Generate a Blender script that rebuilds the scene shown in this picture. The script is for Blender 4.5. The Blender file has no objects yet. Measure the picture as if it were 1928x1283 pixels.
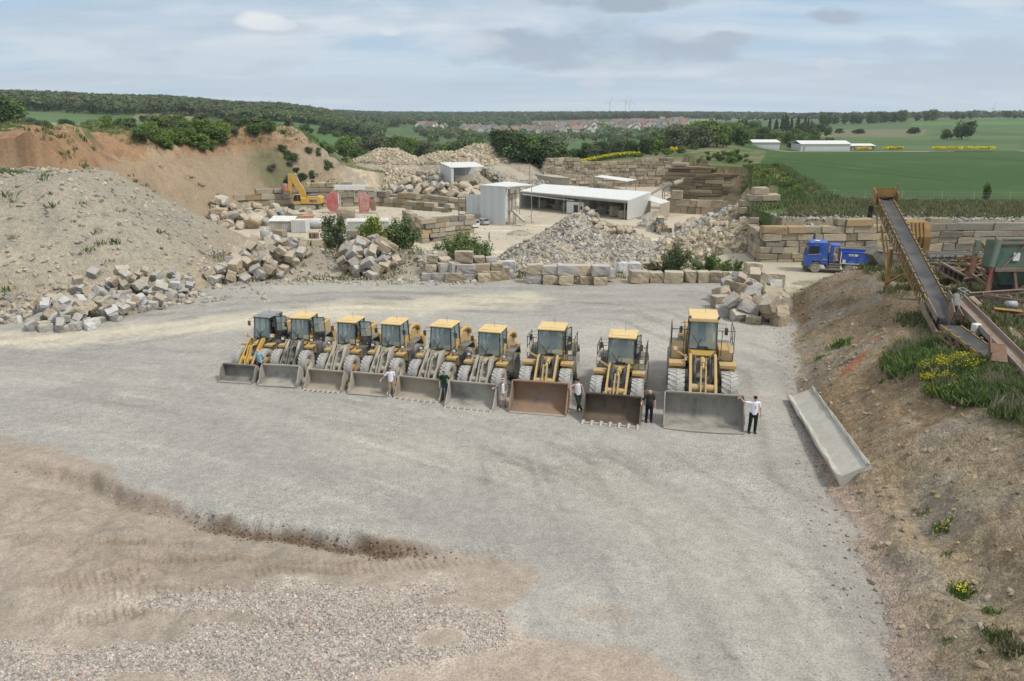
import bpy, math, random
import numpy as np
from mathutils import Vector, Matrix, Euler
random.seed(7); RNG = np.random.default_rng(11)
SC = bpy.context.scene
COL = SC.collection
# ------------------------------------------------------------------ camera
CAMH = 15.0; PITCH = math.radians(16.4); FPX = 1446.0
cam = bpy.data.cameras.new("camera"); cam.lens = 27.0; cam.sensor_width = 36.0
cam.clip_start = 0.5; cam.clip_end = 30000
camo = bpy.data.objects.new("camera", cam); COL.objects.link(camo)
camo.location = (0, 0, CAMH); camo.rotation_euler = (math.radians(90) - PITCH, 0, 0)
SC.camera = camo
# ------------------------------------------------------------------ light
SUN_EL, SUN_AZ = math.radians(52), math.radians(118)   # azimuth: compass from +Y towards +X
sl = bpy.data.lights.new("sun", 'SUN'); sl.energy = 2.9; sl.angle = math.radians(10); sl.color = (1.0, 0.95, 0.87)
so = bpy.data.objects.new("sun", sl); COL.objects.link(so)
sd = Vector((math.sin(SUN_AZ) * math.cos(SUN_EL), math.cos(SUN_AZ) * math.cos(SUN_EL), math.sin(SUN_EL)))
so.rotation_euler = sd.to_track_quat('Z', 'Y').to_euler()
W = bpy.data.worlds.new("World"); SC.world = W; W.use_nodes = True
SC.view_settings.view_transform = 'Standard'; SC.view_settings.look = 'None'
SC.view_settings.exposure = 0.0; SC.view_settings.gamma = 1.0
SC.render.engine = 'CYCLES'
SC.cycles.max_bounces = 5; SC.cycles.diffuse_bounces = 2; SC.cycles.glossy_bounces = 2
SC.cycles.transparent_max_bounces = 12; SC.cycles.transmission_bounces = 3
SC.cycles.volume_bounces = 0
SC.cycles.use_denoising = True


class NT:
    """small node helper"""
    def __init__(s, tree):
        s.t = tree; s.n = tree.nodes; s.l = tree.links
    def new(s, typ, ins=None, **props):
        nd = s.n.new(typ)
        for k, v in props.items(): setattr(nd, k, v)
        for k, v in (ins or {}).items(): s.set(nd.inputs[k], v)
        return nd
    def set(s, sock, v):
        if isinstance(v, bpy.types.NodeSocket): s.l.new(v, sock)
        elif isinstance(v, bpy.types.Node): s.l.new(v.outputs[0], sock)
        else: sock.default_value = v
    def math(s, op, a, b=0.0, c=0.0, clamp=False):
        nd = s.n.new('ShaderNodeMath'); nd.operation = op; nd.use_clamp = clamp
        s.set(nd.inputs[0], a); s.set(nd.inputs[1], b); s.set(nd.inputs[2], c)
        return nd.outputs[0]
    def mix(s, f, a, b, blend='MIX'):
        nd = s.n.new('ShaderNodeMix'); nd.data_type = 'RGBA'; nd.blend_type = blend
        s.set(nd.inputs[0], f); s.set(nd.inputs[6], a); s.set(nd.inputs[7], b)
        return nd.outputs[2]
    def ramp(s, f, stops):
        nd = s.n.new('ShaderNodeValToRGB'); s.set(nd.inputs[0], f)
        e = nd.color_ramp.elements
        while len(e) < len(stops): e.new(0.5)
        for i, (p, c) in enumerate(stops):
            e[i].position = p; e[i].color = c if len(c) == 4 else (*c, 1)
        return nd.outputs[0]
    def noise(s, vec, scale, detail=4, rough=0.55, **kw):
        nd = s.new('ShaderNodeTexNoise', {'Scale': scale, 'Detail': detail, 'Roughness': rough}, **kw)
        if vec is not None: s.set(nd.inputs['Vector'], vec)
        return nd.outputs[0]


def build_world():
    t = NT(W.node_tree); t.n.clear()
    out = t.new('ShaderNodeOutputWorld')
    bg = t.new('ShaderNodeBackground', {'Strength': 0.1})
    sky = t.new('ShaderNodeTexSky'); sky.sky_type = 'NISHITA'; sky.sun_disc = False
    sky.sun_elevation = SUN_EL; sky.sun_rotation = SUN_AZ
    sky.air_density = 1.0; sky.dust_density = 1.5; sky.ozone_density = 1.5
    tc = t.new('ShaderNodeTexCoord')
    sep = t.new('ShaderNodeSeparateXYZ', {0: tc.outputs['Generated']})
    z = t.math('MAXIMUM', sep.outputs[2], 0.0)
    den = t.math('ADD', z, 0.13)
    px = t.math('DIVIDE', sep.outputs[0], den); py = t.math('DIVIDE', sep.outputs[1], den)
    p = t.new('ShaderNodeCombineXYZ', {0: px, 1: py, 2: 0.0}).outputs[0]
    wv = t.new('ShaderNodeMapping', {'Vector': p, 'Location': (3.1, 1.7, 0), 'Scale': (0.55, 0.62, 1)}).outputs[0]
    streak = t.new('ShaderNodeMapping', {'Vector': p, 'Location': (8.0, 2.0, 0), 'Scale': (0.35, 1.3, 1), 'Rotation': (0, 0, 0.25)}).outputs[0]
    thin = t.noise(streak, 1.1, 6, 0.6)
    puff = t.noise(wv, 1.1, 6, 0.48)
    puff2 = t.noise(t.new('ShaderNodeMapping', {'Vector': p, 'Location': (3.1, 1.80, 0.06), 'Scale': (0.55, 0.62, 1)}).outputs[0], 1.1, 6, 0.48)
    # base: hazy blue of the clear sky under a thin veil
    blue = t.mix(0.80, sky.outputs[0], (4.6, 6.4, 8.4, 1))
    veil = t.ramp(thin, [(0.40, (0, 0, 0)), (0.60, (1, 1, 1))])
    c1 = t.mix(t.math('MULTIPLY', veil, 0.62), blue, (7.3, 8.2, 8.8, 1))
    m = t.ramp(puff, [(0.48, (0, 0, 0)), (0.55, (1, 1, 1))])
    lit = t.ramp(t.math('ADD', t.math('MULTIPLY', t.math('SUBTRACT', puff, puff2), 2.2), 0.5), [(0.30, (4.1, 4.8, 5.7)), (0.52, (5.3, 6.1, 7.0)), (0.68, (8.2, 8.4, 8.6))])
    c2 = t.mix(t.math('MULTIPLY', m, 0.5), c1, lit)
    # single clouds: soft patches fixed in the sky (direction as slopes x/y and z/y), edges broken by noise
    yy = t.math('MAXIMUM', sep.outputs[1], 0.05)
    A = t.math('DIVIDE', sep.outputs[0], yy); E = t.math('DIVIDE', sep.outputs[2], yy)
    ae = t.new('ShaderNodeCombineXYZ', {0: A, 1: t.math('MULTIPLY', E, 2.2), 2: 0.0}).outputs[0]
    en = t.math('SUBTRACT', t.noise(ae, 9.0, 6, 0.55), 0.5)
    front = t.math('GREATER_THAN', sep.outputs[1], 0.1)
    cur = c2
    for (u, v, w, h, col, k) in [(300, 105, 330, 34, (7.3, 7.9, 8.3), .55), (110, 150, 260, 13, (5.3, 6.2, 7.3), .6), (600, 165, 260, 10, (5.6, 6.5, 7.6), .5), (1800, 112, 230, 42, (4.6, 5.6, 6.9), .85), (1560, 165, 200, 12, (5.5, 6.2, 7.4), .5),
                                 (1090, 90, 290, 40, (3.9, 4.75, 5.85), 1.0), (860, 84, 90, 22, (7.4, 7.8, 8.3), .7), (1330, 60, 140, 16, (7.2, 7.8, 8.4), .5), (1170, 6, 170, 15, (3.9, 4.6, 5.5), .95), (1600, 30, 75, 15, (4.1, 4.8, 5.8), .95), (1395, 73, 80, 13, (4.2, 4.9, 5.9), .9),
                                 (1568, 120, 34, 11, (7.2, 7.4, 7.7), .5), (735, 62, 22, 7, (8.0, 8.3, 8.6), .7), (1118, 156, 36, 9, (7.2, 7.3, 7.7), .6), (520, 52, 75, 11, (6.0, 6.5, 7.2), .8), (485, 38, 46, 15, (8.8, 9.0, 9.2), .85), (515, 46, 40, 10, (8.0, 8.3, 8.7), .7), (970, 12, 60, 12, (6.0, 6.6, 7.4), .6)]:
        b_ = (641.5 - v) / 1446.0; dy = math.cos(PITCH) + b_ * math.sin(PITCH); a0 = (u - 964) / 1446.0 / dy; e0 = (-math.sin(PITCH) + b_ * math.cos(PITCH)) / dy
        wa, we = w / 1446.0 / dy, h / 1446.0 / dy * 1.05
        da = t.math('DIVIDE', t.math('SUBTRACT', A, a0), wa); de = t.math('DIVIDE', t.math('SUBTRACT', E, e0), we)
        r2 = t.math('ADD', t.math('MULTIPLY', da, da), t.math('MULTIPLY', de, de))
        g = t.math('SUBTRACT', t.math('SUBTRACT', 1.15, r2), t.math('MULTIPLY', en, -6.0))
        f = t.math('MULTIPLY', t.ramp(g, [(0.0, (0, 0, 0)), (0.95, (1, 1, 1))]), k)
        cur = t.mix(t.math('MULTIPLY', f, front), cur, (*col, 1))
    c2 = cur
    # brightness towards the horizon: pale haze
    hz = t.ramp(sep.outputs[2], [(0.0, (1, 1, 1)), (0.05, (0.35, 0.35, 0.35)), (0.12, (0, 0, 0))])
    c3 = t.mix(t.math('MULTIPLY', hz, 0.6), c2, (7.0, 8.1, 9.1, 1))
    # overcast skies are brighter overhead
    up = t.ramp(sep.outputs[2], [(0.32, (0, 0, 0)), (0.75, (1, 1, 1))])
    c4 = t.mix(up, c3, (9.3, 9.2, 9.0, 1))
    t.set(bg.inputs[0], c4)
    t.l.new(bg.outputs[0], out.inputs[0])
build_world()
# ------------------------------------------------------------------ pixel helper (photo is 1928 x 1283)
_cp, _sp = math.cos(PITCH), math.sin(PITCH)
def ray(u, v):
    a = (u - 964) / FPX; b = (641.5 - v) / FPX
    return Vector((a, _cp + b * _sp, -_sp + b * _cp))
def atz(u, v, z=0.0):
    d = ray(u, v); t = (z - CAMH) / d.z
    return Vector((0, 0, CAMH)) + d * t
def aty(u, v, y):
    d = ray(u, v); t = y / d.y
    return Vector((0, 0, CAMH)) + d * t
# ------------------------------------------------------------------ noise
def _hash(ix, iy, seed):
    h = (ix * 374761393 + iy * 668265263 + seed * 974711) & 0xFFFFFFFF
    h = ((h ^ (h >> 13)) * 1274126177) & 0xFFFFFFFF
    return ((h ^ (h >> 16)) & 0xFFFF) / 65535.0
def vnoise(x, y, seed=0):
    ix = np.floor(x).astype(np.int64); iy = np.floor(y).astype(np.int64)
    fx = x - ix; fy = y - iy
    ux = fx * fx * (3 - 2 * fx); uy = fy * fy * (3 - 2 * fy)
    a = _hash(ix, iy, seed); b = _hash(ix + 1, iy, seed); c = _hash(ix, iy + 1, seed); d = _hash(ix + 1, iy + 1, seed)
    return (a * (1 - ux) + b * ux) * (1 - uy) + (c * (1 - ux) + d * ux) * uy
def fbm(x, y, seed=0, octv=4, gain=0.5):
    s = 0.0; a = 1.0; n = 0.0
    for o in range(octv):
        s = s + a * (vnoise(x * 2 ** o + 17.3 * o, y * 2 ** o + 9.1 * o, seed + o) - 0.5); n += a * 0.5; a *= gain
    return s / n
def ss(a, b, t):
    t = np.clip((t - a) / (b - a), 0, 1); return t * t * (3 - 2 * t)
def seg_dist(x, y, pts, closed=False):
    best = np.full(np.shape(x), 1e9)
    n = len(pts)
    for i in range(n if closed else n - 1):
        (x0, y0), (x1, y1) = pts[i], pts[(i + 1) % n]
        dx, dy = x1 - x0, y1 - y0; L = dx * dx + dy * dy + 1e-9
        t = np.clip(((x - x0) * dx + (y - y0) * dy) / L, 0, 1)
        best = np.minimum(best, np.hypot(x - x0 - t * dx, y - y0 - t * dy))
    return best
def inside(x, y, pts):
    r = np.zeros(np.shape(x), bool); n = len(pts)
    for i in range(n):
        (x0, y0), (x1, y1) = pts[i], pts[(i + 1) % n]
        c = ((y0 > y) != (y1 > y))
        r ^= c & (x < (x1 - x0) * (y - y0) / ((y1 - y0) + 1e-12) + x0)
    return r
def sdist(x, y, pts):   # negative inside
    d = seg_dist(x, y, pts, True); return np.where(inside(x, y, pts), -d, d)
def bilerp(s, y, sg, yg, tab):
    s = np.clip(s, sg[0], sg[-1]); y = np.clip(y, yg[0], yg[-1])
    i = np.clip(np.searchsorted(sg, s, 'right') - 1, 0, len(sg) - 2); j = np.clip(np.searchsorted(yg, y, 'right') - 1, 0, len(yg) - 2)
    sg = np.array(sg, float); yg = np.array(yg, float)
    a = (s - sg[i]) / (sg[i + 1] - sg[i]); b = (y - yg[j]) / (yg[j + 1] - yg[j])
    a = a * a * (3 - 2 * a)
    return (tab[j, i] * (1 - a) + tab[j, i + 1] * a) * (1 - b) + (tab[j + 1, i] * (1 - a) + tab[j + 1, i + 1] * a) * b
K = CAMH / 13.5      # the plan below is laid out for an eye height of 13.5
SG = [-1.1, -.64, -.45, -.31, -.14, 0, .156, .25, .355, .62, 1.1]
YG = [60, 250, 400, 700, 1000, 1300, 1700, 2600, 4000, 9000]
FT = np.array([
 [10, 10, 10, 9, 2, 0, 0, 1.6, 2.6, 2.6, 2.6],
 [9, 9.0, 7, 3, -3, -6, 0.4, 1.6, 2.0, 0.5, 0],
 [8, 7.5, 5, 1, -6, -10, -4, 1.8, -4.6, -4.3, -4],
 [15, 15, 10, 2.5, -9, -15, -13, -4, -3, -2.5, -2],
 [31, 30, 24, 14, -8, -17, -15, -6, 0, 3, 5],
 [36, 34, 28, 20, -4, -13, -9, -2, 4.0, 8, 10],
 [36, 34, 28, 22, 0, -6, 0, 2, 4, 7.0, 9],
 [30, 30, 25, 20, 6, 5, 6, 4, 3, 4, 4],
 [20, 20, 18, 16, 9, 5, 4, 3, 2, 2, 2],
 [-60] * 11], float)
PIT = [(-24, 72), (-34, 90), (-48, 112), (-58, 135), (-68, 165), (-62, 190), (-35, 203), (-14, 222), (2, 238), (15, 249),
       (54, 249), (42, 186), (50, 178), (33, 124), (27.2, 84), (150, 84), (150, 66), (24, 64), (4, 66.5), (-12, 69.5)]
HEAP = [(-38.5, 66.5), (-39.5, 74), (-60, 77), (-140, 80), (-140, 68), (-60, 64)]
TOEY = [8, 16, 20, 25.7, 31, 36.5, 44, 51, 56, 61, 66]
TOEX = [9.2, 9.7, 10.8, 11.9, 13.2, 14.6, 17.0, 19.3, 20.6, 23.5, 29]
def _px(l): return [(atz(u, v).x / K, atz(u, v).y / K) for u, v in l]
EDGE = _px([(-300, 850), (-100, 852), (0, 862), (120, 880), (250, 925), (400, 965), (520, 988), (640, 1003), (760, 1020), (900, 1045), (980, 1062)])   # scarp of the soil spread
SOIL = _px([(-900, 700), (0, 812), (120, 845), (225, 875), (262, 925), (400, 962), (520, 985), (700, 1008), (850, 1033), (1000, 1062), (1020, 1092), (950, 1150), (1010, 1195), (1200, 1222), (1330, 1290), (1400, 1700), (-900, 1700)])
GRAV = _px([(-300, 1225), (120, 1192), (270, 1150), (420, 1092), (560, 1085), (800, 1095), (950, 1140), (960, 1220), (720, 1258), (640, 1330), (560, 1700), (-300, 1700)])
CONES = [ # x, y, top z, slope, flat radius
 (9.8, 110, -0.2, .62, .8), (15.5, 108, -2.6, .5, 1.5), (5.5, 103, -3.4, .55, 1.0), (21, 101, -4.2, .5, 1.0), (27.5, 100, -0.6, .55, 1.0), (32, 108, 1.2, .6, 1.5), (29.5, 96, .4, .7, .8), (33, 103, 2.7, .7, 1.0),
 (-37, 236, 3.4, .5, 3), (-17, 240, 2.2, .42, 6), (-10, 262, 3.6, .45, 3), (-34, 222, -1.0, .5, 3), (-22, 218, -2.5, .42, 5), (-12, 205, -5.2, .4, 3), (8, 226, -4.8, .35, 5), 
 (28, 156, -7.0, .55, .5), (1.5, 147, -7.7, .45, .8), (31, 170, -7.2, .5, 1)]
def plan_z(x, y, parts=False):
    sarr = x / np.maximum(y, 30)
    top = bilerp(sarr, y, SG, YG, FT)
    # raised left plateau with the orange embankment; its edge is uneven
    nL = fbm(x / 9, y / 9, 5, 3)
    left_top = 10.1 + 1.7 * nL - .008 * np.abs(x + 75)
    wl = ss(-46, -62, x) * ss(262, 215, y)
    top = np.where(y < 262, top * (1 - wl) + left_top * wl, top)
    # the gap in front of the embankment
    near = np.where(y < 90, 0, top)
    lowl = ss(-52, -64, x)
    # yard / front zone (y<~66)
    yard_t = 0.0 * x
    d = sdist(x, y, PIT)
    floor = np.interp(y, [66, 78, 95, 125, 170, 260], [0.2, -4.6, -6.3, -8.5, -8.6, -8.4])
    fr = np.interp(y, [60, 68, 76, 84, 150], [-.8, -1.2, -1.25, -2.0, -2.0])
    w = ss(16, 26, x) * ss(100, 88, y)
    floor = floor * (1 - w) + fr * w
    slope = np.full(np.shape(x), .62)
    slope = np.where((y > 236) & (x > 8), 7.0, slope)
    slope = np.where((y > 128) & (y <= 236) & (x > 36), 2.0, slope)
    slope = np.where((y > 82) & (y <= 128) & (x > 20), .9, slope)
    slope = np.where((y > 82) & (y <= 100) & (x > 29.5), 9.0, slope)
    slope = np.where((y < 84), .5, slope)
    slope = np.where((y < 84) & (x > 18), .35, slope)
    slope = np.where((x < -50) & (y > 120), .95 - .25 * ss(-60, -40, x), slope)
    slope = slope * (1 + .18 * fbm(x / 6, y / 6, 21, 3))
    z_top = np.where((y < 84) , yard_t, top)
    wy = ss(84, 92, y) * ss(20, 30, -x) ; z_top = np.where((y >= 84) & (x < 20) & (y < 130), np.minimum(top, 4.5), z_top)
    out = floor + slope * np.maximum(d, 0)
    z = np.where(d <= 0, floor, np.minimum(out, z_top))
    cliffB = (y > 128) & (y <= 240) & (x > 30) & (d > 0) & (d < 9)
    # strata steps on the quarry face
    st = np.where(cliffB, np.round((z + 8.5) / 1.15) * 1.15 - 8.5, z)
    z = np.where(cliffB & (z < z_top - .1), z * .35 + st * .65, z)
    # grassy crest right of the wall: gentle bank from wall top to the field edge
    bank = (y > 84) & (x > 27) & (d > 0) & (y < 112)
    lift = .35 * ss(84, 90, y) * ss(104, 92, y)
    z = np.where(bank & (z > 1.5), z + lift * fbm(x / 4, y / 4, 31, 3), z)
    # embankment roughness
    zone_l = (x < -45) & (y > 118) & (y < 215) & (d > 0)
    z = np.where(zone_l, z + 1.9 * fbm(x / 6, y / 6, 41, 5) * ss(0, 6, d) , z)
    # soil berm at the yard's far left edge
    bd = seg_dist(x, y, [(-27, 66), (-18, 68.5), (-9, 68), (-3, 67)])
    z = np.maximum(z, (1.9 - .55 * bd + .35 * fbm(x / 2.5, y / 2.5, 51, 4)) * ss(0, -6, x) - 99 * (1 - ss(0, -6, x)))
    # cones of rubble
    cone = np.full(np.shape(x), -99.0)
    for (cx, cy, ct, sl, r) in CONES:
        wob = 1 + .16 * fbm((x - cx) / 5 + 3, (y - cy) / 5, 61, 2)
        cone = np.maximum(cone, ct - sl * np.maximum(np.hypot(x - cx, y - cy) * wob - r, 0))
    conem = cone > z + .05
    z = np.maximum(z, -5.6 - .35 * np.maximum(np.hypot(x + 15, y - 208) - 9, 0))
    z = np.maximum(z, cone)
    # left grey heap
    hd = sdist(x, y, HEAP)
    hd2 = np.maximum(hd + 1.2 * fbm(x / 10, y / 10, 71, 3), 0)
    heap = 9.0 - .60 * np.sqrt(hd2 ** 2 + 1.0) + .22 * fbm(x / 1.6, y / 1.6, 72, 4) + .3 * fbm(x / 6, y / 6, 73, 3)
    heapm = heap > z + .03
    z = np.maximum(z, heap)
    # right bank
    tx = np.interp(y, TOEY, TOEX) + .55 * fbm(y / 2.6, y * 0 + 3, 81, 4) + .25 * fbm(x / 1.1, y / 1.1, 86, 3)
    db = x - tx
    hmax = np.interp(y, [10, 20, 27, 36, 45, 52, 56.5, 61, 66], [4.0, 3.7, 3.45, 3.5, 3.3, 3.0, 2.75, .9, -2.0]) + .25 * fbm(x / 4, y / 4, 82, 3)
    gl = .62 + .12 * fbm(x / 7, y / 7, 83, 2)
    bk = gl * db - .12 * np.sin(np.clip(db, 0, 1.2) / 1.2 * np.pi)
    bk = hmax - np.logaddexp(0, (hmax - bk) * 2.5) / 2.5
    bk = bk + ss(-.5, 2, db) * (.26 * fbm(x / 1.8, y / 1.8, 84, 4) + .10 * fbm(x / .6, y / .6, 85, 3))
    gully = np.exp(-((x - (13.2 + (y - 20) * .12)) / .8) ** 2) * ss(30, 22, y) * ss(13, 18, y)
    bk = bk - .5 * gully
    bankm = (bk > z - .02) & (db > 0) & (y < 68)
    z = np.where((y < 68) & (db > 0), np.maximum(z, bk), z)
    # foreground soil spread with its cut edge
    so_ = -sdist(x, y, SOIL)
    soilm = so_ + .5 * fbm(x / 1.5, y / 1.5, 91, 4)
    ed = seg_dist(x, y, EDGE) ;
    ey = np.interp(x, [p[0] for p in EDGE], [p[1] for p in EDGE]) 
    q = ey - y + .32 * fbm(x / 1.4, y / 1.4, 94, 3) + .10 * fbm(x / .45, y / .45, 99, 3)      # >0 in front of the edge (towards camera)
    on = ss(-24, -15, x) * ss(-1.5, -5.0, x)
    deep = (.22 + .20 * ss(-2, -8, x)) * on * (1 + .5 * fbm(x / 1.6, y / 1.6, 98, 3))
    lump = fbm(x / .8, y / .8, 93, 4)
    scarp = -deep * ss(-.08, .45, q) * (1 - .75 * ss(.6, 5.5, q))
    lip = .16 * on * np.exp(-((q + .45) / .5) ** 2)
    mound = .28 * ss(-4, -12, x) * ss(0.4, 3.0, q) * ss(9, 4, q) * (1 + .8 * lump)
    z = z + np.where((y < 45), scarp + lip + mound + .05 * lump * ss(0, 1.5, soilm), 0)
    # ruts left by wheels, with the imprint of the tread lugs
    rut = 0 * x; rutm = 0 * x
    RUTS = [(430, 1062, 1000, 1052, .30), (520, 1040, 1010, 1030, .22), (130, 1022, 420, 1020, .26), (200, 1050, 560, 1040, .26), (60, 1110, 330, 1080, .4), (150, 1120, 560, 1112, .3), (60, 1165, 330, 1152, .3), (440, 1180, 720, 1160, .3)]
    RUTS = [tuple(_px([(a_, b_)])[0] for a_, b_ in ((r[0], r[1]), (r[2], r[3]))) + (r[4],) for r in RUTS]
    for (a, b, wd) in RUTS:
        dx, dy = b[0] - a[0], b[1] - a[1]; L = math.hypot(dx, dy); dx /= L; dy /= L
        tt = (x - a[0]) * dx + (y - a[1]) * dy; nn = -(x - a[0]) * dy + (y - a[1]) * dx + .12 * np.sin(tt * 1.1)
        e = np.exp(-(np.abs(nn) / wd) ** 4) * ss(0, 1.2, tt) * ss(L, L - 1.5, tt) * (.6 + .6 * vnoise(tt * .8, nn * 0, 95))
        rut = rut - e * (.04 + .026 * np.tanh(3 * np.sin((tt + .5 * nn) * 2 * math.pi / .24)))
        rutm = np.maximum(rutm, e)
    z = z + np.where(y < 30, rut, 0)
    # yard undulation
    yard = (y < 64) & (db < 0)
    z = z + np.where(yard, .035 * fbm(x / 3, y / 3, 96, 3), 0)
    if not parts: return z
    return dict(z=z, d=d, top=top, conem=conem, heapm=heapm, hd=hd, bankm=bankm, db=db, soilm=soilm, q=q, on=on, lump=lump, rutm=rutm, cliffB=cliffB, s=sarr)
def tz(x, y):
    """ground height at a world point"""
    return float(K * plan_z(np.array([x / K]), np.array([y / K]))[0])
def tza(x, y): return K * plan_z(np.asarray(x, float) / K, np.asarray(y, float) / K)
def on_ground(u, v, ymin=10, ymax=9000):
    """where the sight line through a photo pixel meets the terrain"""
    d = ray(u, v)
    ys = np.concatenate([np.arange(ymin, min(350, ymax), .12), np.geomspace(350, 9000, 1500)]) if ymin < 350 else np.geomspace(ymin, 9000, 2500)
    ts = ys / d.y
    h = CAMH + d.z * ts - tza(d.x * ts, ys)
    k = np.argmax(h <= 0)
    if h[k] > 0: k = len(ys) - 1
    return Vector((d.x * ts[k], ys[k], float(CAMH + d.z * ts[k] - h[k])))
def ground_at(u, y):
    """world point on the ground at photo column u and depth y"""
    x = 0.0; z = 0.0
    for _ in range(4):
        x = (u - 964) / FPX * (y * _cp + (CAMH - z) * _sp); z = tz(x, y)
    return Vector((x, y, z))

TRACKS = [(_px([(-100, 690), (0, 700), (300, 735), (700, 800), (1100, 900), (1400, 1100), (1500, 1290)]), .22, .13), (_px([(-50, 655), (400, 690), (900, 830), (1250, 1000), (1350, 1290)]), .22, .13), (_px([(300, 580), (700, 560), (1200, 590), (1480, 700), (1560, 900)]), .3, .18),
 (_px([(1130, 840), (1300, 950), (1480, 1150), (1560, 1290)]), .18, .13), (_px([(-20, 640), (350, 600), (700, 550), (1300, 560)]), .35, .13), (_px([(200, 640), (600, 570), (1100, 575), (1500, 560)]), .3, .15), (_px([(1000, 850), (1060, 1000), (1250, 1290)]), .18, .13), (_px([(0, 740), (500, 830), (900, 960), (1100, 1120), (1180, 1290)]), .2, -.12)]
def lerpc(c, d, m):
    m = np.clip(m, 0, 1)[..., None]; return c * (1 - m) + np.array(d) * m
def terrain_colour(x, y, P):
    n1 = fbm(x / 3.1, y / 3.1, 101, 5, .6); n2 = fbm(x / 11, y / 11, 103, 4); n3 = fbm(x / .7, y / .7, 105, 3); big = fbm(x / 60, y / 60, 107, 3)
    d = P['d']; z = P['z']
    c = np.zeros(x.shape + (3,)) + np.array((.300, .293, .274))
    # ---- yard gravel: grey with paler dusty sweeps
    sweep = fbm((x + .25 * y) / 16, y / 3.2, 111, 5, .55)
    c = lerpc(c, (.355, .343, .31), ss(-.02, .5, sweep + .25 * n2) * .6)
    c = lerpc(c, (.25, .245, .232), ss(.02, .5, -sweep + .3 * n1) * .5)
    # pale buff track coming in from the left, and the turning zone in front
    tr = seg_dist(x, y, [(-40, 44), (-28, 46.5), (-20, 49.5), (-12, 54), (0, 57)])
    c = lerpc(c, (.50, .46, .365), ss(4.0, .5, tr + 2.2 * n1) * .8)
    tr = seg_dist(x, y, [(9, 14), (6.5, 22), (3.5, 27), (-6, 30)])
    c = lerpc(c, (.355, .335, .295), ss(3.0, .2, tr + 2.2 * n1) * .5)
    tr = seg_dist(x, y, [(9.2, 15), (10.0, 20), (10.6, 27)])
    c = lerpc(c, (.255, .245, .23), ss(1.0, .2, tr + .8 * n1) * .6)
    tr = seg_dist(x, y, [(-22, 36.5), (-9, 28.2), (-2, 24.0), (1, 22.2)])
    c = lerpc(c, (.262, .252, .238), ss(2.6, .2, tr + 1.2 * n1) * .75)
    for pl, wd, k in TRACKS:
        dd_ = seg_dist(x, y, pl)
        for off in (0.0, 1.9):
            c = c * (1 - (k * np.exp(-((dd_ - off - .25) / wd) ** 2) * (.4 + .9 * ss(-.2, .3, n1)))[..., None])
    # ---- foreground soil
    sm = ss(-.15, .45, P['soilm'])
    soil = np.zeros_like(c) + np.array((.33, .28, .235))
    soil = lerpc(soil, (.27, .235, .195), ss(-.1, .5, n1))
    soil = lerpc(soil, (.37, .30, .25), ss(.1, .6, n2))
    soil = lerpc(soil, (.24, .19, .145), np.clip(P['rutm'] * (0.25 + 1.2 * ss(-.1, .5, n1)), 0, 1) * .75)
    damp = ss(.12, .5, fbm(x / 2.6, y / .8, 115, 4)) * ss(1, 2.2, P['soilm']) * ss(-.5, -3, x)
    soil = lerpc(soil, (.24, .195, .15), damp * .45)
    gm = ss(-.9, .9, -sdist(x, y, GRAV) + 1.6 * fbm(x / 2.0, y / 1.2, 117, 5, .6)) * ss(.62, .38, vnoise(x / 1.9 + 4, y / .8, 118) * .8 + .25 * n1)
    soil = lerpc(soil, (.385, .345, .31), gm * .8)
    wet = P['on'] * ss(-.22, .0, P['q'] + .12 * P['lump']) * ss(.62, .42, P['q'] + .22 * P['lump'])
    soil = lerpc(soil, (.12, .078, .048), np.clip(wet, 0, 1) * (.2 + .75 * ss(-13, -8.5, x)))
    c = c * (1 - sm[..., None]) + soil * sm[..., None]
    # reddish soil at the very bottom
    rs = ss(2.2, .4, np.hypot((x - 2.0) / 1.8, (y - 14.8) / 1.3) + n1)
    c = lerpc(c, (.36, .295, .24), rs * .6)
    rs = ss(1.0, .5, np.hypot((x - 2.6) / 1.0, (y - 18.6) / .5) + .4 * n1); c = lerpc(c, (.32, .265, .215), rs * .5)
    gravel = np.maximum(gm * sm, 0)
    # ---- pit floor: pale dusty limestone
    pm = (d < 3) & (y > 70)
    pf = np.zeros_like(c) + np.array((.45, .405, .32)); pf = lerpc(pf, (.42, .375, .30), ss(0, .5, n1 + n2))
    pf = lerpc(pf, (.55, .50, .40), ss(.1, .5, fbm(x / 14, y / 5, 121, 4)))
    c = np.where(pm[..., None], pf, c)
    far_yard = (d > 0) & (y > 60) & (y < 84) & (x < 30)
    bs = np.zeros_like(c) + np.array((.30, .25, .18)); bs = lerpc(bs, (.22, .20, .13), ss(0, .5, n1)); bs = lerpc(bs, (.38, .33, .25), ss(.1, .5, n3))
    c = np.where((((P['d'] > -14) & (y > 63.5) & (y < 84) & (x < 26)))[..., None], bs * .6 + c * .4, c)
    tr_ = (x > 19) & (y > 58) & (y < 84)
    c = np.where(tr_[..., None], lerpc(np.zeros_like(c) + np.array((.40, .36, .28)), (.16, .17, .09), ss(-.05, .3, n1) * ss(72, 68, y)), c)
    # ---- slopes of the pit and cliffs
    sl = (d > 0) & (y > 84) & (z < P['top'] - .25)
    cs = np.zeros_like(c) + np.array((.40, .335, .245)); cs = lerpc(cs, (.30, .27, .22), ss(-.1, .4, n1 + .5 * n2)); cs = lerpc(cs, (.47, .40, .30), ss(.1, .5, n3))
    c = np.where(sl[..., None], cs, c)
    # orange embankment
    om = ss(-40, -50, x) * ss(108, 116, y) * ss(225, 205, y) * (d > 0)
    oc = np.zeros_like(c) + np.array((.29, .185, .108)); oc = lerpc(oc, (.20, .125, .075), ss(-.15, .4, n1 + .4 * n3)); oc = lerpc(oc, (.33, .25, .165), ss(.05, .5, n2 + .5 * n3))
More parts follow.
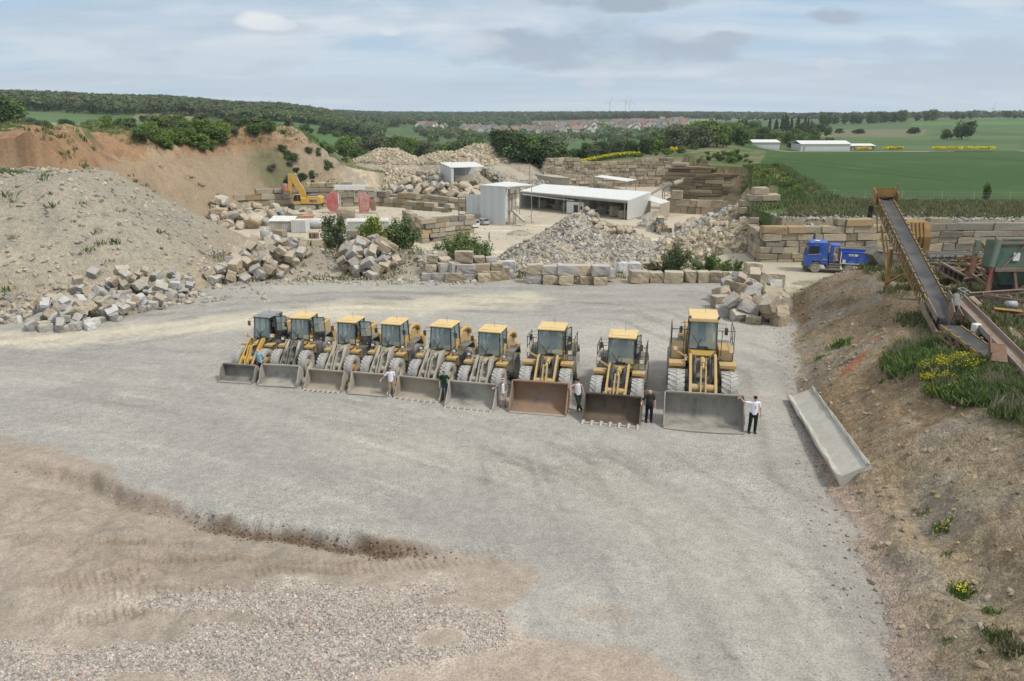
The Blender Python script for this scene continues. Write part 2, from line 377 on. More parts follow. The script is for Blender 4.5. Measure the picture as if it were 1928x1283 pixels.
    low = ss(5.6, 2.4, z + 1.4 * n2 + .8 * n1) * ss(-84, -66, x); oc = lerpc(oc, (.26, .22, .155), low)
    low = ss(4.8, 3.5, z + .5 * n2); oc = lerpc(oc, (.29, .225, .155), low * .6)
    c = c * (1 - om[..., None]) + oc * om[..., None]
    # dark scrub-grown gully on the spur
    gl = ss(7, 2, seg_dist(x, y, [(-63, 202), (-52, 196), (-44, 196)]) + 2 * n1) * (z < 6.5)
    c = lerpc(c, (.12, .125, .065), gl * .8)
    gl = ss(2.4, .5, seg_dist(x, y, [(-40, 228), (-33, 208)]) + 1.5 * n1); c = lerpc(c, (.15, .15, .10), gl * .6)
    # quarry face B: bedded stone with earth cap
    fb = P['cliffB'] & (z < P['top'] - .2)
    band = vnoise(z * 1.6 + 0 * x, x * .06, 131)
    fc = np.zeros_like(c) + np.array((.30, .235, .15)); fc = lerpc(fc, (.17, .13, .08), ss(.55, .8, band)); fc = lerpc(fc, (.38, .31, .21), ss(-.1, .4, n3))
    fc = lerpc(fc, (.22, .13, .07), ss(.2, 1.4, z + .4 * n1)); fc = lerpc(fc, (.10, .13, .035), ss(.15, .4, n1 + .3 * np.sin(z * 1.4)) * ss(-6, -3.5, z) * ss(-1, -3, z))
    c = np.where(fb[..., None], fc, c)
    # ---- vegetated ground outside the quarry
    gr = np.zeros_like(c) + np.array((.085, .105, .045)); gr = lerpc(gr, (.19, .18, .105), ss(-.15, .35, n1 + .4 * n2)); gr = lerpc(gr, (.055, .115, .022), ss(.05, .5, -n1 + .4 * n3))
    out = (d > 0) & (y > 84) & (z >= P['top'] - .25) & ~(om > .5)
    bank = (x > 25) & (y > 84) & (y < 190) & (d > 0) & ~fb & ~((z < P['top'] - .25) & (y > 128) & (x < 56) & False)
    wallface = (x > 29) & (y > 83) & (y < 85.2)
    c = np.where((out | bank)[..., None], gr, c)
    c = np.where((wallface & (d > 0))[..., None], np.array((.22, .19, .14)), c)
    plt = (x < -48) & (y > 150) & (y < 270) & (z > 8.8); c = lerpc(c, (.10, .135, .05), plt * ss(-.2, .2, n1) * .9)
    # wheat field right
    fx = np.interp(y, [95, 105, 112, 125, 185, 260, 300, 398], [60, 44, 42.5, 43, 58, 84, 96, 96])
    fieldm = (y > 104) & (y < 395) & (x > fx)
    fcx = np.zeros_like(c) + np.array((.043, .085, .024)); fcx = lerpc(fcx, (.055, .106, .029), ss(-.1, .5, n2 + big)); fcx = lerpc(fcx, (.032, .068, .018), ss(.25, .6, big - .3 * n2))
    for (a, b) in [((62, 215), (80, 143)), ((70, 215), (88, 150)), ((128, 265), (176, 170)), ((131, 265), (180, 170))]:
        fcx = lerpc(fcx, (.025, .045, .018), ss(1.3, .5, seg_dist(x, y, [a, b])) * .7)
    c = np.where(fieldm[..., None], fcx, c)
    # far country: patchwork of fields
    s = P['s']; far = y > 395
    ph = _hash(np.floor(s * 9 + .4 * vnoise(x / 300, y / 300, 141)).astype(np.int64), np.floor(np.log(np.maximum(y, 1)) * 5.5 + s * 1.5).astype(np.int64), 143)
    fc2 = np.zeros_like(c) + np.array((.075, .115, .05))
    fc2 = np.where((ph > .45)[..., None], np.array((.09, .14, .055)), fc2); fc2 = np.where((ph > .68)[..., None], np.array((.09, .145, .06)), fc2)
    fc2 = np.where((ph > .86)[..., None], np.array((.24, .22, .12)), fc2); fc2 = lerpc(fc2, (.05, .09, .035), ss(0, .6, big) * .5)
    c = np.where(far[..., None], fc2, c)
    def patch(m, col):
        nonlocal c
        c = np.where(m[..., None], np.array(col) * (1 + .12 * n2[..., None]), c)
    patch((s < -.34) & (y > 400) & (y < 480), (.30, .27, .155)); patch((s < -.3) & (y > 480) & (y < 640), (.085, .15, .06)); patch((s < -.44) & (y > 255) & (y <= 400), (.05, .125, .035))
    patch((s > -.35) & (s < -.12) & (y > 455) & (y < 820), (.07, .13, .045)); patch((s > -.30) & (s < -.225) & (y > 1020) & (y < 1180), (.20, .19, .115))
    patch((s > .40) & (s < .52) & (y > 620) & (y < 820), (.15, .145, .09)); patch((s > .5) & (y > 560) & (y < 640), (.085, .15, .05)); patch((s > .34) & (y > 820) & (y < 1500), (.08, .125, .055))
    patch((s > .5) & (s < .75) & (y > 950) & (y < 1080), (.085, .18, .045))
    patch((s > .31) & (s < .56) & (y > 386) & (y < 402), (.34, .30, .22))
    c = c * (1 + .10 * n3[..., None] * (y < 250)[..., None])
    # heap and rubble cones, right bank
    hc = np.zeros_like(c) + np.array((.29, .262, .212)); hc = lerpc(hc, (.235, .22, .19), ss(-.15, .4, n1 + n2 * .6)); hc = lerpc(hc, (.345, .305, .235), ss(.0, .5, n2)); hc = lerpc(hc, (.20, .19, .165), ss(.25, .5, n3) * .5)
    lowh = ss(3.8, .6, z + 1.2 * n2); hc = lerpc(hc, (.29, .245, .18), lowh * .75)
    c = np.where(P['heapm'][..., None], hc, c)
    gtop = P['heapm'] & (P['hd'] < -2) ; c = lerpc(c, (.09, .13, .04), gtop * ss(-.2, .3, n1 - .1) * ss(-41, -46, x))
    rc = np.zeros_like(c) + np.array((.36, .32, .255)); rc = lerpc(rc, (.24, .225, .20), ss(0, .4, n3 + n1))
    c = np.where((P['conem'] & (y > 84))[..., None], rc, c)
    rb = np.zeros_like(c) + np.array((.225, .170, .108)); rb = lerpc(rb, (.155, .115, .07), ss(-.15, .4, n1)); rb = lerpc(rb, (.265, .215, .15), ss(.1, .5, n2 + .6 * n3))
    rb = lerpc(rb, (.26, .235, .20), ss(.1, .4, fbm(x / 2, y / 2, 151, 3)) * .55)
    rb = lerpc(rb, (.33, .085, .035), ss(.45, .1, seg_dist(x, y, [(16.4, 35.6), (19.0, 38.2)]) + .5 * n3 + .4 * n1) * .55)
    rb = lerpc(rb, (.11, .115, .055), ss(4.6, 6.6, P['db']) * ss(-.2, .25, n1) * .75)
    toe = ss(1.3, .2, P['db'] + .5 * n1); rb = lerpc(rb, (.33, .26, .22), toe * ss(34, 26, y) * .7)
    bm = np.clip(ss(-.25, .25, P['db'] + .35 * n3), 0, 1) * (P['bankm'] | (P['db'] < .3)) * (y < 67)
    c = c * (1 - bm[..., None]) + rb * bm[..., None]
    edge = ss(-1.6, -.1, P['db'] + .5 * n1) * (P['db'] < .1) * (y < 60); c = lerpc(c, (.25, .235, .215), edge * .55)
    gravel = np.maximum(gravel, .45 * ((y < 66) & ~(bm > .3) & (sm < .5)) * (.5 + .8 * ss(-.2, .4, n1)))
    # which object a face belongs to
    zone = np.zeros(x.shape, int)
    zone[(P['heapm'])] = 1; zone[(bm > .5)] = 2; zone[(om > .5) & (y < 230)] = 3; zone[fieldm] = 4; zone[(y > 395)] = 5
    zone[P['conem'] & (y > 84)] = 6
    zone[(d > 0) & (y > 84) & (y <= 395) & (zone == 0)] = 7
    clod = np.where(zone == 2, .9, 0.0) + np.where(zone == 1, .55, 0) + np.where(zone == 3, .5, 0) + np.where((zone == 6) | (zone == 7), .5, 0) + np.where((zone == 0) & (sm > .5), .22, 0)
    return np.clip(c, .01, .8), np.clip(gravel, 0, 1), zone, clod

def terrain_material():
    m = bpy.data.materials.new("terrain"); m.use_nodes = True; t = NT(m.node_tree); t.n.clear()
    out = t.new('ShaderNodeOutputMaterial'); bs = t.new('ShaderNodeBsdfPrincipled', {'Roughness': .95, 'Specular IOR Level': .15})
    col = t.new('ShaderNodeVertexColor', layer_name='Col').outputs[0]
    gr = t.new('ShaderNodeAttribute', attribute_name='gravel').outputs['Fac']
    pos = t.new('ShaderNodeNewGeometry').outputs['Position']
    fine = t.noise(pos, 14.0, 4, .7); mid = t.noise(pos, 2.3, 5, .65)
    vo = t.new('ShaderNodeTexVoronoi', {'Vector': pos, 'Scale': 12.0, 'Randomness': 1.0}); vo.feature = 'F1'
    cl = t.new('ShaderNodeAttribute', attribute_name='clod').outputs['Fac']
    wpos = t.new('ShaderNodeVectorMath', {0: pos, 1: t.new('ShaderNodeTexNoise', {'Vector': pos, 'Scale': 3.0, 'Detail': 3}).outputs[1]}); wpos.operation = 'ADD'
    vc = t.new('ShaderNodeTexVoronoi', {'Vector': wpos, 'Scale': 4.5}); vcs = t.new('ShaderNodeTexVoronoi', {'Vector': wpos, 'Scale': 11.0})
    vo2 = t.new('ShaderNodeTexVoronoi', {'Vector': pos, 'Scale': 22.0})
    f1 = t.ramp(fine, [(.25, (.62, .62, .62)), (.5, (1, 1, 1)), (.78, (1.35, 1.35, 1.33))])
    f2 = t.ramp(mid, [(.3, (.86, .86, .86)), (.7, (1.13, 1.13, 1.12))])
    c = t.mix(1.0, t.mix(1.0, col, f1, 'MULTIPLY'), f2, 'MULTIPLY')
    hsv = t.new('ShaderNodeHueSaturation', {'Color': vo.outputs['Color'], 'Saturation': .12, 'Value': 1.0}).outputs[0]
    st = t.mix(.55, c, t.mix(1.0, c, t.mix(1.0, hsv, (1.75, 1.7, 1.65, 1), 'MULTIPLY'), 'MULTIPLY'))
    gap = t.ramp(vo.outputs['Distance'], [(.3, (1, 1, 1)), (.8, (.6, .6, .6))])
    st = t.mix(1.0, st, gap, 'MULTIPLY')
    hsv2 = t.new('ShaderNodeHueSaturation', {'Color': vo2.outputs['Color'], 'Saturation': .1, 'Value': 1.0}).outputs[0]
    sm_ = t.mix(.55, c, t.mix(1.0, c, t.mix(1.0, hsv2, (1.75, 1.72, 1.68, 1), 'MULTIPLY'), 'MULTIPLY'))
    c2 = t.mix(t.math('MULTIPLY', gr, 1.6, clamp=True), c, sm_)
    c3 = t.mix(t.math('MULTIPLY', t.math('SUBTRACT', gr, .62), 3.5, clamp=True), c2, st)
    cv = t.math('ADD', t.math('MULTIPLY', t.new('ShaderNodeSeparateXYZ', {0: vc.outputs['Color']}).outputs[0], .5), t.math('MULTIPLY', t.new('ShaderNodeSeparateXYZ', {0: vcs.outputs['Color']}).outputs[1], .5))
    cc = t.mix(1.0, c3, t.ramp(cv, [(.15, (.66, .66, .67)), (.5, (1, 1, 1)), (.85, (1.38, 1.36, 1.3))]), 'MULTIPLY')
    c3 = t.mix(cl, c3, cc)
    t.set(bs.inputs['Base Color'], c3)
    h = t.math('ADD', t.math('MULTIPLY', fine, .6), t.math('MULTIPLY', t.math('SUBTRACT', 1.0, vo.outputs['Distance']), t.math('MULTIPLY', gr, .8)))
    h = t.math('ADD', h, t.math('MULTIPLY', t.math('SUBTRACT', 1.0, t.math('ADD', vc.outputs['Distance'], t.math('MULTIPLY', vcs.outputs['Distance'], .6))), t.math('MULTIPLY', cl, 1.6)))
    bp = t.new('ShaderNodeBump', {'Strength': .55, 'Distance': .06, 'Height': h})
    t.set(bs.inputs['Normal'], bp); t.l.new(bs.outputs[0], out.inputs[0])
    return m
def np_mesh(name, co, faces, mat, col=None, extra=None, smooth=True):
    me = bpy.data.meshes.new(name)
    nv, nf = len(co), len(faces); k = faces.shape[1]
    me.vertices.add(nv); me.vertices.foreach_set('co', np.asarray(co, np.float32).ravel())
    me.loops.add(nf * k); me.loops.foreach_set('vertex_index', faces.astype(np.int32).ravel())
    me.polygons.add(nf); me.polygons.foreach_set('loop_start', np.arange(0, nf * k, k, dtype=np.int32))
    try: me.polygons.foreach_set('loop_total', np.full(nf, k, np.int32))
    except Exception: pass
    me.update(calc_edges=True)
    me.polygons.foreach_set('use_smooth', np.full(nf, smooth))
    if col is not None:
        a = me.color_attributes.new('Col', 'FLOAT_COLOR', 'POINT')
        a.data.foreach_set('color', np.concatenate([col, np.ones((len(col), 1))], 1).astype(np.float32).ravel())
    for nm, arr in (extra or {}).items():
        a = me.attributes.new(nm, 'FLOAT', 'POINT'); a.data.foreach_set('value', arr.astype(np.float32).ravel())
    me.materials.append(mat); me.update(); me.validate()
    return me
def build_terrain():
    ys = [0.0]
    while ys[-1] < 8: ys.append(ys[-1] + .2)
    while ys[-1] < 70: ys.append(ys[-1] + min(ys[-1] ** 2 / 11500 * 1.9 + .012, .42))
    while ys[-1] < 275: ys.append(ys[-1] + .42)
    while ys[-1] < 4700: ys.append(ys[-1] * 1.013)
    ys = np.array(ys)
    sc_ = np.concatenate([np.linspace(-1.5, -.74, 110)[:-1], np.linspace(-.74, .74, 1040), np.linspace(.74, 1.5, 110)[1:]])
    Y, S = np.meshgrid(ys, sc_, indexing='ij'); X = S * (Y + 9.0 * np.exp(-Y / 60))
    P = plan_z(X, Y, True)
    col, gravel, zone, clod = terrain_colour(X, Y, P)
    co = np.stack([X * K, Y * K, P['z'] * K], -1).reshape(-1, 3)
    R, C = X.shape
    idx = np.arange(R * C).reshape(R, C)
    f = np.stack([idx[:-1, :-1], idx[:-1, 1:], idx[1:, 1:], idx[1:, :-1]], -1).reshape(-1, 4)
    fz = zone[:-1, :-1].reshape(-1)
    mat = terrain_material()
    names = ['ground', 'spoil_heap', 'earth_bank', 'clay_embankment', 'green_field', 'hills', 'rubble_mounds', 'quarry_slopes']
    colf = col.reshape(-1, 3); gf = gravel.reshape(-1)
    for k, nm in enumerate(names):
        ff = f[fz == k]
        if not len(ff): continue
        used, inv = np.unique(ff, return_inverse=True)
        me = np_mesh(nm, co[used], inv.reshape(-1, 4), mat, colf[used], {'gravel': gf[used], 'clod': clod.reshape(-1)[used]})
        o = bpy.data.objects.new(nm, me); COL.objects.link(o); o['kind'] = 'structure'
build_terrain()
# ------------------------------------------------------------------ mesh builder
class MB:
    """collects shapes; build() links them as ONE mesh object"""
    def __init__(s): s.v = []; s.f = []; s.c = []; s.sm = []
    def add(s, vs, fs, col=None, smooth=False):
        b = len(s.v); s.v += [tuple(p) for p in vs]
        for f in fs: s.f.append([b + i for i in f]); s.c.append(col); s.sm.append(smooth)
        return s
    def box(s, x0, x1, y0, y1, z0, z1, col=None, taper=0.0, bev=0.0):
        if bev > 0: return s.bbox(x0, x1, y0, y1, z0, z1, bev, col)
        t = taper
        vs = [(x0, y0, z0), (x1, y0, z0), (x1, y1, z0), (x0, y1, z0), (x0 + t, y0 + t, z1), (x1 - t, y0 + t, z1), (x1 - t, y1 - t, z1), (x0 + t, y1 - t, z1)]
        return s.add(vs, [(3, 2, 1, 0), (4, 5, 6, 7), (0, 1, 5, 4), (1, 2, 6, 5), (2, 3, 7, 6), (3, 0, 4, 7)], col)
    def bbox(s, x0, x1, y0, y1, z0, z1, b, col=None):
        """chamfered box"""
        xs, ys, zs = (x0, x1), (y0, y1), (z0, z1); vs = []; idx = {}
        for i in (0, 1):
            for j in (0, 1):
                for k in (0, 1):
                    dx, dy, dz = (b if i == 0 else -b), (b if j == 0 else -b), (b if k == 0 else -b)
                    p = (xs[i], ys[j], zs[k])
                    idx[i, j, k, 0] = len(vs); vs.append((p[0], p[1] + dy, p[2] + dz))
                    idx[i, j, k, 1] = len(vs); vs.append((p[0] + dx, p[1], p[2] + dz))
                    idx[i, j, k, 2] = len(vs); vs.append((p[0] + dx, p[1] + dy, p[2]))
        F = []
        for a in (0, 1):
            F.append([idx[a, 0, 0, 0], idx[a, 1, 0, 0], idx[a, 1, 1, 0], idx[a, 0, 1, 0]])
            F.append([idx[0, a, 0, 1], idx[1, a, 0, 1], idx[1, a, 1, 1], idx[0, a, 1, 1]])
            F.append([idx[0, 0, a, 2], idx[1, 0, a, 2], idx[1, 1, a, 2], idx[0, 1, a, 2]])
            for c in (0, 1):
                F.append([idx[a, c, 0, 0], idx[a, c, 1, 0], idx[a, c, 1, 1], idx[a, c, 0, 1]])
                F.append([idx[a, 0, c, 0], idx[a, 1, c, 0], idx[a, 1, c, 2], idx[a, 0, c, 2]])
                F.append([idx[0, a, c, 1], idx[1, a, c, 1], idx[1, a, c, 2], idx[0, a, c, 2]])
                for e in (0, 1): F.append([idx[a, c, e, 0], idx[a, c, e, 1], idx[a, c, e, 2]])
        ctr = Vector(((x0 + x1) / 2, (y0 + y1) / 2, (z0 + z1) / 2))
        out = []
        for f in F:
            p = [Vector(vs[i]) for i in f]; n = (p[1] - p[0]).cross(p[2] - p[0])
            out.append(f if n.dot(sum(p, Vector()) / len(p) - ctr) > 0 else f[::-1])
        return s.add(vs, out, col)
    def obox(s, c, size, rot=(0, 0, 0), col=None):
        R = Euler(rot).to_matrix(); c = Vector(c); h = Vector(size) / 2
        vs = [c + R @ Vector((i * h.x, j * h.y, k * h.z)) for k in (-1, 1) for i, j in ((-1, -1), (1, -1), (1, 1), (-1, 1))]
        return s.add(vs, [(3, 2, 1, 0), (4, 5, 6, 7), (0, 1, 5, 4), (1, 2, 6, 5), (2, 3, 7, 6), (3, 0, 4, 7)], col)
    def bar(s, a, b, w, h=None, up=(0, 0, 1), col=None):
        """rectangular bar from a to b: w across, h along up"""
        a, b = Vector(a), Vector(b); h = w if h is None else h
        d = (b - a)
        if d.length < 1e-6: return s
        d.normalize(); u = Vector(up)
        x = d.cross(u)
        if x.length < 1e-4: x = d.cross(Vector((1, 0, 0)))
        x.normalize(); u = x.cross(d)
        vs = [p + x * i * w / 2 + u * j * h / 2 for p in (a, b) for i, j in ((-1, -1), (1, -1), (1, 1), (-1, 1))]
        return s.add(vs, [(0, 1, 2, 3), (7, 6, 5, 4), (0, 4, 5, 1), (1, 5, 6, 2), (2, 6, 7, 3), (3, 7, 4, 0)], col)
    def tube(s, pts, r, n=8, col=None, caps=True, smooth=True):
        pts = [Vector(p) for p in pts]; r = [r] * len(pts) if not isinstance(r, (list, tuple)) else r
        base = len(s.v); ref = None; rings = []
        for i, p in enumerate(pts):
            d = (pts[min(i + 1, len(pts) - 1)] - pts[max(i - 1, 0)]).normalized()
            if ref is None: ref = d.cross(Vector((0, 0, 1)) if abs(d.z) < .9 else Vector((1, 0, 0))).normalized()
            ref = (ref - d * ref.dot(d)).normalized(); o = d.cross(ref)
            rings.append([p + (ref * math.cos(k * 2 * math.pi / n) + o * math.sin(k * 2 * math.pi / n)) * r[i] for k in range(n)])
        vs = [q for g in rings for q in g]
        fs = [(i * n + k, i * n + (k + 1) % n, (i + 1) * n + (k + 1) % n, (i + 1) * n + k) for i in range(len(pts) - 1) for k in range(n)]
        s.add(vs, fs, col, smooth)
        if caps: s.add(rings[0], [tuple(range(n))[::-1]], col); s.add(rings[-1], [tuple(range(n))], col)
        return s
    def lathe(s, prof, c, axis='x', n=24, col=None, smooth=True):
        """prof: list of (along, radius)"""
        vs = []
        for (a, r) in prof:
            for k in range(n):
                t = 2 * math.pi * k / n; p = (a, r * math.cos(t), r * math.sin(t))
                if axis == 'y': p = (p[1], p[0], p[2])
                if axis == 'z': p = (p[1], p[2], p[0])
                vs.append((p[0] + c[0], p[1] + c[1], p[2] + c[2]))
        m = len(prof)
        fs = [(i * n + k, (i + 1) * n + k, (i + 1) * n + (k + 1) % n, i * n + (k + 1) % n) for i in range(m - 1) for k in range(n)]
        if axis == 'y': fs = [f[::-1] for f in fs]
        return s.add(vs, fs, col, smooth)
    def prism(s, poly, a0, a1, axis='x', col=None):
        """extrude a 2-D outline along an axis"""
        def P(a, p): return (a, p[0], p[1]) if axis == 'x' else ((p[0], a, p[1]) if axis == 'y' else (p[0], p[1], a))
        n = len(poly); vs = [P(a0, p) for p in poly] + [P(a1, p) for p in poly]
        return s.add(vs, [tuple(range(n))[::-1], tuple(range(n, 2 * n))] + [(i, (i + 1) % n, n + (i + 1) % n, n + i) for i in range(n)], col)
    def quad(s, a, b, c, d, col=None): return s.add([a, b, c, d], [(0, 1, 2, 3)], col)
    def build(s, name, mat, parent=None, fixn=True):
        me = bpy.data.meshes.new(name); me.from_pydata([tuple(v) for v in s.v], [], s.f)
        me.polygons.foreach_set('use_smooth', s.sm)
        if any(c is not None for c in s.c):
            at = me.color_attributes.new('Col', 'FLOAT_COLOR', 'CORNER'); data = []
            for p in me.polygons:
                c = s.c[p.index] or (1, 1, 1)
                data += [c[0], c[1], c[2], 1.0] * p.loop_total
            at.data.foreach_set('color', data)
        me.materials.append(mat); me.update()
        o = bpy.data.objects.new(name, me); COL.objects.link(o)
        if parent is not None: o.parent = parent
        return o
def tag(o, label=None, cat=None, group=None, kind=None):
    if label: o['label'] = label
    if cat: o['category'] = cat
    if group: o['group'] = group
    if kind: o['kind'] = kind
    return o
def empty(name, loc, rz=0.0, label=None, cat=None, group=None, scale=None):
    o = bpy.data.objects.new(name, None); COL.objects.link(o); o.location = loc; o.rotation_euler = (0, 0, rz); o.empty_display_size = .3
    if scale: o.scale = scale
    return tag(o, label, cat, group)
def copy_tree(o, parent=None):
    kids = [c for c in KIDS.get(o.name, [])]
    c = o.copy(); COL.objects.link(c)
    if parent is not None: c.parent = parent
    for k in kids: copy_tree(k, c)
    return c
KIDS = {}
def index_kids():
    KIDS.clear()
    for o in bpy.data.objects:
        if o.parent: KIDS.setdefault(o.parent.name, []).append(o)
# ------------------------------------------------------------------ materials
MATS = {}
def mat(name, col, rough=.6, metal=0.0, dirt=None, dirt_amt=0.0, scale=3.0, bump=0.0, vcol=False, spec=.4, var=0.0, streak=False):
    """painted/plain surface with uneven dust and dirt"""
    if name in MATS: return MATS[name]
    m = bpy.data.materials.new(name); m.use_nodes = True; t = NT(m.node_tree); t.n.clear()
    out = t.new('ShaderNodeOutputMaterial'); bs = t.new('ShaderNodeBsdfPrincipled', {'Roughness': rough, 'Metallic': metal, 'Specular IOR Level': spec})
    tc = t.new('ShaderNodeTexCoord').outputs['Object']
    inf = t.new('ShaderNodeObjectInfo')
    off = t.new('ShaderNodeVectorMath', {0: tc, 1: inf.outputs['Location']}); off.operation = 'ADD'; vec = off.outputs[0]
    if streak: vec = t.new('ShaderNodeMapping', {'Vector': vec, 'Scale': (1, 1, .25)}).outputs[0]
    base = (*col, 1)
    if vcol: base = t.mix(1.0, (*col, 1), t.new('ShaderNodeVertexColor', layer_name='Col').outputs[0], 'MULTIPLY')
    n = t.noise(vec, scale, 5, .65)
    if var > 0:
        vr = t.math('ADD', 1 - var, t.math('MULTIPLY', inf.outputs['Random'], 2 * var))
        cmb = t.new('ShaderNodeCombineXYZ', {0: vr, 1: vr, 2: vr}).outputs[0]; base = t.mix(1.0, base, cmb, 'MULTIPLY')
    g = t.ramp(t.noise(vec, scale * 4.3, 4, .7), [(.25, (.82, .82, .82)), (.75, (1.16, 1.16, 1.16))]); base = t.mix(1.0, base, g, 'MULTIPLY')
    if dirt is not None:
        f = t.math('MULTIPLY', t.ramp(n, [(.5 - .3 * dirt_amt - .08, (0, 0, 0)), (.72 - .3 * dirt_amt, (1, 1, 1))]), min(1.0, .45 + .55 * dirt_amt))
        base = t.mix(f, base, (*dirt, 1)); t.set(bs.inputs['Roughness'], t.math('ADD', rough, t.math('MULTIPLY', f, .9 - rough)))
    t.set(bs.inputs['Base Color'], base)
    if bump > 0:
        t.set(bs.inputs['Normal'], t.new('ShaderNodeBump', {'Strength': .6, 'Distance': bump, 'Height': t.noise(vec, scale * 2.5, 6, .65)}))
    t.l.new(bs.outputs[0], out.inputs[0]); MATS[name] = m
    return m
DUST = (.40, .37, .31)
def glass_mat(name='glass', tint=(.30, .38, .40), opacity=.5):
    if name in MATS: return MATS[name]
    m = bpy.data.materials.new(name); m.use_nodes = True; t = NT(m.node_tree); t.n.clear()
    out = t.new('ShaderNodeOutputMaterial')
    tr = t.new('ShaderNodeBsdfTransparent', {'Color': (.70, .80, .82, 1)})
    gl = t.new('ShaderNodeBsdfPrincipled', {'Base Color': (*tint, 1), 'Roughness': .08, 'Specular IOR Level': .9})
    mx = t.new('ShaderNodeMixShader', {0: opacity, 1: tr, 2: gl}); t.l.new(mx.outputs[0], out.inputs[0]); MATS[name] = m
    return m
def stone_mat(name, c1, c2, c3):
    m = bpy.data.materials.new(name); m.use_nodes = True; t = NT(m.node_tree); t.n.clear()
    out = t.new('ShaderNodeOutputMaterial'); bs = t.new('ShaderNodeBsdfPrincipled', {'Roughness': .92, 'Specular IOR Level': .2})
    tc = t.new('ShaderNodeTexCoord').outputs['Object']; inf = t.new('ShaderNodeObjectInfo')
    vec = t.new('ShaderNodeVectorMath', {0: tc, 1: inf.outputs['Location']}); vec.operation = 'ADD'; vec = vec.outputs[0]
    lay = t.new('ShaderNodeMapping', {'Vector': vec, 'Scale': (1, 1, 3.5)}).outputs[0]
    a = t.noise(vec, 1.1, 4, .6); b = t.noise(lay, 2.6, 5, .65); f = t.noise(vec, 14, 4, .7)
    sh = t.math('ADD', t.math('MULTIPLY', a, .8), t.math('MULTIPLY', t.math('SUBTRACT', inf.outputs['Random'], .5), .28))
    c = t.ramp(sh, [(.22, c1), (.45, c2), (.66, c3)])
    c = t.mix(1.0, c, t.ramp(b, [(.3, (.74, .74, .75)), (.55, (1.02, 1.01, 1)), (.75, (1.2, 1.18, 1.13))]), 'MULTIPLY')
    c = t.mix(1.0, c, t.ramp(f, [(.3, (.8, .8, .8)), (.7, (1.15, 1.15, 1.15))]), 'MULTIPLY')
    nz = t.new('ShaderNodeSeparateXYZ', {0: t.new('ShaderNodeNewGeometry').outputs['Normal']}).outputs[2]
    c = t.mix(t.math('MULTIPLY', t.math('MAXIMUM', nz, 0.0), .45), c, (.46, .43, .37, 1))   # dust lying on top faces
    t.set(bs.inputs['Base Color'], c)
    t.set(bs.inputs['Normal'], t.new('ShaderNodeBump', {'Strength': .7, 'Distance': .05, 'Height': t.math('ADD', b, t.math('MULTIPLY', f, .35))}))
    t.l.new(bs.outputs[0], out.inputs[0]); MATS[name] = m
    return m
stone_mat('stone_grey', (.30, .295, .285), (.40, .385, .355), (.47, .435, .365))
stone_mat('stone_buff', (.27, .22, .16), (.41, .345, .25), (.50, .42, .30))
stone_mat('stone_white', (.45, .46, .47), (.55, .56, .57), (.62, .62, .60))
# ------------------------------------------------------------------ rock meshes
def rock_mesh(name, seed, mt, boxy=True, sub=3, jag=.10):
    import bmesh
    rnd = np.random.default_rng(seed)
    bm = bmesh.new(); bmesh.ops.create_cube(bm, size=1.0)
    bmesh.ops.subdivide_edges(bm, edges=bm.edges[:], cuts=sub, use_grid_fill=True)
    planes = [(rnd.normal(size=3), (.47 if boxy else .40) + .12 * rnd.random()) for _ in range(2 if boxy else 11)]
    skew = rnd.normal(size=(3, 3)) * (.028 if boxy else .16)
    for v in bm.verts:
        p = np.array(v.co); p = p + skew @ p
        q = np.sign(p) * np.abs(p) ** 1.0
        # round the corners a little
        r = np.linalg.norm(q); q = q * (1 - (.07 if boxy else .26) * max(0, (r - .5) / .37))
        for n, dd in planes:
            n = n / np.linalg.norm(n); k = q @ n - (dd + (.10 if boxy else 0.0))
            if k > 0: q = q - n * k
        q = q + rnd.normal(size=3) * .012
        q += jag * (.3 if boxy else .5) * np.array([vn3(*(q * 2.3 + seed)), vn3(*(q * 2.3 + seed + 9)), vn3(*(q * 2.3 + seed + 21))])
        v.co = q
    me = bpy.data.meshes.new(name); bm.to_mesh(me); bm.free(); me.materials.append(mt)
    return me
def vn3(x, y, z):
    return math.sin(x * 3.1 + 1.7 * math.sin(y * 2.3)) * math.cos(z * 2.7 + math.sin(x * 1.9)) * .5
BLOCKS = {k: [rock_mesh('stone_block', i + 40 * j, MATS['stone_' + k]) for i in range(8)] for j, k in enumerate(('grey', 'buff', 'white'))}
BOULD = {k: [rock_mesh('boulder', 300 + i + 40 * j, MATS['stone_' + k], False) for i in range(6)] for j, k in enumerate(('grey', 'buff'))}
NBLK = [0]; EXTRA = []
def block(loc, size, rot, kind, label, group=None, name='stone_block', cat='stone block', lib=BLOCKS):
    me = random.choice(lib[kind]); o = bpy.data.objects.new(name, me); COL.objects.link(o)
    o.location = loc; o.scale = size; o.rotation_euler = rot; NBLK[0] += 1
    return tag(o, label, cat, group)
def join_extra(name, label):
    """blocks beyond the individually built ones: one stuff object"""
    V, F, Mi = [], [], []; ms = []; n = 0
    for me, loc, size, rot in EXTRA:
        co = np.zeros(len(me.vertices) * 3); me.vertices.foreach_get('co', co); co = co.reshape(-1, 3) * np.array(size); R = np.array(Euler(rot).to_matrix()); V.append(co @ R.T + np.array(loc))
        fv = np.zeros(len(me.polygons) * 4, np.int32); me.polygons.foreach_get('vertices', fv); F.append(fv.reshape(-1, 4) + n); n += len(co); m = me.materials[0]
        if m not in ms: ms.append(m)
        Mi.append(np.full(len(me.polygons), ms.index(m), np.int32))
    me = np_mesh(name, np.concatenate(V), np.concatenate(F), ms[0], smooth=False)
    for m in ms[1:]: me.materials.append(m)
    me.polygons.foreach_set('material_index', np.concatenate(Mi)); me.update(); o = bpy.data.objects.new(name, me); COL.objects.link(o); tag(o, label, 'stone blocks', None, 'stuff')
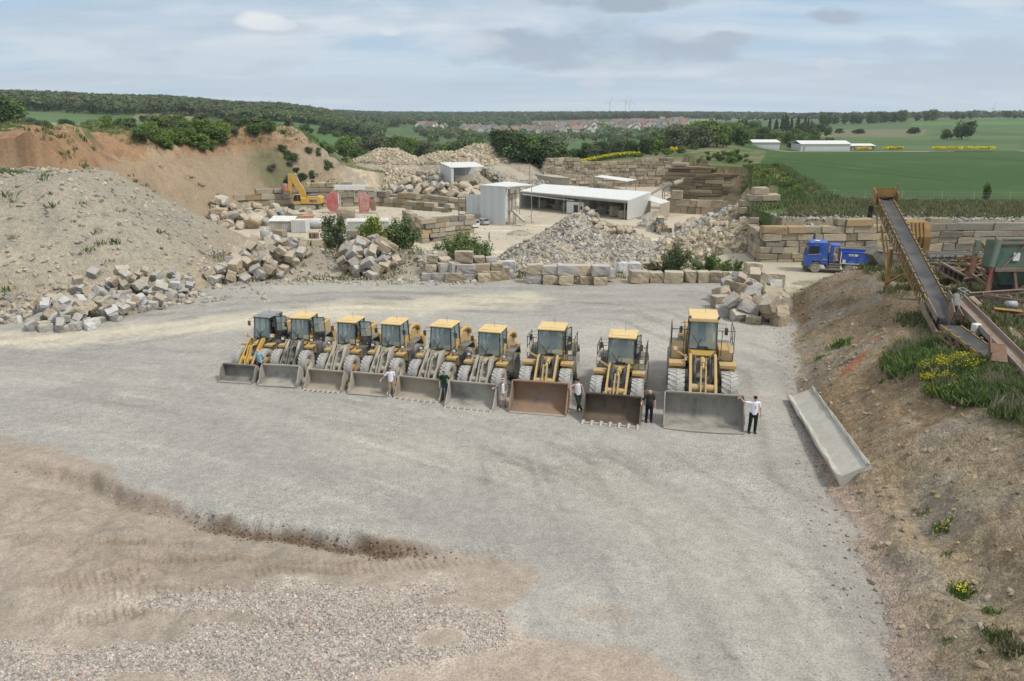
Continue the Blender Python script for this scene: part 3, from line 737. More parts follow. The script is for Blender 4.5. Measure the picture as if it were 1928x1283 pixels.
# loose rubble: one mesh of many small angular stones = stuff
def _ico():
    t = (1 + 5 ** .5) / 2
    v = np.array([(-1, t, 0), (1, t, 0), (-1, -t, 0), (1, -t, 0), (0, -1, t), (0, 1, t), (0, -1, -t), (0, 1, -t), (t, 0, -1), (t, 0, 1), (-t, 0, -1), (-t, 0, 1)], float)
    f = np.array([(0, 11, 5), (0, 5, 1), (0, 1, 7), (0, 7, 10), (0, 10, 11), (1, 5, 9), (5, 11, 4), (11, 10, 2), (10, 7, 6), (7, 1, 8), (3, 9, 4), (3, 4, 2), (3, 2, 6), (3, 6, 8), (3, 8, 9), (4, 9, 5), (2, 4, 11), (6, 2, 10), (8, 6, 7), (9, 8, 1)])
    return v / np.linalg.norm(v[0]), f
ICO = _ico()
def vc_mat(name, rough=.9, bump=False, transl=0.0):
    if name in MATS: return MATS[name]
    m = bpy.data.materials.new(name); m.use_nodes = True; t = NT(m.node_tree); t.n.clear()
    out = t.new('ShaderNodeOutputMaterial'); bs = t.new('ShaderNodeBsdfPrincipled', {'Roughness': rough, 'Specular IOR Level': .2})
    c = t.new('ShaderNodeVertexColor', layer_name='Col').outputs[0]
    pos = t.new('ShaderNodeNewGeometry').outputs['Position']
    c = t.mix(1.0, c, t.ramp(t.noise(pos, 5.0, 3, .7), [(.3, (.85, .85, .85)), (.7, (1.15, 1.15, 1.15))]), 'MULTIPLY')
    t.set(bs.inputs['Base Color'], c)
    if transl > 0:
        tl = t.new('ShaderNodeBsdfTranslucent', {'Color': c}); mx = t.new('ShaderNodeMixShader', {0: transl, 1: bs, 2: tl}); t.l.new(mx.outputs[0], out.inputs[0])
    else: t.l.new(bs.outputs[0], out.inputs[0])
    MATS[name] = m; return m
def rubble(name, xs, ys, sizes, cols, label, cat='rubble', sink=.25, flat=.75):
    n = len(xs); v, f = ICO
    zs = tza(xs, ys)
    rot = RNG.normal(size=(n, 3, 3)); q, _ = np.linalg.qr(rot)
    st = np.stack([sizes * RNG.uniform(.7, 1.5, n), sizes * RNG.uniform(.6, 1.1, n), sizes * RNG.uniform(.45, .9, n) * flat], 1) * .5
    vv = v[None] * (1 + RNG.uniform(-.28, .28, (n, 12, 1)))
    vv = np.sign(vv) * np.abs(vv) ** .75
    vv = np.einsum('nij,nkj->nki', q, vv * st[:, None, :])
    vv[..., 0] += xs[:, None]; vv[..., 1] += ys[:, None]; vv[..., 2] += (zs + sizes * (.5 - sink) * .6)[:, None]
    ff = (f[None] + (np.arange(n) * 12)[:, None, None]).reshape(-1, 3)
    me = np_mesh(name, vv.reshape(-1, 3), ff, vc_mat('rubble_stone'), np.repeat(cols, 12, 0), smooth=False)
    o = bpy.data.objects.new(name, me); COL.objects.link(o); return tag(o, label, cat, None, 'stuff')
def stone_cols(n, mixes, jit=.12):
    """mixes: list of (weight, rgb)"""
    w = np.array([m[0] for m in mixes], float); w /= w.sum(); c = np.array([m[1] for m in mixes])
    return np.clip(c[RNG.choice(len(w), n, p=w)] * (1 + RNG.normal(size=(n, 1)) * jit), .02, .8)
GREYBUFF = [(4, (.37, .34, .285)), (3, (.30, .28, .25)), (3, (.42, .37, .28)), (1, (.46, .44, .40)), (1, (.20, .20, .20))]
BUFF = [(5, (.43, .37, .27)), (3, (.36, .30, .21)), (2, (.48, .43, .34)), (1, (.29, .25, .19))]
GREY = [(5, (.37, .36, .335)), (3, (.275, .272, .265)), (2, (.44, .42, .38)), (2, (.38, .34, .27))]
# ------------------------------------------------------------------ heaps of quarried blocks (each block a thing)
class Heap:
    """stacks blocks on a small height grid so they rest on the ground and on each other"""
    def __init__(s, x0, x1, y0, y1, step=.12):
        s.x0, s.y0, s.st = x0, y0, step; s.nx = int((x1 - x0) / step) + 1; s.ny = int((y1 - y0) / step) + 1
        X, Y = np.meshgrid(s.x0 + np.arange(s.nx) * step, s.y0 + np.arange(s.ny) * step, indexing='ij')
        s.X, s.Y = X, Y; s.h = tza(X, Y)
    def drop(s, x, y, sx, sy, sz, a, cap=99):
        ca, sa = math.cos(a), math.sin(a)
        lx = (s.X - x) * ca + (s.Y - y) * sa; ly = -(s.X - x) * sa + (s.Y - y) * ca
        m = (np.abs(lx) < sx * .46) & (np.abs(ly) < sy * .46)
        if not m.any(): return None
        hs = s.h[m]; zb = float(np.percentile(hs, 72)); 
        # tilt follows the support
        A = np.stack([lx[m], ly[m], np.ones(m.sum())], 1)
        try: co = np.linalg.lstsq(A, hs, rcond=None)[0]
        except Exception: co = (0, 0, zb)
        tx = float(np.clip(co[1], -.55, .55)); ty = float(np.clip(co[0], -.55, .55))
        zc = float(hs.mean()) * .55 + zb * .45 + sz * .5 - .04
        if zc - tz(x, y) > cap: return None
        s.h[m] = np.maximum(s.h[m], zc + sz * .5 - .03)
        return zc, math.atan(tx), -math.atan(ty)
def tumble(name_where, poly_px, n, size, kinds, group, order='low', rotj=.17, cap=1.9, back=2.2, quota=60):
    """poly_px: footprint of the heap as photo pixels on the ground"""
    pts = [on_ground(u, v) for u, v in poly_px]; ym = sum(p.y for p in pts) / len(pts); P = [(p.x, p.y + (back if p.y > ym else 0)) for p in pts]
    x0, x1 = min(p[0] for p in P) - 1, max(p[0] for p in P) + 1; y0, y1 = min(p[1] for p in P) - 1, max(p[1] for p in P) + 1
    H = Heap(x0, x1, y0, y1); made = 0; tries = 0; cand = []
    while len(cand) < n and tries < n * 60:
        tries += 1; x = random.uniform(x0, x1); y = random.uniform(y0, y1)
        dd = float(sdist(np.array([x]), np.array([y]), P)[0])
        if dd < -.25: cand.append((x, y, -dd))
    half = int(n * .45); P_ = []
    base = sorted(cand[:half], key=lambda c: random.random()); upper = [c for c in cand[half:] if c[2] > size * .45]
    for lv, lst in enumerate((base, upper)):
        for (x, y, dd) in lst:
            s = size * random.uniform(.75, 1.2); sx, sy, sz = s * random.uniform(1.0, 1.55), s * random.uniform(.8, 1.05), s * random.uniform(.7, .92)
            a = random.uniform(0, math.pi); r = H.drop(x, y, sx, sy, sz, a, min(cap, .75 + dd * 1.15))
            if r is None: continue
            zc, tx, ty = r
            k = random.choices([q[0] for q in kinds], [q[1] for q in kinds])[0]
            colr = {'grey': 'grey', 'buff': 'buff', 'white': 'pale grey'}[k]
            lab = ('%s block in the ground layer of %s' if lv == 0 else '%s block tumbled on others in %s') % (colr, name_where)
            P_.append(((x, y, zc), (sx, sy, sz), (tx + random.gauss(0, rotj * (.35 + lv * .65)), ty + random.gauss(0, rotj * (.35 + lv * .65)), a), k, lab, '%s %s stone blocks, %s layer' % (group, colr, 'ground' if lv == 0 else 'upper'))); made += 1
    ymid = sum(p[0][1] for p in P_) / max(len(P_), 1)
    P_.sort(key=lambda q: -(q[1][0] * q[1][2]) * (1.25 if q[0][1] < ymid else 1))
    for q in P_[:quota]: block(*q)
    for q in P_[quota:]: EXTRA.append((random.choice(BLOCKS[q[3]]), q[0], q[1], q[2]))
# far left heap at the foot of the grey spoil
tumble('the long heap below the grey spoil slope', [(45, 628), (140, 632), (230, 606), (345, 572), (350, 556), (250, 545), (150, 562), (60, 600)], 215, .70, [('grey', 5), ('buff', 3), ('white', 1)], 'heap below the spoil slope:', quota=85)

tumble('the heap beside the soil berm', [(385, 538), (430, 536), (520, 530), (580, 516), (590, 505), (520, 500), (440, 505), (390, 522)], 140, .82, [('grey', 4), ('buff', 5)], 'heap beside the soil berm:', quota=60)
tumble('the stepped stack behind the second loader', [(636, 520), (690, 528), (752, 516), (752, 502), (690, 498), (640, 506)], 80, .86, [('buff', 5), ('grey', 4), ('white', 1)], 'stepped stack:', rotj=.12, quota=36)
tumble('the tumbled heap beside the largest loader', [(1352, 600), (1400, 612), (1480, 622), (1482, 590), (1478, 560), (1440, 545), (1380, 565), (1352, 580)], 95, .98, [('buff', 5), ('grey', 4)], 'heap beside the largest loader:', quota=45, rotj=.08, cap=3.0)
join_extra('stone_blocks', 'remaining smaller stone blocks wedged within the tumbled heaps')
# neat rows: explicit (u centre, v of the foot, width m, depth, height, kind, level)
def rowblocks(lst, group, where):
    n = len(lst)
    for i, (u, v, w, d, h, k, zb, rz) in enumerate(lst):
        p = on_ground(u, v); p.y += d / 2
        cn = {'grey': 'grey', 'buff': 'buff', 'white': 'pale grey'}[k]
        ordn = ['first', 'second', 'third', 'fourth', 'fifth', 'sixth', 'seventh', 'eighth', 'ninth', 'tenth', 'eleventh', 'twelfth', 'thirteenth', 'fourteenth'][i]
        block((p.x, p.y, p.z + zb + h / 2 - .02), (w, d, h), (random.gauss(0, .03), random.gauss(0, .03), rz + random.gauss(0, .05)), k, '%s block, %s from the left in %s' % (cn, ordn, where), group)
rowblocks([(1204, 535, 1.75, 1.3, 1.15, 'buff', 0, 0), (1236, 534, 1.3, 1.2, 1.0, 'buff', 0, 0), (1270, 535, 1.8, 1.3, 1.1, 'buff', 0, 0), (1300, 534, 1.05, 1.2, 1.1, 'buff', 0, 0), (1325, 534, 1.2, 1.2, 1.08, 'buff', 0, .1), (1349, 534, 1.15, 1.1, 1.05, 'buff', 0, -.1), (1369, 534, 1.0, 1.1, 1.0, 'buff', 0, 0), (1392, 538, 1.7, 1.4, 1.05, 'buff', 0, 0), (1428, 545, 1.6, 1.6, 1.1, 'buff', 0, .2), (1458, 545, 1.9, 1.7, 1.35, 'buff', 0, -.1)],
          'row of buff blocks closing the yard', 'the single row closing the yard')
rowblocks([(1418, 541, 1.5, 1.2, 1.05, 'buff', 1.1, 0)], 'blocks set on the row', 'a cube set on top of the single row')
rowblocks([(1006, 535, 1.5, 1.2, .9, 'grey', 0, 0), (1036, 537, 1.45, 1.2, .85, 'buff', 0, 0), (1066, 539, 1.4, 1.2, .85, 'buff', 0, 0), (1086, 536, .9, 1.1, .8, 'buff', 0, 0), (1106, 537, 1.5, 1.2, .85, 'buff', 0, 0), (1130, 539, 1.3, 1.2, .8, 'buff', 0, 0)],
          'bottom row of the two-course stack', 'the bottom row of the two-course stack')
rowblocks([(1008, 535, 1.6, 1.2, .9, 'buff', .88, 0), (1038, 536, 1.8, 1.2, .85, 'grey', .85, 0), (1070, 537, 2.0, 1.25, .95, 'grey', .85, 0), (1101, 536, 1.6, 1.2, .9, 'buff', .85, 0), (1131, 538, 1.7, 1.25, 1.0, 'grey', .82, .1), (1144, 533, 1.2, 1.2, 1.0, 'grey', .3, .4)],
          'top row of the two-course stack', 'the top row of the two-course stack')
rowblocks([(806, 530, 1.3, 1.1, .8, 'grey', 0, 0), (827, 531, 1.3, 1.1, .8, 'grey', 0, 0), (854, 533, 1.7, 1.2, .85, 'buff', 0, 0), (880, 532, 1.3, 1.1, .8, 'grey', 0, 0), (910, 532, 1.25, 1.2, .8, 'buff', 0, .1), (932, 530, 1.2, 1.1, .9, 'buff', 0, 0), (948, 528, .9, 1.1, 1.2, 'buff', 0, .3), (960, 527, .7, 1.0, .8, 'grey', 0, .2)],
          'bottom row of the stack below the bush', 'the bottom row before the round bush')
rowblocks([(812, 529, 1.1, 1.1, .7, 'buff', .78, 0), (834, 530, 1.0, 1.1, .9, 'grey', .78, .5), (855, 530, 1.2, 1.0, 1.0, 'grey', .8, .7), (878, 531, 1.8, 1.3, .85, 'grey', .8, 0), (908, 530, 1.5, 1.2, .8, 'buff', .8, .1), (936, 528, 1.2, 1.1, .8, 'buff', .85, 0)],
          'middle row of the stack below the bush', 'the middle row before the round bush')
rowblocks([(815, 527, 1.1, 1.1, .7, 'buff', 1.5, 0), (838, 528, 1.2, 1.1, .5, 'buff', 1.55, .3), (874, 529, 1.8, 1.3, 1.05, 'buff', 1.68, 0), (902, 528, 1.1, 1.1, .6, 'buff', 1.6, 0), (925, 527, 1.1, 1.1, .5, 'grey', 1.6, .2)],
          'top row of the stack below the bush', 'the top row before the round bush')
def plain_at(u, v, y, size, k, label, group=None, rz=0.0, lift=0.0):
    p = aty(u, v, y); g = tz(p.x, p.y)
    block((p.x, p.y, g + size[2] / 2 - .05 + lift), size, (random.gauss(0, .03), random.gauss(0, .03), rz), k, label, group)
for i, (u, y, sz, lab) in enumerate([(936, 82, (1.9, 1.3, 1.3), 'left'), (955, 82, (1.9, 1.3, 1.35), 'right')]):
    g = ground_at(u, y); block((g.x, g.y, -1.5 + sz[2] / 2), sz, (0, 0, .02), 'white', 'whitish sawn block, %s of the pair beside the round bush' % lab, None)
for i, (u, lab) in enumerate([(1172, 'left'), (1191, 'right')]):
    g = ground_at(u, 84); block((g.x, g.y, -1.35), (1.5, 1.3, 1.3), (0, 0, .02), 'white', 'pale grey sawn block, %s of the pair on the white slab' % lab, None)
for i, (u, y, sx) in enumerate([(925, 80, 2.6), (1098, 82, 2.2), (1122, 82, 1.8), (1070, 84, 1.6), (1150, 84, 1.4)]):
    g = ground_at(u, y); block((g.x, g.y, -2.1), (sx, 1.2, .8), (0, 0, random.gauss(0, .1)), 'white' if i else 'white', 'whitish sawn slab lying below the yard edge behind the stacked blocks', 'whitish slabs behind the stacked blocks')
g = ground_at(1240, 84); block((g.x, g.y, -2.25), (9.5, 3.0, .5), (0, 0, .03), 'white', 'large pale sawn slab lying flat behind the row of blocks')
# ------------------------------------------------------------------ retaining walls: courses of rough blocks, one thing each
WALLM = vc_mat('wall_stone')
def wall_mat():
    m = MATS['wall_stone']; t = NT(m.node_tree)
    bs = [n for n in t.n if n.type == 'BSDF_PRINCIPLED'][0]; pos = t.new('ShaderNodeNewGeometry').outputs['Position']
    h = t.noise(pos, 3.0, 6, .7); t.set(bs.inputs['Normal'], t.new('ShaderNodeBump', {'Strength': .8, 'Distance': .12, 'Height': h}))
wall_mat()
def block_wall(name, pts, zb, ht, ch, bl, th, mix, label, seed=1, cat='wall', ragged=.6, batter=0.0, gap=.035, step=None):
    """pts: ground plan; zb/ht: base and height as numbers or functions of the run 0..1"""
    rnd = random.Random(seed); mb = MB()
    seg = []; L = 0
    for a, b in zip(pts[:-1], pts[1:]):
        l = math.hypot(b[0] - a[0], b[1] - a[1]); seg.append((L, l, a, b)); L += l
    def at(t):
        for (s0, l, a, b) in seg:
            if t <= s0 + l + 1e-6: k = (t - s0) / l; return a[0] + (b[0] - a[0]) * k, a[1] + (b[1] - a[1]) * k, math.atan2(b[1] - a[1], b[0] - a[0])
        s0, l, a, b = seg[-1]; return b[0], b[1], math.atan2(b[1] - a[1], b[0] - a[0])
    F = lambda q, t: q(t) if callable(q) else q
    zmin = min(F(zb, k / 10) for k in range(11)); lev = 0.0; ci = 0
    hmax = max(F(ht, k / 10) + F(zb, k / 10) for k in range(11)) - zmin
    while lev < hmax:
        c_h = ch * rnd.uniform(.85, 1.15); t = -rnd.random() * bl * .6
        while t < L:
            w = bl * rnd.choice([.55, .8, 1.0, 1.25, 1.6]) * rnd.uniform(.9, 1.1); tc = min(max(t + w / 2, 0), L)
            fr = tc / L; base = F(zb, fr) - zmin; top = base + F(ht, fr) + rnd.uniform(-ragged, ragged * .5) * ch
            if lev + c_h * .5 < top and lev + c_h > base and t + w > 0:
                x, y, a = at(tc); hh = c_h - gap
                off = rnd.uniform(-.14, .10) * th + batter * lev
                ca, sa = math.cos(a), math.sin(a); col = rnd.choices([m[1] for m in mix], [m[0] for m in mix])[0]; j = rnd.uniform(.70, 1.18); col = tuple(c * j for c in col)
                ww = w - gap; vs = []
                dz = rnd.uniform(-.03, .03); ti = rnd.uniform(-.02, .02)
                B = .07 * min(ch, 1.2)
                tmp = MB().bbox(-ww / 2, ww / 2, -th / 2, th / 2, 0, hh, B)
                for (px, py, pz) in tmp.v:
                    px += rnd.uniform(-.07, .07) * ch; py += rnd.uniform(-.09, .09) * ch; pz += rnd.uniform(-.055, .055) * ch + ti * px + dz
                    X = x + px * ca - (py + off) * sa; Y = y + px * sa + (py + off) * ca; vs.append((X, Y, zmin + lev + pz))
                mb.add(vs, tmp.f, col)
            t += w
        lev += c_h; ci += 1
    o = mb.build(name, WALLM); return tag(o, label, cat)
WB = [(4, (.38, .325, .235)), (3, (.32, .275, .205)), (2, (.28, .255, .215)), (1, (.44, .39, .30)), (1, (.35, .26, .15))]
WG = [(3, (.31, .275, .215)), (3, (.25, .23, .195)), (1, (.38, .32, .23)), (1, (.22, .21, .19))]
def kx(*l): return [(a * K, b * K) for a, b in l]
bx = lambda z: z * K
block_wall('retaining_wall', kx((27.3, 82.4), (46, 83.2)), bx(-2.1), lambda t: K * (4.6 - .3 * math.sin(t * 9)), .78, 1.9, 1.3, WB, 'buff dry stone retaining wall of big blocks behind the blue truck', 3)
block_wall('retaining_wall', kx((45, 83.0), (62, 83.2), (110, 84)), bx(-2.2), lambda t: K * (4.5 + .25 * math.sin(t * 14)), .86, 2.6, 1.3, WG, 'greyer stretch of the retaining wall behind the green hopper and yellow feed box', 5)
block_wall('retaining_wall', kx((27.2, 82.6), (27.6, 88), (29.5, 94)), bx(-2.4), lambda t: K * (4.4 - .4 * t), .8, 1.6, 1.2, WB, 'short return wall of buff blocks beside the rubble heap', 6)
block_wall('block_pier', kx((29.4, 100.5), (34.4, 100.2)), bx(-.6), lambda t: K * (2.2 + 3.4 * math.exp(-((t - .5) / .32) ** 2)), .95, 2.0, 2.2, WB, 'stepped pier of buff blocks standing above the rubble at the field corner', 7, 'block pier')
block_wall('terrace_wall', kx((17.5, 118), (23.5, 112), (30, 116)), bx(-7.5), lambda t: K * (2.9 - 1.2 * (1 - t)), .8, 1.5, 1.4, WG, 'low stepped wall of squared stone beside the small yellow loader', 8)
block_wall('terrace_wall', kx((18.5, 113), (24, 108.5)), bx(-7.6), bx(1.9), .75, 1.6, 1.2, WG, 'lower course of squared stone in front of the stepped wall', 9)
block_wall('terrace_wall', kx((-20.5, 150), (-15.8, 137.5), (-8.2, 143.5)), bx(-8.6), bx(4.3), .95, 2.3, 1.5, WB, 'tall buff block wall of the storage terrace beside the white van', 10)
block_wall('terrace_wall', kx((-20.2, 154), (-12, 149)), bx(-4.6), bx(1.4), .9, 2.0, 1.5, WB, 'upper course of blocks stored on the terrace', 12)
block_wall('quarry_wall', kx((-66, 186), (-59, 189.5), (-44, 194), (-33, 195.5), (-24, 190)), bx(-8.8), lambda t: K * (3.4 + 2.4 * math.sin(min(1, t * 1.15) * math.pi)), 1.4, 2.3, 2.0, WB, 'irregular buff stone wall behind the yellow excavator', 13, gap=.07)
block_wall('quarry_wall', kx((-32, 197), (-20, 194), (-10, 184)), bx(-8.6), bx(3.2), 1.15, 2.4, 1.6, WB, 'buff block wall rising behind the red saw', 14)
block_wall('terrace_wall', kx((-40, 131.5), (-33, 128.5), (-29.5, 129)), bx(-8.8), bx(2.6), 1.1, 2.6, 1.5, WB, 'low block wall in front of the corrugated containers', 15)
block_wall('terrace_wall', kx((-28.0, 131), (-20.5, 130)), bx(-8.8), bx(3.6), 1.0, 2.2, 1.5, WB, 'block wall behind the pallets, below the long cabin', 16)
block_wall('quarry_face', kx((10, 245.2), (16, 247.5), (54, 247.5)), bx(-8.6), lambda t: K * (8.6 + .5 * math.sin(t * 11) + .4 * math.sin(t * 37)), 1.25, 2.1, 1.6, [(4, (.40, .33, .24)), (3, (.35, .29, .21)), (1, (.28, .24, .19))], 'jointed buff quarry face below the yellow flowering strip', 17, 'rock face', gap=.05)
block_wall('quarry_face', kx((12, 236), (30, 238)), bx(-8.6), lambda t: K * (7.4 - 2.2 * t), 1.2, 1.9, 1.6, [(4, (.42, .36, .27)), (3, (.36, .31, .24))], 'paler front bench of sawn quarry face behind the flat hut', 18, 'rock face', gap=.05)
block_wall('quarry_face', kx((38.5, 186.5), (44, 184), (55, 179)), bx(-8.8), lambda t: K * (11.4 - 1.2 * math.sin(t * 7) ** 2 - 1.5 * t), 0.85, 4.5, 3.2, [(4, (.27, .21, .14)), (3, (.22, .17, .11)), (2, (.33, .27, .18)), (1, (.17, .12, .08))], 'bedded brown quarry face below the field corner', 20, 'rock face', gap=.09, batter=.32)
block_wall('quarry_face', kx((37.5, 181), (44, 178.5), (53, 175)), bx(-8.8), bx(4.2), 2.0, 2.2, 1.4, [(4, (.37, .31, .22)), (3, (.32, .27, .20))], 'smooth jointed foot of the bedded quarry face beside the conveyor tower', 19, 'rock face', gap=.04)
# ------------------------------------------------------------------ loose rubble on the heaps
def scatter_cones(idx, n, lo, hi, mix, name, label, rscale=1.0, sink=.25, yfront=True):
    xs = []; ys = []; ss_ = []
    for i in idx:
        cx, cy, ct, sl, r = CONES[i]; rad = (ct + 8) / sl + r if cy > 95 else 8
        rad = min(rad, 13) * rscale; m = int(n / len(idx))
        rr = np.sqrt(RNG.random(m)) * rad; th = RNG.uniform(math.pi * .93, math.pi * 2.07, m) if yfront else RNG.uniform(0, 2 * math.pi, m)
        xs.append(cx + rr * np.cos(th)); ys.append(cy + rr * np.sin(th))
    xs = np.concatenate(xs); ys = np.concatenate(ys)
    P = plan_z(xs, ys, True); keep = P['conem']; xs = xs[keep] * K; ys = ys[keep] * K
    s = lo + (hi - lo) * RNG.random(len(xs)) ** 2.6
    return rubble(name, xs, ys, s, stone_cols(len(xs), mix), label, sink=sink)
scatter_cones([0, 1, 2], 26000, .18, 1.05, GREYBUFF, 'rubble', 'large heap of broken grey and buff stone in front of the hall')
scatter_cones([3, 1], 9000, .18, .8, GREY, 'rubble', 'greyer tail of broken stone spreading right of the large heap')
scatter_cones([4, 5], 12000, .18, .85, GREY, 'rubble', 'grey rubble sloping down against the return wall')
scatter_cones([6, 7], 9000, .4, 1.7, BUFF, 'rubble', 'pale rubble tip behind the tall sheds')
scatter_cones([8], 5000, .35, 1.3, BUFF, 'rubble', 'rounded far heap of buff rubble below the dark trees', .8)
scatter_cones([9, 10, 11], 7000, .4, 1.6, BUFF, 'rubble', 'buff rubble spilling behind the storage terrace')
scatter_cones([12], 3000, .25, .9, GREYBUFF, 'rubble', 'low grey rubble behind the middle shed')
scatter_cones([13, 15], 1800, .25, .9, GREY, 'rubble', 'small grey stone heap at the hall corner')
scatter_cones([14], 900, .3, 1.0, GREY, 'rubble', 'scattered grey stone below the tall shed')
def boulders(poly, n, size, kinds, lab, group, lib=BOULD, rot=1.0):
    P = [(p[0] * K, p[1] * K) for p in poly]; x0, x1 = min(p[0] for p in P), max(p[0] for p in P); y0, y1 = min(p[1] for p in P), max(p[1] for p in P)
    H = Heap(x0 - 2, x1 + 2, y0 - 2, y1 + 2, .3); k = 0; tr = 0
    while k < n and tr < n * 12:
        tr += 1; x = random.uniform(x0, x1); y = random.uniform(y0, y1)
        if sdist(np.array([x]), np.array([y]), P)[0] > 0: continue
        s = size * random.uniform(.6, 1.35); a = random.uniform(0, 6.28); sx, sy, sz = s * random.uniform(.9, 1.4), s * random.uniform(.8, 1.1), s * random.uniform(.6, .9)
        r = H.drop(x, y, sx, sy, sz, a, size * 1.1)
        if r is None: continue
        kd = random.choices([q[0] for q in kinds], [q[1] for q in kinds])[0]
        block((x, y, r[0] - .15 * s), (sx, sy, sz), (r[1] + random.gauss(0, .25 * rot), r[2] + random.gauss(0, .25 * rot), a), kd, lab, group, 'boulder', 'boulder', lib); k += 1
boulders([(-57, 152), (-47, 155), (-54, 177), (-62, 183), (-70, 176)], 60, 2.5, [('buff', 6), ('grey', 1)], 'rough buff boulder in the jumble left of the yellow excavator', 'boulders left of the excavator')
boulders([(-34, 205), (-24, 212), (-16, 206), (-8, 196), (-12, 190), (-22, 200)], 60, 2.4, [('buff', 6), ('grey', 1)], 'rough buff boulder on the slope behind the red saw', 'boulders behind the red saw')
boulders([(-14, 200), (-4, 214), (2, 205), (-4, 190), (-10, 184)], 45, 2.2, [('buff', 5), ('grey', 2)], 'rough buff boulder spilling towards the tall sheds', 'boulders beside the tall sheds')
boulders([(10, 110), (15, 111.5), (18, 110), (17, 106.6), (12, 106.5)], 60, 1.05, [('buff', 6), ('grey', 1)], 'angular buff rock on the crest of the large rubble heap', 'buff rocks crowning the large heap')
boulders([(0, 98), (-4, 96), (-3, 93), (8, 92), (14, 91.5), (14, 94), (4, 97)], 26, 1.2, [('buff', 3), ('grey', 3)], 'flat stone slab at the foot of the large rubble heap', 'slabs at the foot of the large heap')
boulders([(-53, 167), (-46, 165), (-46, 174), (-52, 176)], 12, 2.0, [('buff', 3), ('grey', 2)], 'long flat slab of stone lying beside the yellow excavator', 'slabs beside the excavator', BLOCKS, .4)
boulders([(-20, 147), (-16, 141), (-11, 144), (-13, 150)], 16, 1.6, [('buff', 4), ('grey', 2)], 'cut stone stored on top of the terrace wall', 'cut stone on the terrace', BLOCKS, .2)
boulders([(24, 112), (29, 112), (31, 118), (26, 118)], 24, 1.2, [('grey', 4), ('buff', 2)], 'grey squared stone in the jumble above the stepped wall', 'stones above the stepped wall', BLOCKS, .8)
# small stones on slopes and bank, coarse gravel in the foreground
def scatter_poly(polyK, n, lo, hi, mix, name, label, cat='stones', sink=.3, pw=3.0, cond=None):
    P = polyK; x0, x1 = min(p[0] for p in P), max(p[0] for p in P); y0, y1 = min(p[1] for p in P), max(p[1] for p in P)
    xs = RNG.uniform(x0, x1, n * 2); ys = RNG.uniform(y0, y1, n * 2); m = inside(xs, ys, P)
    if cond is not None: m &= cond(xs, ys)
    xs = xs[m][:n] * K; ys = ys[m][:n] * K; s = lo + (hi - lo) * RNG.random(len(xs)) ** pw
    return rubble(name, xs, ys, s, stone_cols(len(xs), mix), label, cat, sink)
BANKST = [(4, (.29, .235, .16)), (3, (.34, .30, .235)), (2, (.25, .22, .18)), (1, (.40, .29, .15))]
scatter_poly([(9.5, 9), (22, 9), (34, 24), (34, 60), (22, 62), (12, 36)], 10000, .025, .28, BANKST, 'stones', 'small stones strewn over the brown earth bank', cond=lambda x, y: x > np.interp(y, TOEY, TOEX) - .3, pw=5)
scatter_poly([(-45, 46), (-18, 56), (-24, 76), (-70, 78), (-70, 48)], 6500, .05, .6, [(4, (.36, .33, .275)), (3, (.31, .295, .26)), (2, (.42, .37, .28))], 'stones', 'broken stones strewn over the grey spoil slope', pw=5, cond=lambda x, y: sdist(x, y, HEAP) > -3)
scatter_poly([(-38, 47.5), (-24, 55.5), (-24, 59.5), (-40, 52)], 1500, .15, .8, GREYBUFF, 'stones', 'coarser stones gathered above the long block heap', pw=2)
scatter_poly(GRAV, 26000, .025, .10, [(5, (.44, .40, .36)), (3, (.36, .33, .31)), (2, (.50, .46, .42)), (1, (.27, .25, .24)), (.12, (.38, .22, .16))], 'gravel', 'coarse pale gravel spread over the soil in front', 'gravel', pw=1.6, cond=lambda x, y: (fbm(x / 2.0, y / 1.2, 117, 5, .6) > -.35) & (vnoise(x / 1.9 + 4, y / .8, 118) < .66) & (y > 12))
scatter_poly([(-14, 13), (10, 13), (11, 30), (-22, 34)], 9000, .015, .05, GREYBUFF, 'gravel', 'loose chippings scattered over the yard', 'gravel', pw=2, cond=lambda x, y: (x < np.interp(y, TOEY, TOEX)))
scatter_poly([(8.2, 12), (9.4, 12), (11.5, 24), (19, 51), (17.8, 51), (10.2, 24)], 2600, .03, .16, GREYBUFF, 'gravel', 'chippings gathered along the foot of the earth bank', 'gravel', pw=3)
_n = 3600; _t = RNG.random(_n) * (len(EDGE) - 2) + 1; _i = _t.astype(int); _f = _t - _i; _e = np.array(EDGE); _xs = _e[_i, 0] * (1 - _f) + _e[_i + (_i < len(EDGE) - 1), 0] * _f; _ys = _e[_i, 1] * (1 - _f) + _e[_i + (_i < len(EDGE) - 1), 1] * _f
_q = RNG.normal(size=_n) * .14 + .42; _ys = _ys - _q + .32 * fbm(_xs / 1.4, _ys / 1.4, 94, 3); _m = RNG.random(_n) < ss(-1.2, -5, _xs) * (.25 + .75 * ss(-14, -9, _xs)); _dk = np.clip(ss(-14, -8, _xs) * (.4 + .8 * RNG.random(_n)), 0, 1)[_m][:, None]
rubble('clods', _xs[_m] * K, _ys[_m] * K, (.02 + .11 * RNG.random(_n) ** 4)[_m], (np.array([[.30, .245, .19]]) * (1 - _dk) + np.array([[.115, .078, .050]]) * _dk) * RNG.uniform(.7, 1.3, (_m.sum(), 1)), 'crumbling dark brown clods along the cut edge of the soil', 'soil', .3)
scatter_poly([(-26, 62), (-2, 62), (-2, 70), (-28, 70)], 2500, .08, .5, GREYBUFF, 'stones', 'stones scattered over the soil berm behind the block heaps', pw=3)
scatter_poly([(-60, 165), (-30, 190), (0, 215), (10, 190), (20, 160), (-10, 130), (-50, 150)], 1300, .12, .5, BUFF, 'stones', 'stray stones on the pale quarry floor', pw=4, cond=lambda x, y: sdist(x, y, PIT) < 0)
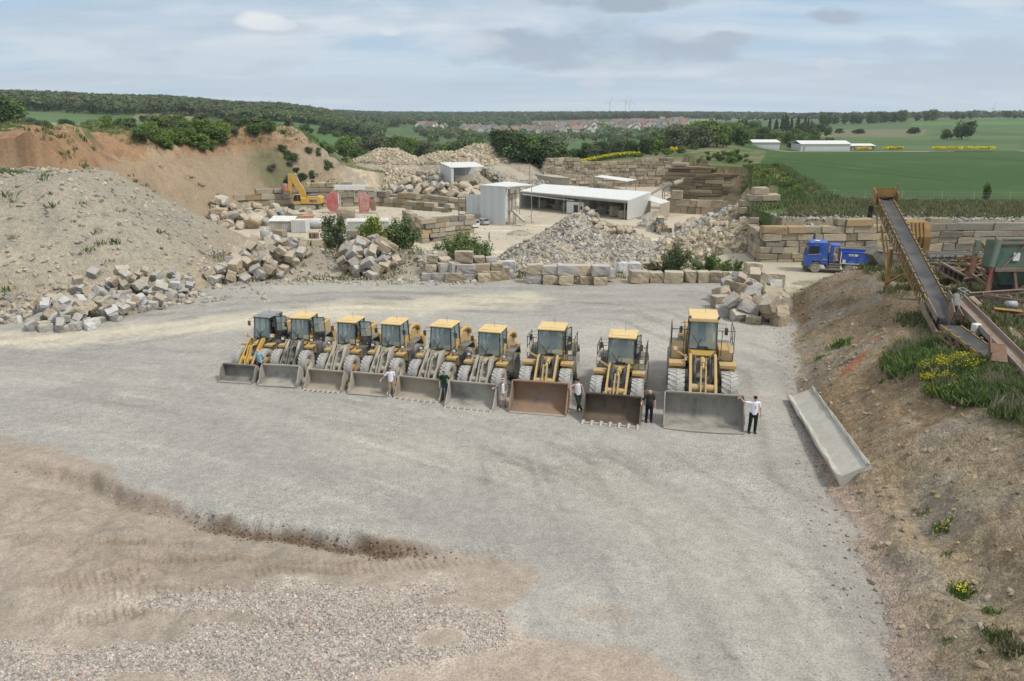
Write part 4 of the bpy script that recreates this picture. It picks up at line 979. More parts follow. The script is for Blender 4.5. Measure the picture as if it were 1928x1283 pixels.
scatter_poly([(28, 84), (110, 85), (110, 90), (28, 90)], 5000, .1, .45, GREY, 'stones', 'grey chippings along the top of the retaining wall', pw=2)
# ------------------------------------------------------------------ wheel loaders
YEL = (.56, .32, .04)
def mk_mats():
    mat('paint_yellow', YEL, .5, dirt=(.36, .32, .24), dirt_amt=.5, scale=2.2)
    mat('paint_yellow_clean', (.60, .35, .035), .45, dirt=(.38, .33, .23), dirt_amt=.2, scale=2.4)
    mat('roof_yellow', (.62, .43, .17), .5, dirt=(.62, .50, .28), dirt_amt=.4, scale=1.2)
    mat('grime_arm', (.20, .19, .165), .6, dirt=(.40, .37, .30), dirt_amt=.55, scale=2.2)
    mat('grime_dark', (.055, .055, .053), .6, dirt=(.27, .255, .22), dirt_amt=.45, scale=2.0)
    mat('grime_light', (.26, .25, .22), .7, dirt=(.43, .40, .34), dirt_amt=.6, scale=2.0)
    mat('black_plastic', (.02, .021, .023), .5, dirt=(.2, .19, .17), dirt_amt=.12)
    mat('tyre', (.10, .098, .092), .9, dirt=(.41, .40, .375), dirt_amt=.85, scale=2.5)
    mat('tyre_far', (.06, .06, .06), .9, dirt=(.3, .29, .27), dirt_amt=.4, scale=2.5)
    mat('steel_worn', (.22, .215, .205), .5, dirt=(.36, .33, .28), dirt_amt=.55, scale=1.3, metal=.0)
    mat('steel_bright', (.42, .41, .39), .4, dirt=(.40, .36, .30), dirt_amt=.4, scale=1.5)
    mat('bucket_tan', (.25, .215, .17), .6, dirt=(.39, .345, .275), dirt_amt=.5, scale=1.0)
    mat('bucket_rust', (.175, .145, .12), .5, dirt=(.36, .20, .10), dirt_amt=.36, scale=.8)
    mat('bucket_dark', (.06, .046, .034), .6, dirt=(.16, .125, .09), dirt_amt=.5, scale=.8)
    mat('bucket_grey', (.155, .147, .135), .55, dirt=(.36, .34, .295), dirt_amt=.5, scale=1.6, streak=True); mat('bucket_sooty', (.085, .08, .075), .55, dirt=(.37, .345, .30), dirt_amt=.42, scale=.7)
    mat('bucket_mix', (.095, .098, .105), .55, dirt=(.43, .405, .345), dirt_amt=.6, scale=.75)
    mat('rim_dusty', (.50, .42, .29), .6, dirt=DUST, dirt_amt=.5)
    mat('lamp_glass', (.75, .75, .72), .15)
    mat('lamp_orange', (.7, .18, .03), .3)
    mat('chrome', (.6, .6, .6), .25, metal=.8)
    mat('seat_cloth', (.03, .03, .033), .9)
    mat('skin_dust', DUST, .9)
mk_mats(); glass_mat()
M = MATS
def tyre_mb(cx, cy, r, w, side):
    """tyre with chunky lugs; cx is the wheel's centre plane"""
    mb = MB(); n = 40; ri = r * .56
    prof = [(-w * .40, ri), (-w * .5, r * .70), (-w * .49, r * .86), (-w * .40, r * .955), (w * .40, r * .955), (w * .49, r * .86), (w * .5, r * .70), (w * .40, ri)]
    mb.lathe(prof, (cx, cy, r), 'x', n)
    nl = 22
    for k in range(nl):
        for s in (-1, 1):
            a0 = 2 * math.pi * (k + (.5 if s > 0 else 0)) / nl; da = .62 * math.pi / nl; vs = []
            for (xx, dr) in ((s * w * .03, 0), (s * w * .52, .0)):
                tw = (.22 if xx * s > w * .3 else 0)
                for rr in (r * .93, r * 1.0 if xx * s < w * .3 else r * .975):
                    for t in (a0 - da + tw, a0 + da + tw): vs.append((cx + xx, cy + rr * math.sin(t), r + rr * math.cos(t)))
            mb.add(vs, [(0, 1, 3, 2), (4, 6, 7, 5), (0, 4, 5, 1), (2, 3, 7, 6), (0, 2, 6, 4), (1, 5, 7, 3)])
    return mb
def rim_mb(cx, cy, r, w, side):
    ri = r * .565; s = side
    prof = [(s * w * .40, ri), (s * w * .36, ri * .86), (s * w * .14, ri * .80), (s * w * .10, ri * .50), (s * w * .22, ri * .46), (s * w * .22, ri * .12), (s * w * .24, .001)]
    mb = MB(); mb.lathe(prof, (cx, cy, r), 'x', 28)
    mb.lathe([(-s * w * .38, ri), (-s * w * .2, ri * .8), (-s * w * .2, .001)], (cx, cy, r), 'x', 20)
    for k in range(10):
        t = k * math.pi / 5; mb.obox((cx + s * w * .13, cy + ri * .66 * math.sin(t), r + ri * .66 * math.cos(t)), (.04, .06, .06), (t, 0, 0))
    return mb
def make_bucket(root, bw, style, mk, lip_y=-2.75, z=1.0, edge='steel_worn'):
    ky = z
    """open bucket standing on its lip, seen from the front"""
    pr = [(-2.75, .04), (-1.95, .05), (-1.62, .16), (-1.42, .38), (-1.36, .68), (-1.42, .98), (-1.60, 1.22), (-1.80, 1.34)]
    pr = [((y + 2.75) * z + lip_y, q * z) for y, q in pr]
    th = .045; outp = []
    for i, (y, q) in enumerate(pr):
        a = pr[max(i - 1, 0)]; b = pr[min(i + 1, len(pr) - 1)]; dy, dz = b[0] - a[0], b[1] - a[1]; l = math.hypot(dy, dz)
        outp.append((y + dz / l * th, q - dy / l * th))
    mb = MB(); h = bw / 2; n = len(pr)
    nx = 9; bow = .16 if style == 'spade' else 0.0
    def P(i, k, pts):
        x = -h + bw * k / nx; y, q = pts[i]
        if i == 0: y -= bow * (1 - (2 * k / nx - 1) ** 2)
        return (x, y, q + random.gauss(0, .004))
    vi = [P(i, k, pr) for i in range(n) for k in range(nx + 1)]; vo = [P(i, k, outp) for i in range(n) for k in range(nx + 1)]
    f = lambda i, k: i * (nx + 1) + k
    mb.add(vi, [(f(i, k), f(i + 1, k), f(i + 1, k + 1), f(i, k + 1)) for i in range(n - 1) for k in range(nx)], smooth=True)
    mb.add(vo, [(f(i, k + 1), f(i + 1, k + 1), f(i + 1, k), f(i, k)) for i in range(n - 1) for k in range(nx)], smooth=True)
    e = len(mb.v) - 2 * len(vi)
    for i in (0, n - 1):
        for k in range(nx): mb.add([vi[f(i, k)], vi[f(i, k + 1)], vo[f(i, k + 1)], vo[f(i, k)]], [(0, 1, 2, 3) if i == 0 else (3, 2, 1, 0)])
    b = mb.build('bucket', M[mk], root)
    # side plates
    for s in (-1, 1):
        pl = [(pr[0][0] - .02, pr[0][1] - .02)] + [(y, q) for y, q in outp[1:]] + [(pr[-1][0] - .12, pr[-1][1] - .06 * z), (pr[-1][0] - .30, pr[-1][1] * .72), (pr[0][0] + .22, .42 * z), (pr[0][0] - .02, .16)]
        MB().prism(pl, s * h - (.03 if s > 0 else .03), s * h + .03, 'x').build('side_plate', M[mk], b)
    # cutting edge, top spill lip
    m2 = MB()
    for k in range(nx):
        a = P(0, k, pr); c = P(0, k + 1, pr); m2.bar((a[0], a[1] - .02, .035), (c[0], c[1] - .02, .035), .22, .045, (0, 0, 1))
    m2.build('cutting_edge', M[edge], b)
    MB().bar((-h + .05, pr[-1][0] + .01, pr[-1][1] + .03), (h - .05, pr[-1][0] + .01, pr[-1][1] + .03), .10, .07, (0, 0, 1)).build('spill_guard', M[mk], b)
    if style in ('teeth', 'knobs'):
        nt = 8 if style == 'teeth' else 7
        for k in range(nt):
            x = -h + .06 + (bw - .12) * k / (nt - 1)
            t = MB()
            if style == 'teeth': t.prism([(lip_y - .30, .02), (lip_y + .06, .0), (lip_y + .06, .09), (lip_y - .02, .10)], x - .045, x + .045, 'x')
            else:
                t.bbox(x - .085, x + .085, lip_y - .14, lip_y + .12, .0, .15, .03); t.prism([(lip_y - .34, .03), (lip_y - .12, .01), (lip_y - .12, .12)], x - .05, x + .05, 'x')
            t.build('tooth', M['steel_bright'], b)
    if style == 'knobs':
        for s in (-1, 1): MB().bar((s * bw * .17, lip_y + 1.34 * z, .5 * z), (s * bw * .17, lip_y + 1.18 * z, 1.18 * z), .05, .06).build('stiffener', M[mk], b)
        mb = MB()
        for k in range(6): mb.obox((-h * .6 + k * .24 * h, pr[-1][0] + .02, pr[-1][1] + .1), (.05, .08, .08))
        mb.build('bolt_row', M['steel_bright'], b)
    return b
def make_loader(cx, cy, rz, bw, sz, sx, st, label):
    """cx, cy: middle of the bucket lip on the ground. st: dict of looks"""
    bs = st.get('bs', 1.0); reach = 1.36 * sz + 1.39 * bs
    fx, fy = math.sin(rz) * 1, -math.cos(rz) * 1      # forward direction
    ox, oy = cx - fx * reach, cy - fy * reach
    root = empty('wheel_loader', (ox, oy, tz(ox, oy)), rz, label, 'wheel loader', 'wheel loaders lined up in the yard')
    A = M[st.get('arm', 'grime_arm')]; F = M[st.get('frame', 'grime_dark')]; B_ = M[st.get('body', 'paint_yellow')]
    R = .80 * sz; tw = .58 * sx * st.get('tw', 1); tx = 1.10 * sx
    make_bucket(root, bw, st.get('edge', 'plain'), st['bucket'], -reach, bs)
    WBASE = 3.2 * sz
    for (wx, wy) in ((-tx, 0), (tx, 0), (-tx, WBASE), (tx, WBASE)):
        w = empty('wheel', (0, 0, 0)); w.parent = root
        s = 1 if wx > 0 else -1
        tyre_mb(wx, wy, R, tw, s).build('tyre', M['tyre' if wy < 1 else st.get('rtyre', 'tyre')], w)
        rim_mb(wx, wy, R, tw, s).build('rim', M[st.get('rim', 'rim_dusty')], w)
    Z = sz
    # front frame with lift-arm tower, axle
    mb = MB()
    mb.box(-.42 * sx, .42 * sx, -.45 * Z, 1.35 * Z, .52 * Z, 1.05 * Z)
    for s in (-1, 1):
        mb.prism([(-.45 * Z, .6 * Z), (1.3 * Z, .6 * Z), (1.3 * Z, 1.2 * Z), (1.0 * Z, 1.98 * Z), (.62 * Z, 2.02 * Z), (.1 * Z, 1.35 * Z), (-.45 * Z, 1.0 * Z)], s * .32 * sx - .035, s * .32 * sx + .035, 'x')
    mb.box(-.30 * sx, .30 * sx, -.1 * Z, 1.2 * Z, 1.05 * Z, 1.32 * Z)
    mb.quad((-.30 * sx, .25 * Z, 1.32 * Z), (.30 * sx, .25 * Z, 1.32 * Z), (.30 * sx, 1.1 * Z, 1.80 * Z), (-.30 * sx, 1.1 * Z, 1.80 * Z))
    mb.tube([(-tx, 0, R), (tx, 0, R)], .2 * Z, 12); mb.tube([(-.3 * sx, 0, R), (.3 * sx, 0, R)], .34 * Z, 12)
    mb.box(-.3 * sx, .3 * sx, 1.2 * Z, 2.2 * Z, .6 * Z, 1.3 * Z)
    mb.build('front_frame', M[st.get('tower', 'grime_light' if st.get('dirty') else 'grime_dark')], root)
    # lift arms
    for s in (-1, 1):
        x = s * .52 * sx
        MB().prism([(.88 * Z, 2.08 * Z), (.60 * Z, 2.12 * Z), (.05 * Z, 1.72 * Z), (-.75 * Z, 1.12 * Z), (-1.28 * Z, .62 * Z), (-1.38 * Z, .34 * Z), (-1.18 * Z, .24 * Z), (-.9 * Z, .50 * Z), (-.35 * Z, .98 * Z), (.15 * Z, 1.38 * Z), (.75 * Z, 1.80 * Z), (.92 * Z, 1.92 * Z)], x - .055 * sx, x + .055 * sx, 'x').build('lift_arm', A, root)
        MB().tube([(s * .44 * sx, .95 * Z, .8 * Z), (s * .47 * sx, -.05 * Z, 1.1 * Z)], .075 * Z, 10).tube([(s * .47 * sx, -.05 * Z, 1.1 * Z), (s * .49 * sx, -.45 * Z, 1.22 * Z)], .04 * Z, 8).build('lift_cylinder', A if st.get('arm') == 'paint_yellow_clean' or not st.get('dirty') else M['grime_light'], root)
    MB().tube([(-.50 * sx, -.55 * Z, 1.02 * Z), (.50 * sx, -.55 * Z, 1.02 * Z)], .17 * Z, 14).build('cross_tube', M[st.get('cross', st.get('arm', 'grime_arm'))], root)
    MB().tube([(0, .95 * Z, 1.80 * Z), (0, .30 * Z, 1.78 * Z)], .12 * Z, 12).tube([(0, .30 * Z, 1.78 * Z), (0, -.18 * Z, 1.72 * Z)], .055 * Z, 10).tube([(.13 * Z, .9 * Z, 1.86 * Z), (.15 * Z, .4 * Z, 1.85 * Z), (.12 * Z, .2 * Z, 1.75 * Z)], .025, 6).build('tilt_cylinder', M[st.get('cyl', st.get('arm', 'grime_arm'))], root)
    mb = MB()
    for s in (-1, 1): mb.prism([(-.12 * Z, 1.84 * Z), (-.28 * Z, 1.84 * Z), (-.62 * Z, 1.35 * Z), (-.98 * Z, .92 * Z), (-.88 * Z, .74 * Z), (-.62 * Z, .95 * Z), (-.36 * Z, 1.25 * Z)], s * .10 * sx - .035, s * .10 * sx + .035, 'x')
    mb.bar((0, -.9 * Z, .82 * Z), (0, -1.35 * Z, .80 * Z), .12, .12)
    mb.build('bell_crank', A, root)
    mb = MB()      # hydraulic hoses draped over the arms
    for s in (-1, 1):
        for k in range(4 if st.get('dirty') else 2):
            xx = s * (.36 + .045 * k) * sx
            mb.tube([(xx, .8 * Z, 1.75 * Z), (xx * 1.02, .5 * Z, 2.12 * Z - .03 * k), (xx * 1.06, .1 * Z, 1.80 * Z), (xx * 1.1, -.3 * Z, (1.22 + .12 * math.sin(k * 2)) * Z), (xx * 1.0, -.75 * Z, .82 * Z), (xx * .9, -.95 * Z, .7 * Z)], .022, 6)
    mb.build('hoses', M['grime_light'] if st.get('dirty') else M['black_plastic'], root)
    # front fenders and lamps
    for s in (-1, 1):
        x0, x1 = sorted((s * .72 * sx, s * (1.10 + .32) * sx))
        y0 = .50 * Z
        mb = MB().box(x0, x1, y0, y0 + .58 * Z, 2 * R + .06 * Z, 2 * R + .11 * Z)
        mb.box(x0, x1, y0 + .53 * Z, y0 + .58 * Z, 1.15 * Z, 2 * R + .06 * Z); mb.box(x0, x1, y0, y0 + .04, 2 * R - .02 * Z, 2 * R + .06 * Z)
        if st.get('fender') != 'low': mb.prism([(y0 + .05, 2 * R + .11 * Z), (y0 + .5 * Z, 2 * R + .11 * Z), (y0 + .5 * Z, 2 * R + .30 * Z)], s * .95 * sx - .03, s * .95 * sx + .03, 'x') if st.get('dirty') else None
        mb.build('front_fender', M[st.get('fmat', 'paint_yellow')], root)
        lx, ly, lz = s * 1.18 * sx, .95 * Z, (2.06 if st.get('dirty') else 2.22) * Z
        lp = MB().bbox(lx - .12, lx + .12, ly - .07, ly + .09, lz - .10, lz + .10, .02).build('headlight', M[st.get('body', 'paint_yellow')] if not st.get('dirty') else M['black_plastic'], root)
        MB().box(lx - .085, lx + .085, ly - .078, ly - .071, lz - .065, lz + .065).build('lamp_glass', M['lamp_glass'], lp)
        if st.get('big'): MB().box(lx + s * .13 - .04, lx + s * .13 + .04, ly - .05, ly + .05, lz - .06, lz + .06).build('indicator', M['lamp_orange'], lp)
        MB().bar((s * .62 * sx, 1.25 * Z, 1.75 * Z), (lx, ly + .04, lz - .06), .09, .10).build('lamp_bracket', B_, root)
    # rear body: sill, platforms, hood, counterweight
    cw = .74 * sx * st.get('cab', 1); cy0, cy1 = 1.42 * Z, 2.95 * Z; cz0, cz1 = (1.98 if st.get('big') else 1.74) * Z, 3.28 * Z * st.get('ch', 1)
    rf = MB(); rf.box(-.5 * sx, .5 * sx, 1.3 * Z, 5.2 * Z, .75 * Z, 1.6 * Z); rf.tube([(-tx, WBASE, R), (tx, WBASE, R)], .2 * Z, 12); rf.tube([(0, .9 * Z, .8 * Z), (0, 1.6 * Z, .8 * Z)], .16 * Z, 8)
    rf.build('rear_frame', F, root)
    hood = MB(); hood.bbox(-.70 * sx, .70 * sx, 3.05 * Z, 5.25 * Z, 1.45 * Z, 2.42 * Z, .08); hood.bbox(-.62 * sx, .62 * sx, 3.05 * Z, 3.5 * Z, 2.35 * Z, 2.55 * Z, .05)
    hd = hood.build('engine_hood', B_, root)
    g = MB()
    for k in range(5): g.box(-.55 * sx, .55 * sx, (3.7 + .26 * k) * Z, (3.82 + .26 * k) * Z, 2.421 * Z, 2.435 * Z)
    g.build('louvre', M['black_plastic'], hd)
    MB().bbox(-.95 * sx, .95 * sx, 5.22 * Z, 5.75 * Z, .65 * Z, 1.65 * Z, .1).build('counterweight', B_, root)
    MB().tube([(.35 * sx, 3.6 * Z, 2.4 * Z), (.35 * sx, 3.6 * Z, 3.05 * Z), (.35 * sx, 3.68 * Z, 3.14 * Z)], .07 * Z, 10).build('exhaust_pipe', M['grime_dark'], root)
    MB().tube([(-.35 * sx, 3.4 * Z, 2.4 * Z), (-.35 * sx, 3.4 * Z, 2.72 * Z)], .05, 8).tube([(-.35 * sx, 3.4 * Z, 2.7 * Z), (-.35 * sx, 3.4 * Z, 2.92 * Z)], .13 * Z, 12).build('air_intake', M['black_plastic'], root)
    if st.get('pipes'):   # yellow bent intake trunk behind the cab
        MB().tube([(.62 * sx, 3.1 * Z, 2.2 * Z), (.66 * sx, 3.5 * Z, 2.62 * Z), (.72 * sx, 4.1 * Z, 2.66 * Z), (.86 * sx, 4.5 * Z, 2.5 * Z), (.86 * sx, 4.6 * Z, 2.2 * Z)], .13 * Z, 10).build('intake_trunk', M['paint_yellow'], root)
    for s in (-1, 1):
        x0, x1 = sorted((s * .72 * sx, s * 1.36 * sx))
        fd = MB().box(x0, x1, 2.62 * Z, 3.9 * Z, 1.80 * Z, 1.86 * Z); fd.quad((x0, 2.62 * Z, 1.86 * Z), (x1, 2.62 * Z, 1.86 * Z), (x1, 2.28 * Z, 1.25 * Z), (x0, 2.28 * Z, 1.25 * Z)); fd.quad((x1, 2.28 * Z, 1.22 * Z), (x0, 2.28 * Z, 1.22 * Z), (x0, 2.62 * Z, 1.80 * Z), (x1, 2.62 * Z, 1.80 * Z))
        fd.quad((x0, 4.25 * Z, 1.3 * Z), (x1, 4.25 * Z, 1.3 * Z), (x1, 3.9 * Z, 1.85 * Z), (x0, 3.9 * Z, 1.85 * Z))
        fd.build('rear_fender', M[st.get('rf', 'grime_dark')], root)
        pf = MB().bbox(x0, x1, 1.55 * Z, 2.30 * Z, .72 * Z, 1.62 * Z, .03)
        pf.bar((s * 1.30 * sx, 1.42 * Z, .45 * Z), (s * 1.30 * sx, 1.42 * Z, 1.7 * Z), .05); pf.bar((s * .9 * sx, 1.42 * Z, .45 * Z), (s * .9 * sx, 1.42 * Z, 1.7 * Z), .05)
        for q in (.48, .8, 1.1, 1.4): pf.box(min(s * .9 * sx, s * 1.3 * sx), max(s * .9 * sx, s * 1.3 * sx), 1.34 * Z, 1.5 * Z, q * Z - .02, q * Z + .02)
        pf.build('side_steps', F, root)
        if st.get('rails'):
            t = 1.34 * sx; z1_ = 1.66 * Z; z2_ = (2.95 if st.get('big') else 2.85) * Z; rr = .022
            rl = MB()
            for yy in (1.5, 2.3, 3.0): rl.tube([(s * t, yy * Z, z1_), (s * t, yy * Z, z2_ - .02)], rr, 6)
            rl.tube([(s * (cw + .04), 1.46 * Z, z2_), (s * t, 1.48 * Z, z2_), (s * t, 3.0 * Z, z2_)], rr, 6); rl.tube([(s * t, 1.5 * Z, 2.3 * Z), (s * t, 3.0 * Z, 2.3 * Z)], rr, 6)
            rl.tube([(s * (cw + .25), 1.46 * Z, z1_), (s * (cw + .25), 1.46 * Z, z2_)], rr, 6)
            rl.build('handrail', M['black_plastic'], root)
            if st.get('big'): MB().box(x0, x1, 1.5 * Z, 2.62 * Z, 1.62 * Z, 2.08 * Z).build('deck', B_, root)
    # cab
    cab = MB()
    cy_ = (cz0 + .50 * Z)
    cab.prism([(cy0 + .08 * Z, 1.44 * Z), (cy1, 1.44 * Z), (cy1, cz0 + .55 * Z), (cy0 + .55 * Z, cz0 + .16 * Z), (cy0 - .02, cz0 + .14 * Z)], -cw, cw, 'x')
    cab.add([(-cw, cy0, cz0 + .14 * Z), (cw, cy0, cz0 + .14 * Z), (cw * .62, cy0 - .12 * Z, cz0 - .12 * Z), (-cw * .62, cy0 - .12 * Z, cz0 - .12 * Z)], [(3, 2, 1, 0)])
    c = cab.build('cab', M[st.get('cabm', 'paint_yellow_clean')], root)
    p = .055; fr = MB(); blk = M['black_plastic']
    ft, fb = cy0 + .10 * Z, cy0 - .02
    for s in (-1, 1):
        fr.bar((s * cw, fb, cz0 + .12 * Z), (s * (cw - .04), ft, cz1), p, p, (0, 1, 0)); fr.bar((s * cw, cy1, cz0 + .1 * Z), (s * (cw - .04), cy1 - .04, cz1), p * 1.5, p * 1.5, (0, 1, 0)); fr.bar((s * cw, cy0 + .72 * Z, cz0 + .1 * Z), (s * (cw - .04), cy0 + .74 * Z, cz1), p, p, (0, 1, 0))
        fr.bar((s * cw, fb, cz0 + .15 * Z), (s * cw, cy0 + .72 * Z, cz0 + .18 * Z), p, p)
    fr.bar((-cw, fb, cz0 + .14 * Z), (cw, fb, cz0 + .14 * Z), p, p); fr.bar((-cw, ft, cz1 - .03), (cw, ft, cz1 - .03), p, .07)
    fr.bar((-cw * .4, fb - .01, cz0 + .12 * Z), (-cw * .1, fb - .01, cz0 + .62 * Z), .02, .03); fr.bar((-cw * .75, fb - .01, cz0 + .75 * Z), (-cw * .05, fb - .01, cz0 + .12 * Z), .018, .03)
    fr.prism([(-cw * .55, cz0 + .11 * Z), (cw * .55, cz0 + .11 * Z), (cw * .3, cz0 + .26 * Z), (-cw * .3, cz0 + .26 * Z)], fb - .03, fb + .01, 'y')
    fr.build('cab_frame', blk, c)
    MB().quad((-cw + .03, fb - .012, cz0 + .16 * Z), (cw - .03, fb - .012, cz0 + .16 * Z), (cw - .06, ft - .012, cz1 - .05), (-cw + .06, ft - .012, cz1 - .05)).build('windscreen', M['glass'], c)
    for s in (-1, 1):
        dr = st.get('door')
        if not (s > 0 and dr):
            MB().quad((s * (cw + .004), fb + .06, cz0 + .2 * Z), (s * (cw + .004), cy0 + .68 * Z, cz0 + .2 * Z), (s * (cw - .03), cy0 + .70 * Z, cz1 - .06), (s * (cw - .03), ft + .06, cz1 - .06)).build('side_window', M['glass'], c)
        MB().quad((s * (cw + .004), cy0 + .78 * Z, cz0 + .45 * Z), (s * (cw + .004), cy1 - .1 * Z, cz0 + .62 * Z), (s * (cw - .03), cy1 - .1 * Z, cz1 - .06), (s * (cw - .03), cy0 + .80 * Z, cz1 - .06)).build('side_window', M['glass'], c)
    MB().quad((cw - .06, cy1 - .02, cz0 + .6 * Z), (-cw + .06, cy1 - .02, cz0 + .6 * Z), (-cw + .06, cy1 - .03, cz1 - .06), (cw - .06, cy1 - .03, cz1 - .06)).build('rear_window', M['glass'], c)
    # roof: slab with a rounded front visor
    rfm = MB(); ro = .07
    rfm.bbox(-cw - ro * .6, cw + ro * .6, cy0 - .02 - (.12 if st.get('big') else 0), cy1 + .06, cz1 - .01, cz1 + (.16 if st.get('big') else .10) * Z, .035)
    rfm.bbox(-cw + .1, cw - .1, cy0 + .25 * Z, cy1 - .1, cz1 + .08 * Z, cz1 + .14 * Z, .03)
    rfm.build('roof', M[st.get('roof', 'roof_yellow')], c)
    MB().tube([(.1, cy0 + .9 * Z, cz1 + .1 * Z), (.1, cy0 + .9 * Z, cz1 + .5 * Z)], .008, 5).build('antenna', blk, c)
    if st.get('big'):
        for s in (-1, 1): MB().bbox(s * (cw) - .06, s * cw + .06, cy0 - .16, cy0 - .02, cz1 + .14 * Z, cz1 + .24 * Z, .02).build('work_lamp', blk, c)
    # inside: seat, console, steering wheel
    sm_ = MB(); sm_.bbox(-.24, .24, cy0 + .75 * Z, cy0 + 1.2 * Z, cz0 + .05 * Z, cz0 + .52 * Z, .05); sm_.bbox(-.22, .22, cy0 + 1.1 * Z, cy0 + 1.25 * Z, cz0 + .45 * Z, cz0 + 1.15 * Z, .05); sm_.bbox(-.13, .13, cy0 + 1.12 * Z, cy0 + 1.22 * Z, cz0 + 1.15 * Z, cz0 + 1.35 * Z, .04)
    sm_.build('seat', M['seat_cloth'], c)
    stw = MB(); stw.bar((0, cy0 + .2 * Z, cz0 + .1 * Z), (0, cy0 + .4 * Z, cz0 + .62 * Z), .1, .12)
    ring = [(.2 * math.cos(a), cy0 + .42 * Z + .1 * math.sin(a), cz0 + .66 * Z + .14 * math.sin(a)) for a in [k * math.pi / 7 for k in range(15)]]
    stw.tube(ring, .018, 6, caps=False); stw.build('steering_wheel', M['grime_dark'], c)
    # mirrors on arms
    for s in (-1, 1):
        mx = s * (cw + .36 * sx); mz = cz1 - .28 * Z
        a = MB().tube([(s * cw, ft, cz1 - .08 * Z), (mx, ft - .1, cz1 - .1 * Z), (mx, ft - .12, mz)], .014, 5); a.tube([(s * cw, ft, cz1 - .3 * Z), (mx, ft - .1, mz + .02)], .010, 5)
        a = a.build('mirror_arm', blk, root); MB().bbox(mx - .09, mx + .09, ft - .19, ft - .11, mz - .28 * Z, mz + .04, .025).build('mirror', blk, a)
        MB().box(mx - .07, mx + .07, ft - .108, ft - .104, mz - .26 * Z, mz + .02).build('mirror_glass', M['chrome'], a)
    # side grab rail at the left front corner
    MB().tube([(-cw - .02, fb + .1, cz0 - .2 * Z), (-cw - .1, fb + .05, cz0 - .1 * Z), (-cw - .1, fb + .05, cz0 + .75 * Z), (-cw - .02, fb + .1, cz0 + .85 * Z)], .014, 5).build('grab_rail', blk, root)
    # opened door on the right of the picture
    if st.get('door'):
        ang = st['door']; ca, sa = math.cos(ang), math.sin(ang); hx, hy = cw + .02, cy0 + .78 * Z; L = .72 * Z
        def D(t, zz): return (hx + t * L * ca, hy + t * L * sa, zz)
        zl, zm, zh = cz0 - .25 * Z, cz0 + .45 * Z, cz1 - .06
        d = MB()
        for a_, b_ in ((D(.0, zm), D(.0, zh)), (D(1, zm), D(.93, zh - .05)), (D(0, zh), D(.93, zh - .05)), (D(0, zm), D(1, zm))): d.bar(a_, b_, .045, .045)
        low = [D(0, zl), D(.9, zl), D(1, zm), D(0, zm)]
        nrm = Vector((sa, -ca, 0)) * .03
        d.add([Vector(p_) + nrm for p_ in low] + [Vector(p_) - nrm for p_ in low], [(0, 1, 2, 3), (7, 6, 5, 4), (0, 4, 5, 1), (1, 5, 6, 2), (2, 6, 7, 3), (3, 7, 4, 0)])
        d.bar(D(.08, zm + .55 * Z), D(.92, zm + .55 * Z), .02, .02)
        dd = d.build('door', blk, c); MB().quad(D(.04, zm + .02), D(.96, zm + .02), D(.9, zh - .07), D(.04, zh - .03)).build('door_glass', M['glass'], dd)
        MB().obox(D(.5, zl + .25 * Z), (.16, .07, .12)).build('door_pocket', M['grime_light'], dd)
    return root
D90 = 1.45
base_d = dict(dirty=True, body='paint_yellow', tower='grime_light', arm='grime_arm')
LO = [ # lip left px, lip right px, sz, sx, style, label
 ((410, 720), (474, 725), .92, .74, dict(dirty=False, bucket='bucket_sooty', arm='paint_yellow_clean', cyl='paint_yellow_clean', frame='grime_dark', tower='grime_dark', cabm='black_plastic', roof='roof_grey', rim='paint_yellow', door=.75, fmat='paint_yellow', edge='plain', bh=.88),
  'smallest wheel loader with grey cab roof and clean yellow arms at the row end'),
 ((484, 728), (557, 731), .93, .78, dict(base_d, bucket='bucket_mix', tower='grime_dark', door=.42, arm='grime_dark', bh=1.0), 'wheel loader with open door and pale bucket stained dark in the middle'),
 ((571, 735), (640, 741), .93, .78, dict(base_d, bucket='bucket_tan', door=.42, rim='paint_yellow', edge='teeth'), 'wheel loader with open door, yellow rims and a plain tan bucket'),
 ((655, 742), (728, 749), .94, .80, dict(base_d, bucket='bucket_mix2', pipes=1), 'dusty wheel loader beside the man in white shirt and shorts'),
 ((743, 750), (825, 761), .96, .87, dict(base_d, bucket='bucket_tan', pipes=1, edge='teeth'), 'dusty wheel loader with tan toothed bucket beside the man in dark green'),
 ((838, 767), (927, 777), .96, .88, dict(base_d, bucket='bucket_mix', pipes=1, edge='teeth'), 'dusty wheel loader with grey toothed bucket beside the man in a checked shirt'),
 ((958, 778), (1065, 786), 1.02, 1.0, dict(bucket='bucket_rust', arm='paint_yellow', rails=1, door=1.2, bh=1.05, roof='roof_yellow'), 'wheel loader with yellow arms and smooth rusty bucket'),
 ((1096, 797), (1204, 808), 1.02, .98, dict(bucket='bucket_dark', arm='paint_yellow', rails=1, door=1.3, edge='knobs', bh=1.0), 'wheel loader with yellow arms and dark brown bucket with knobbed teeth'),
 ((1250, 808), (1402, 818), 1.27, 1.24, dict(bucket='bucket_grey', arm='paint_yellow', rails=1, big=1, edge='spade', cab=.82, ch=1.02, bh=1.0, tw=1.15), 'largest wheel loader, with a very wide grey bucket and high cab'),
]
mat('roof_grey', (.16, .17, .19), .5, dirt=(.33, .33, .33), dirt_amt=.35, scale=1.5)
mat('bucket_mix2', (.20, .18, .155), .55, dirt=(.40, .365, .30), dirt_amt=.6, scale=.8)
LOADERS = []
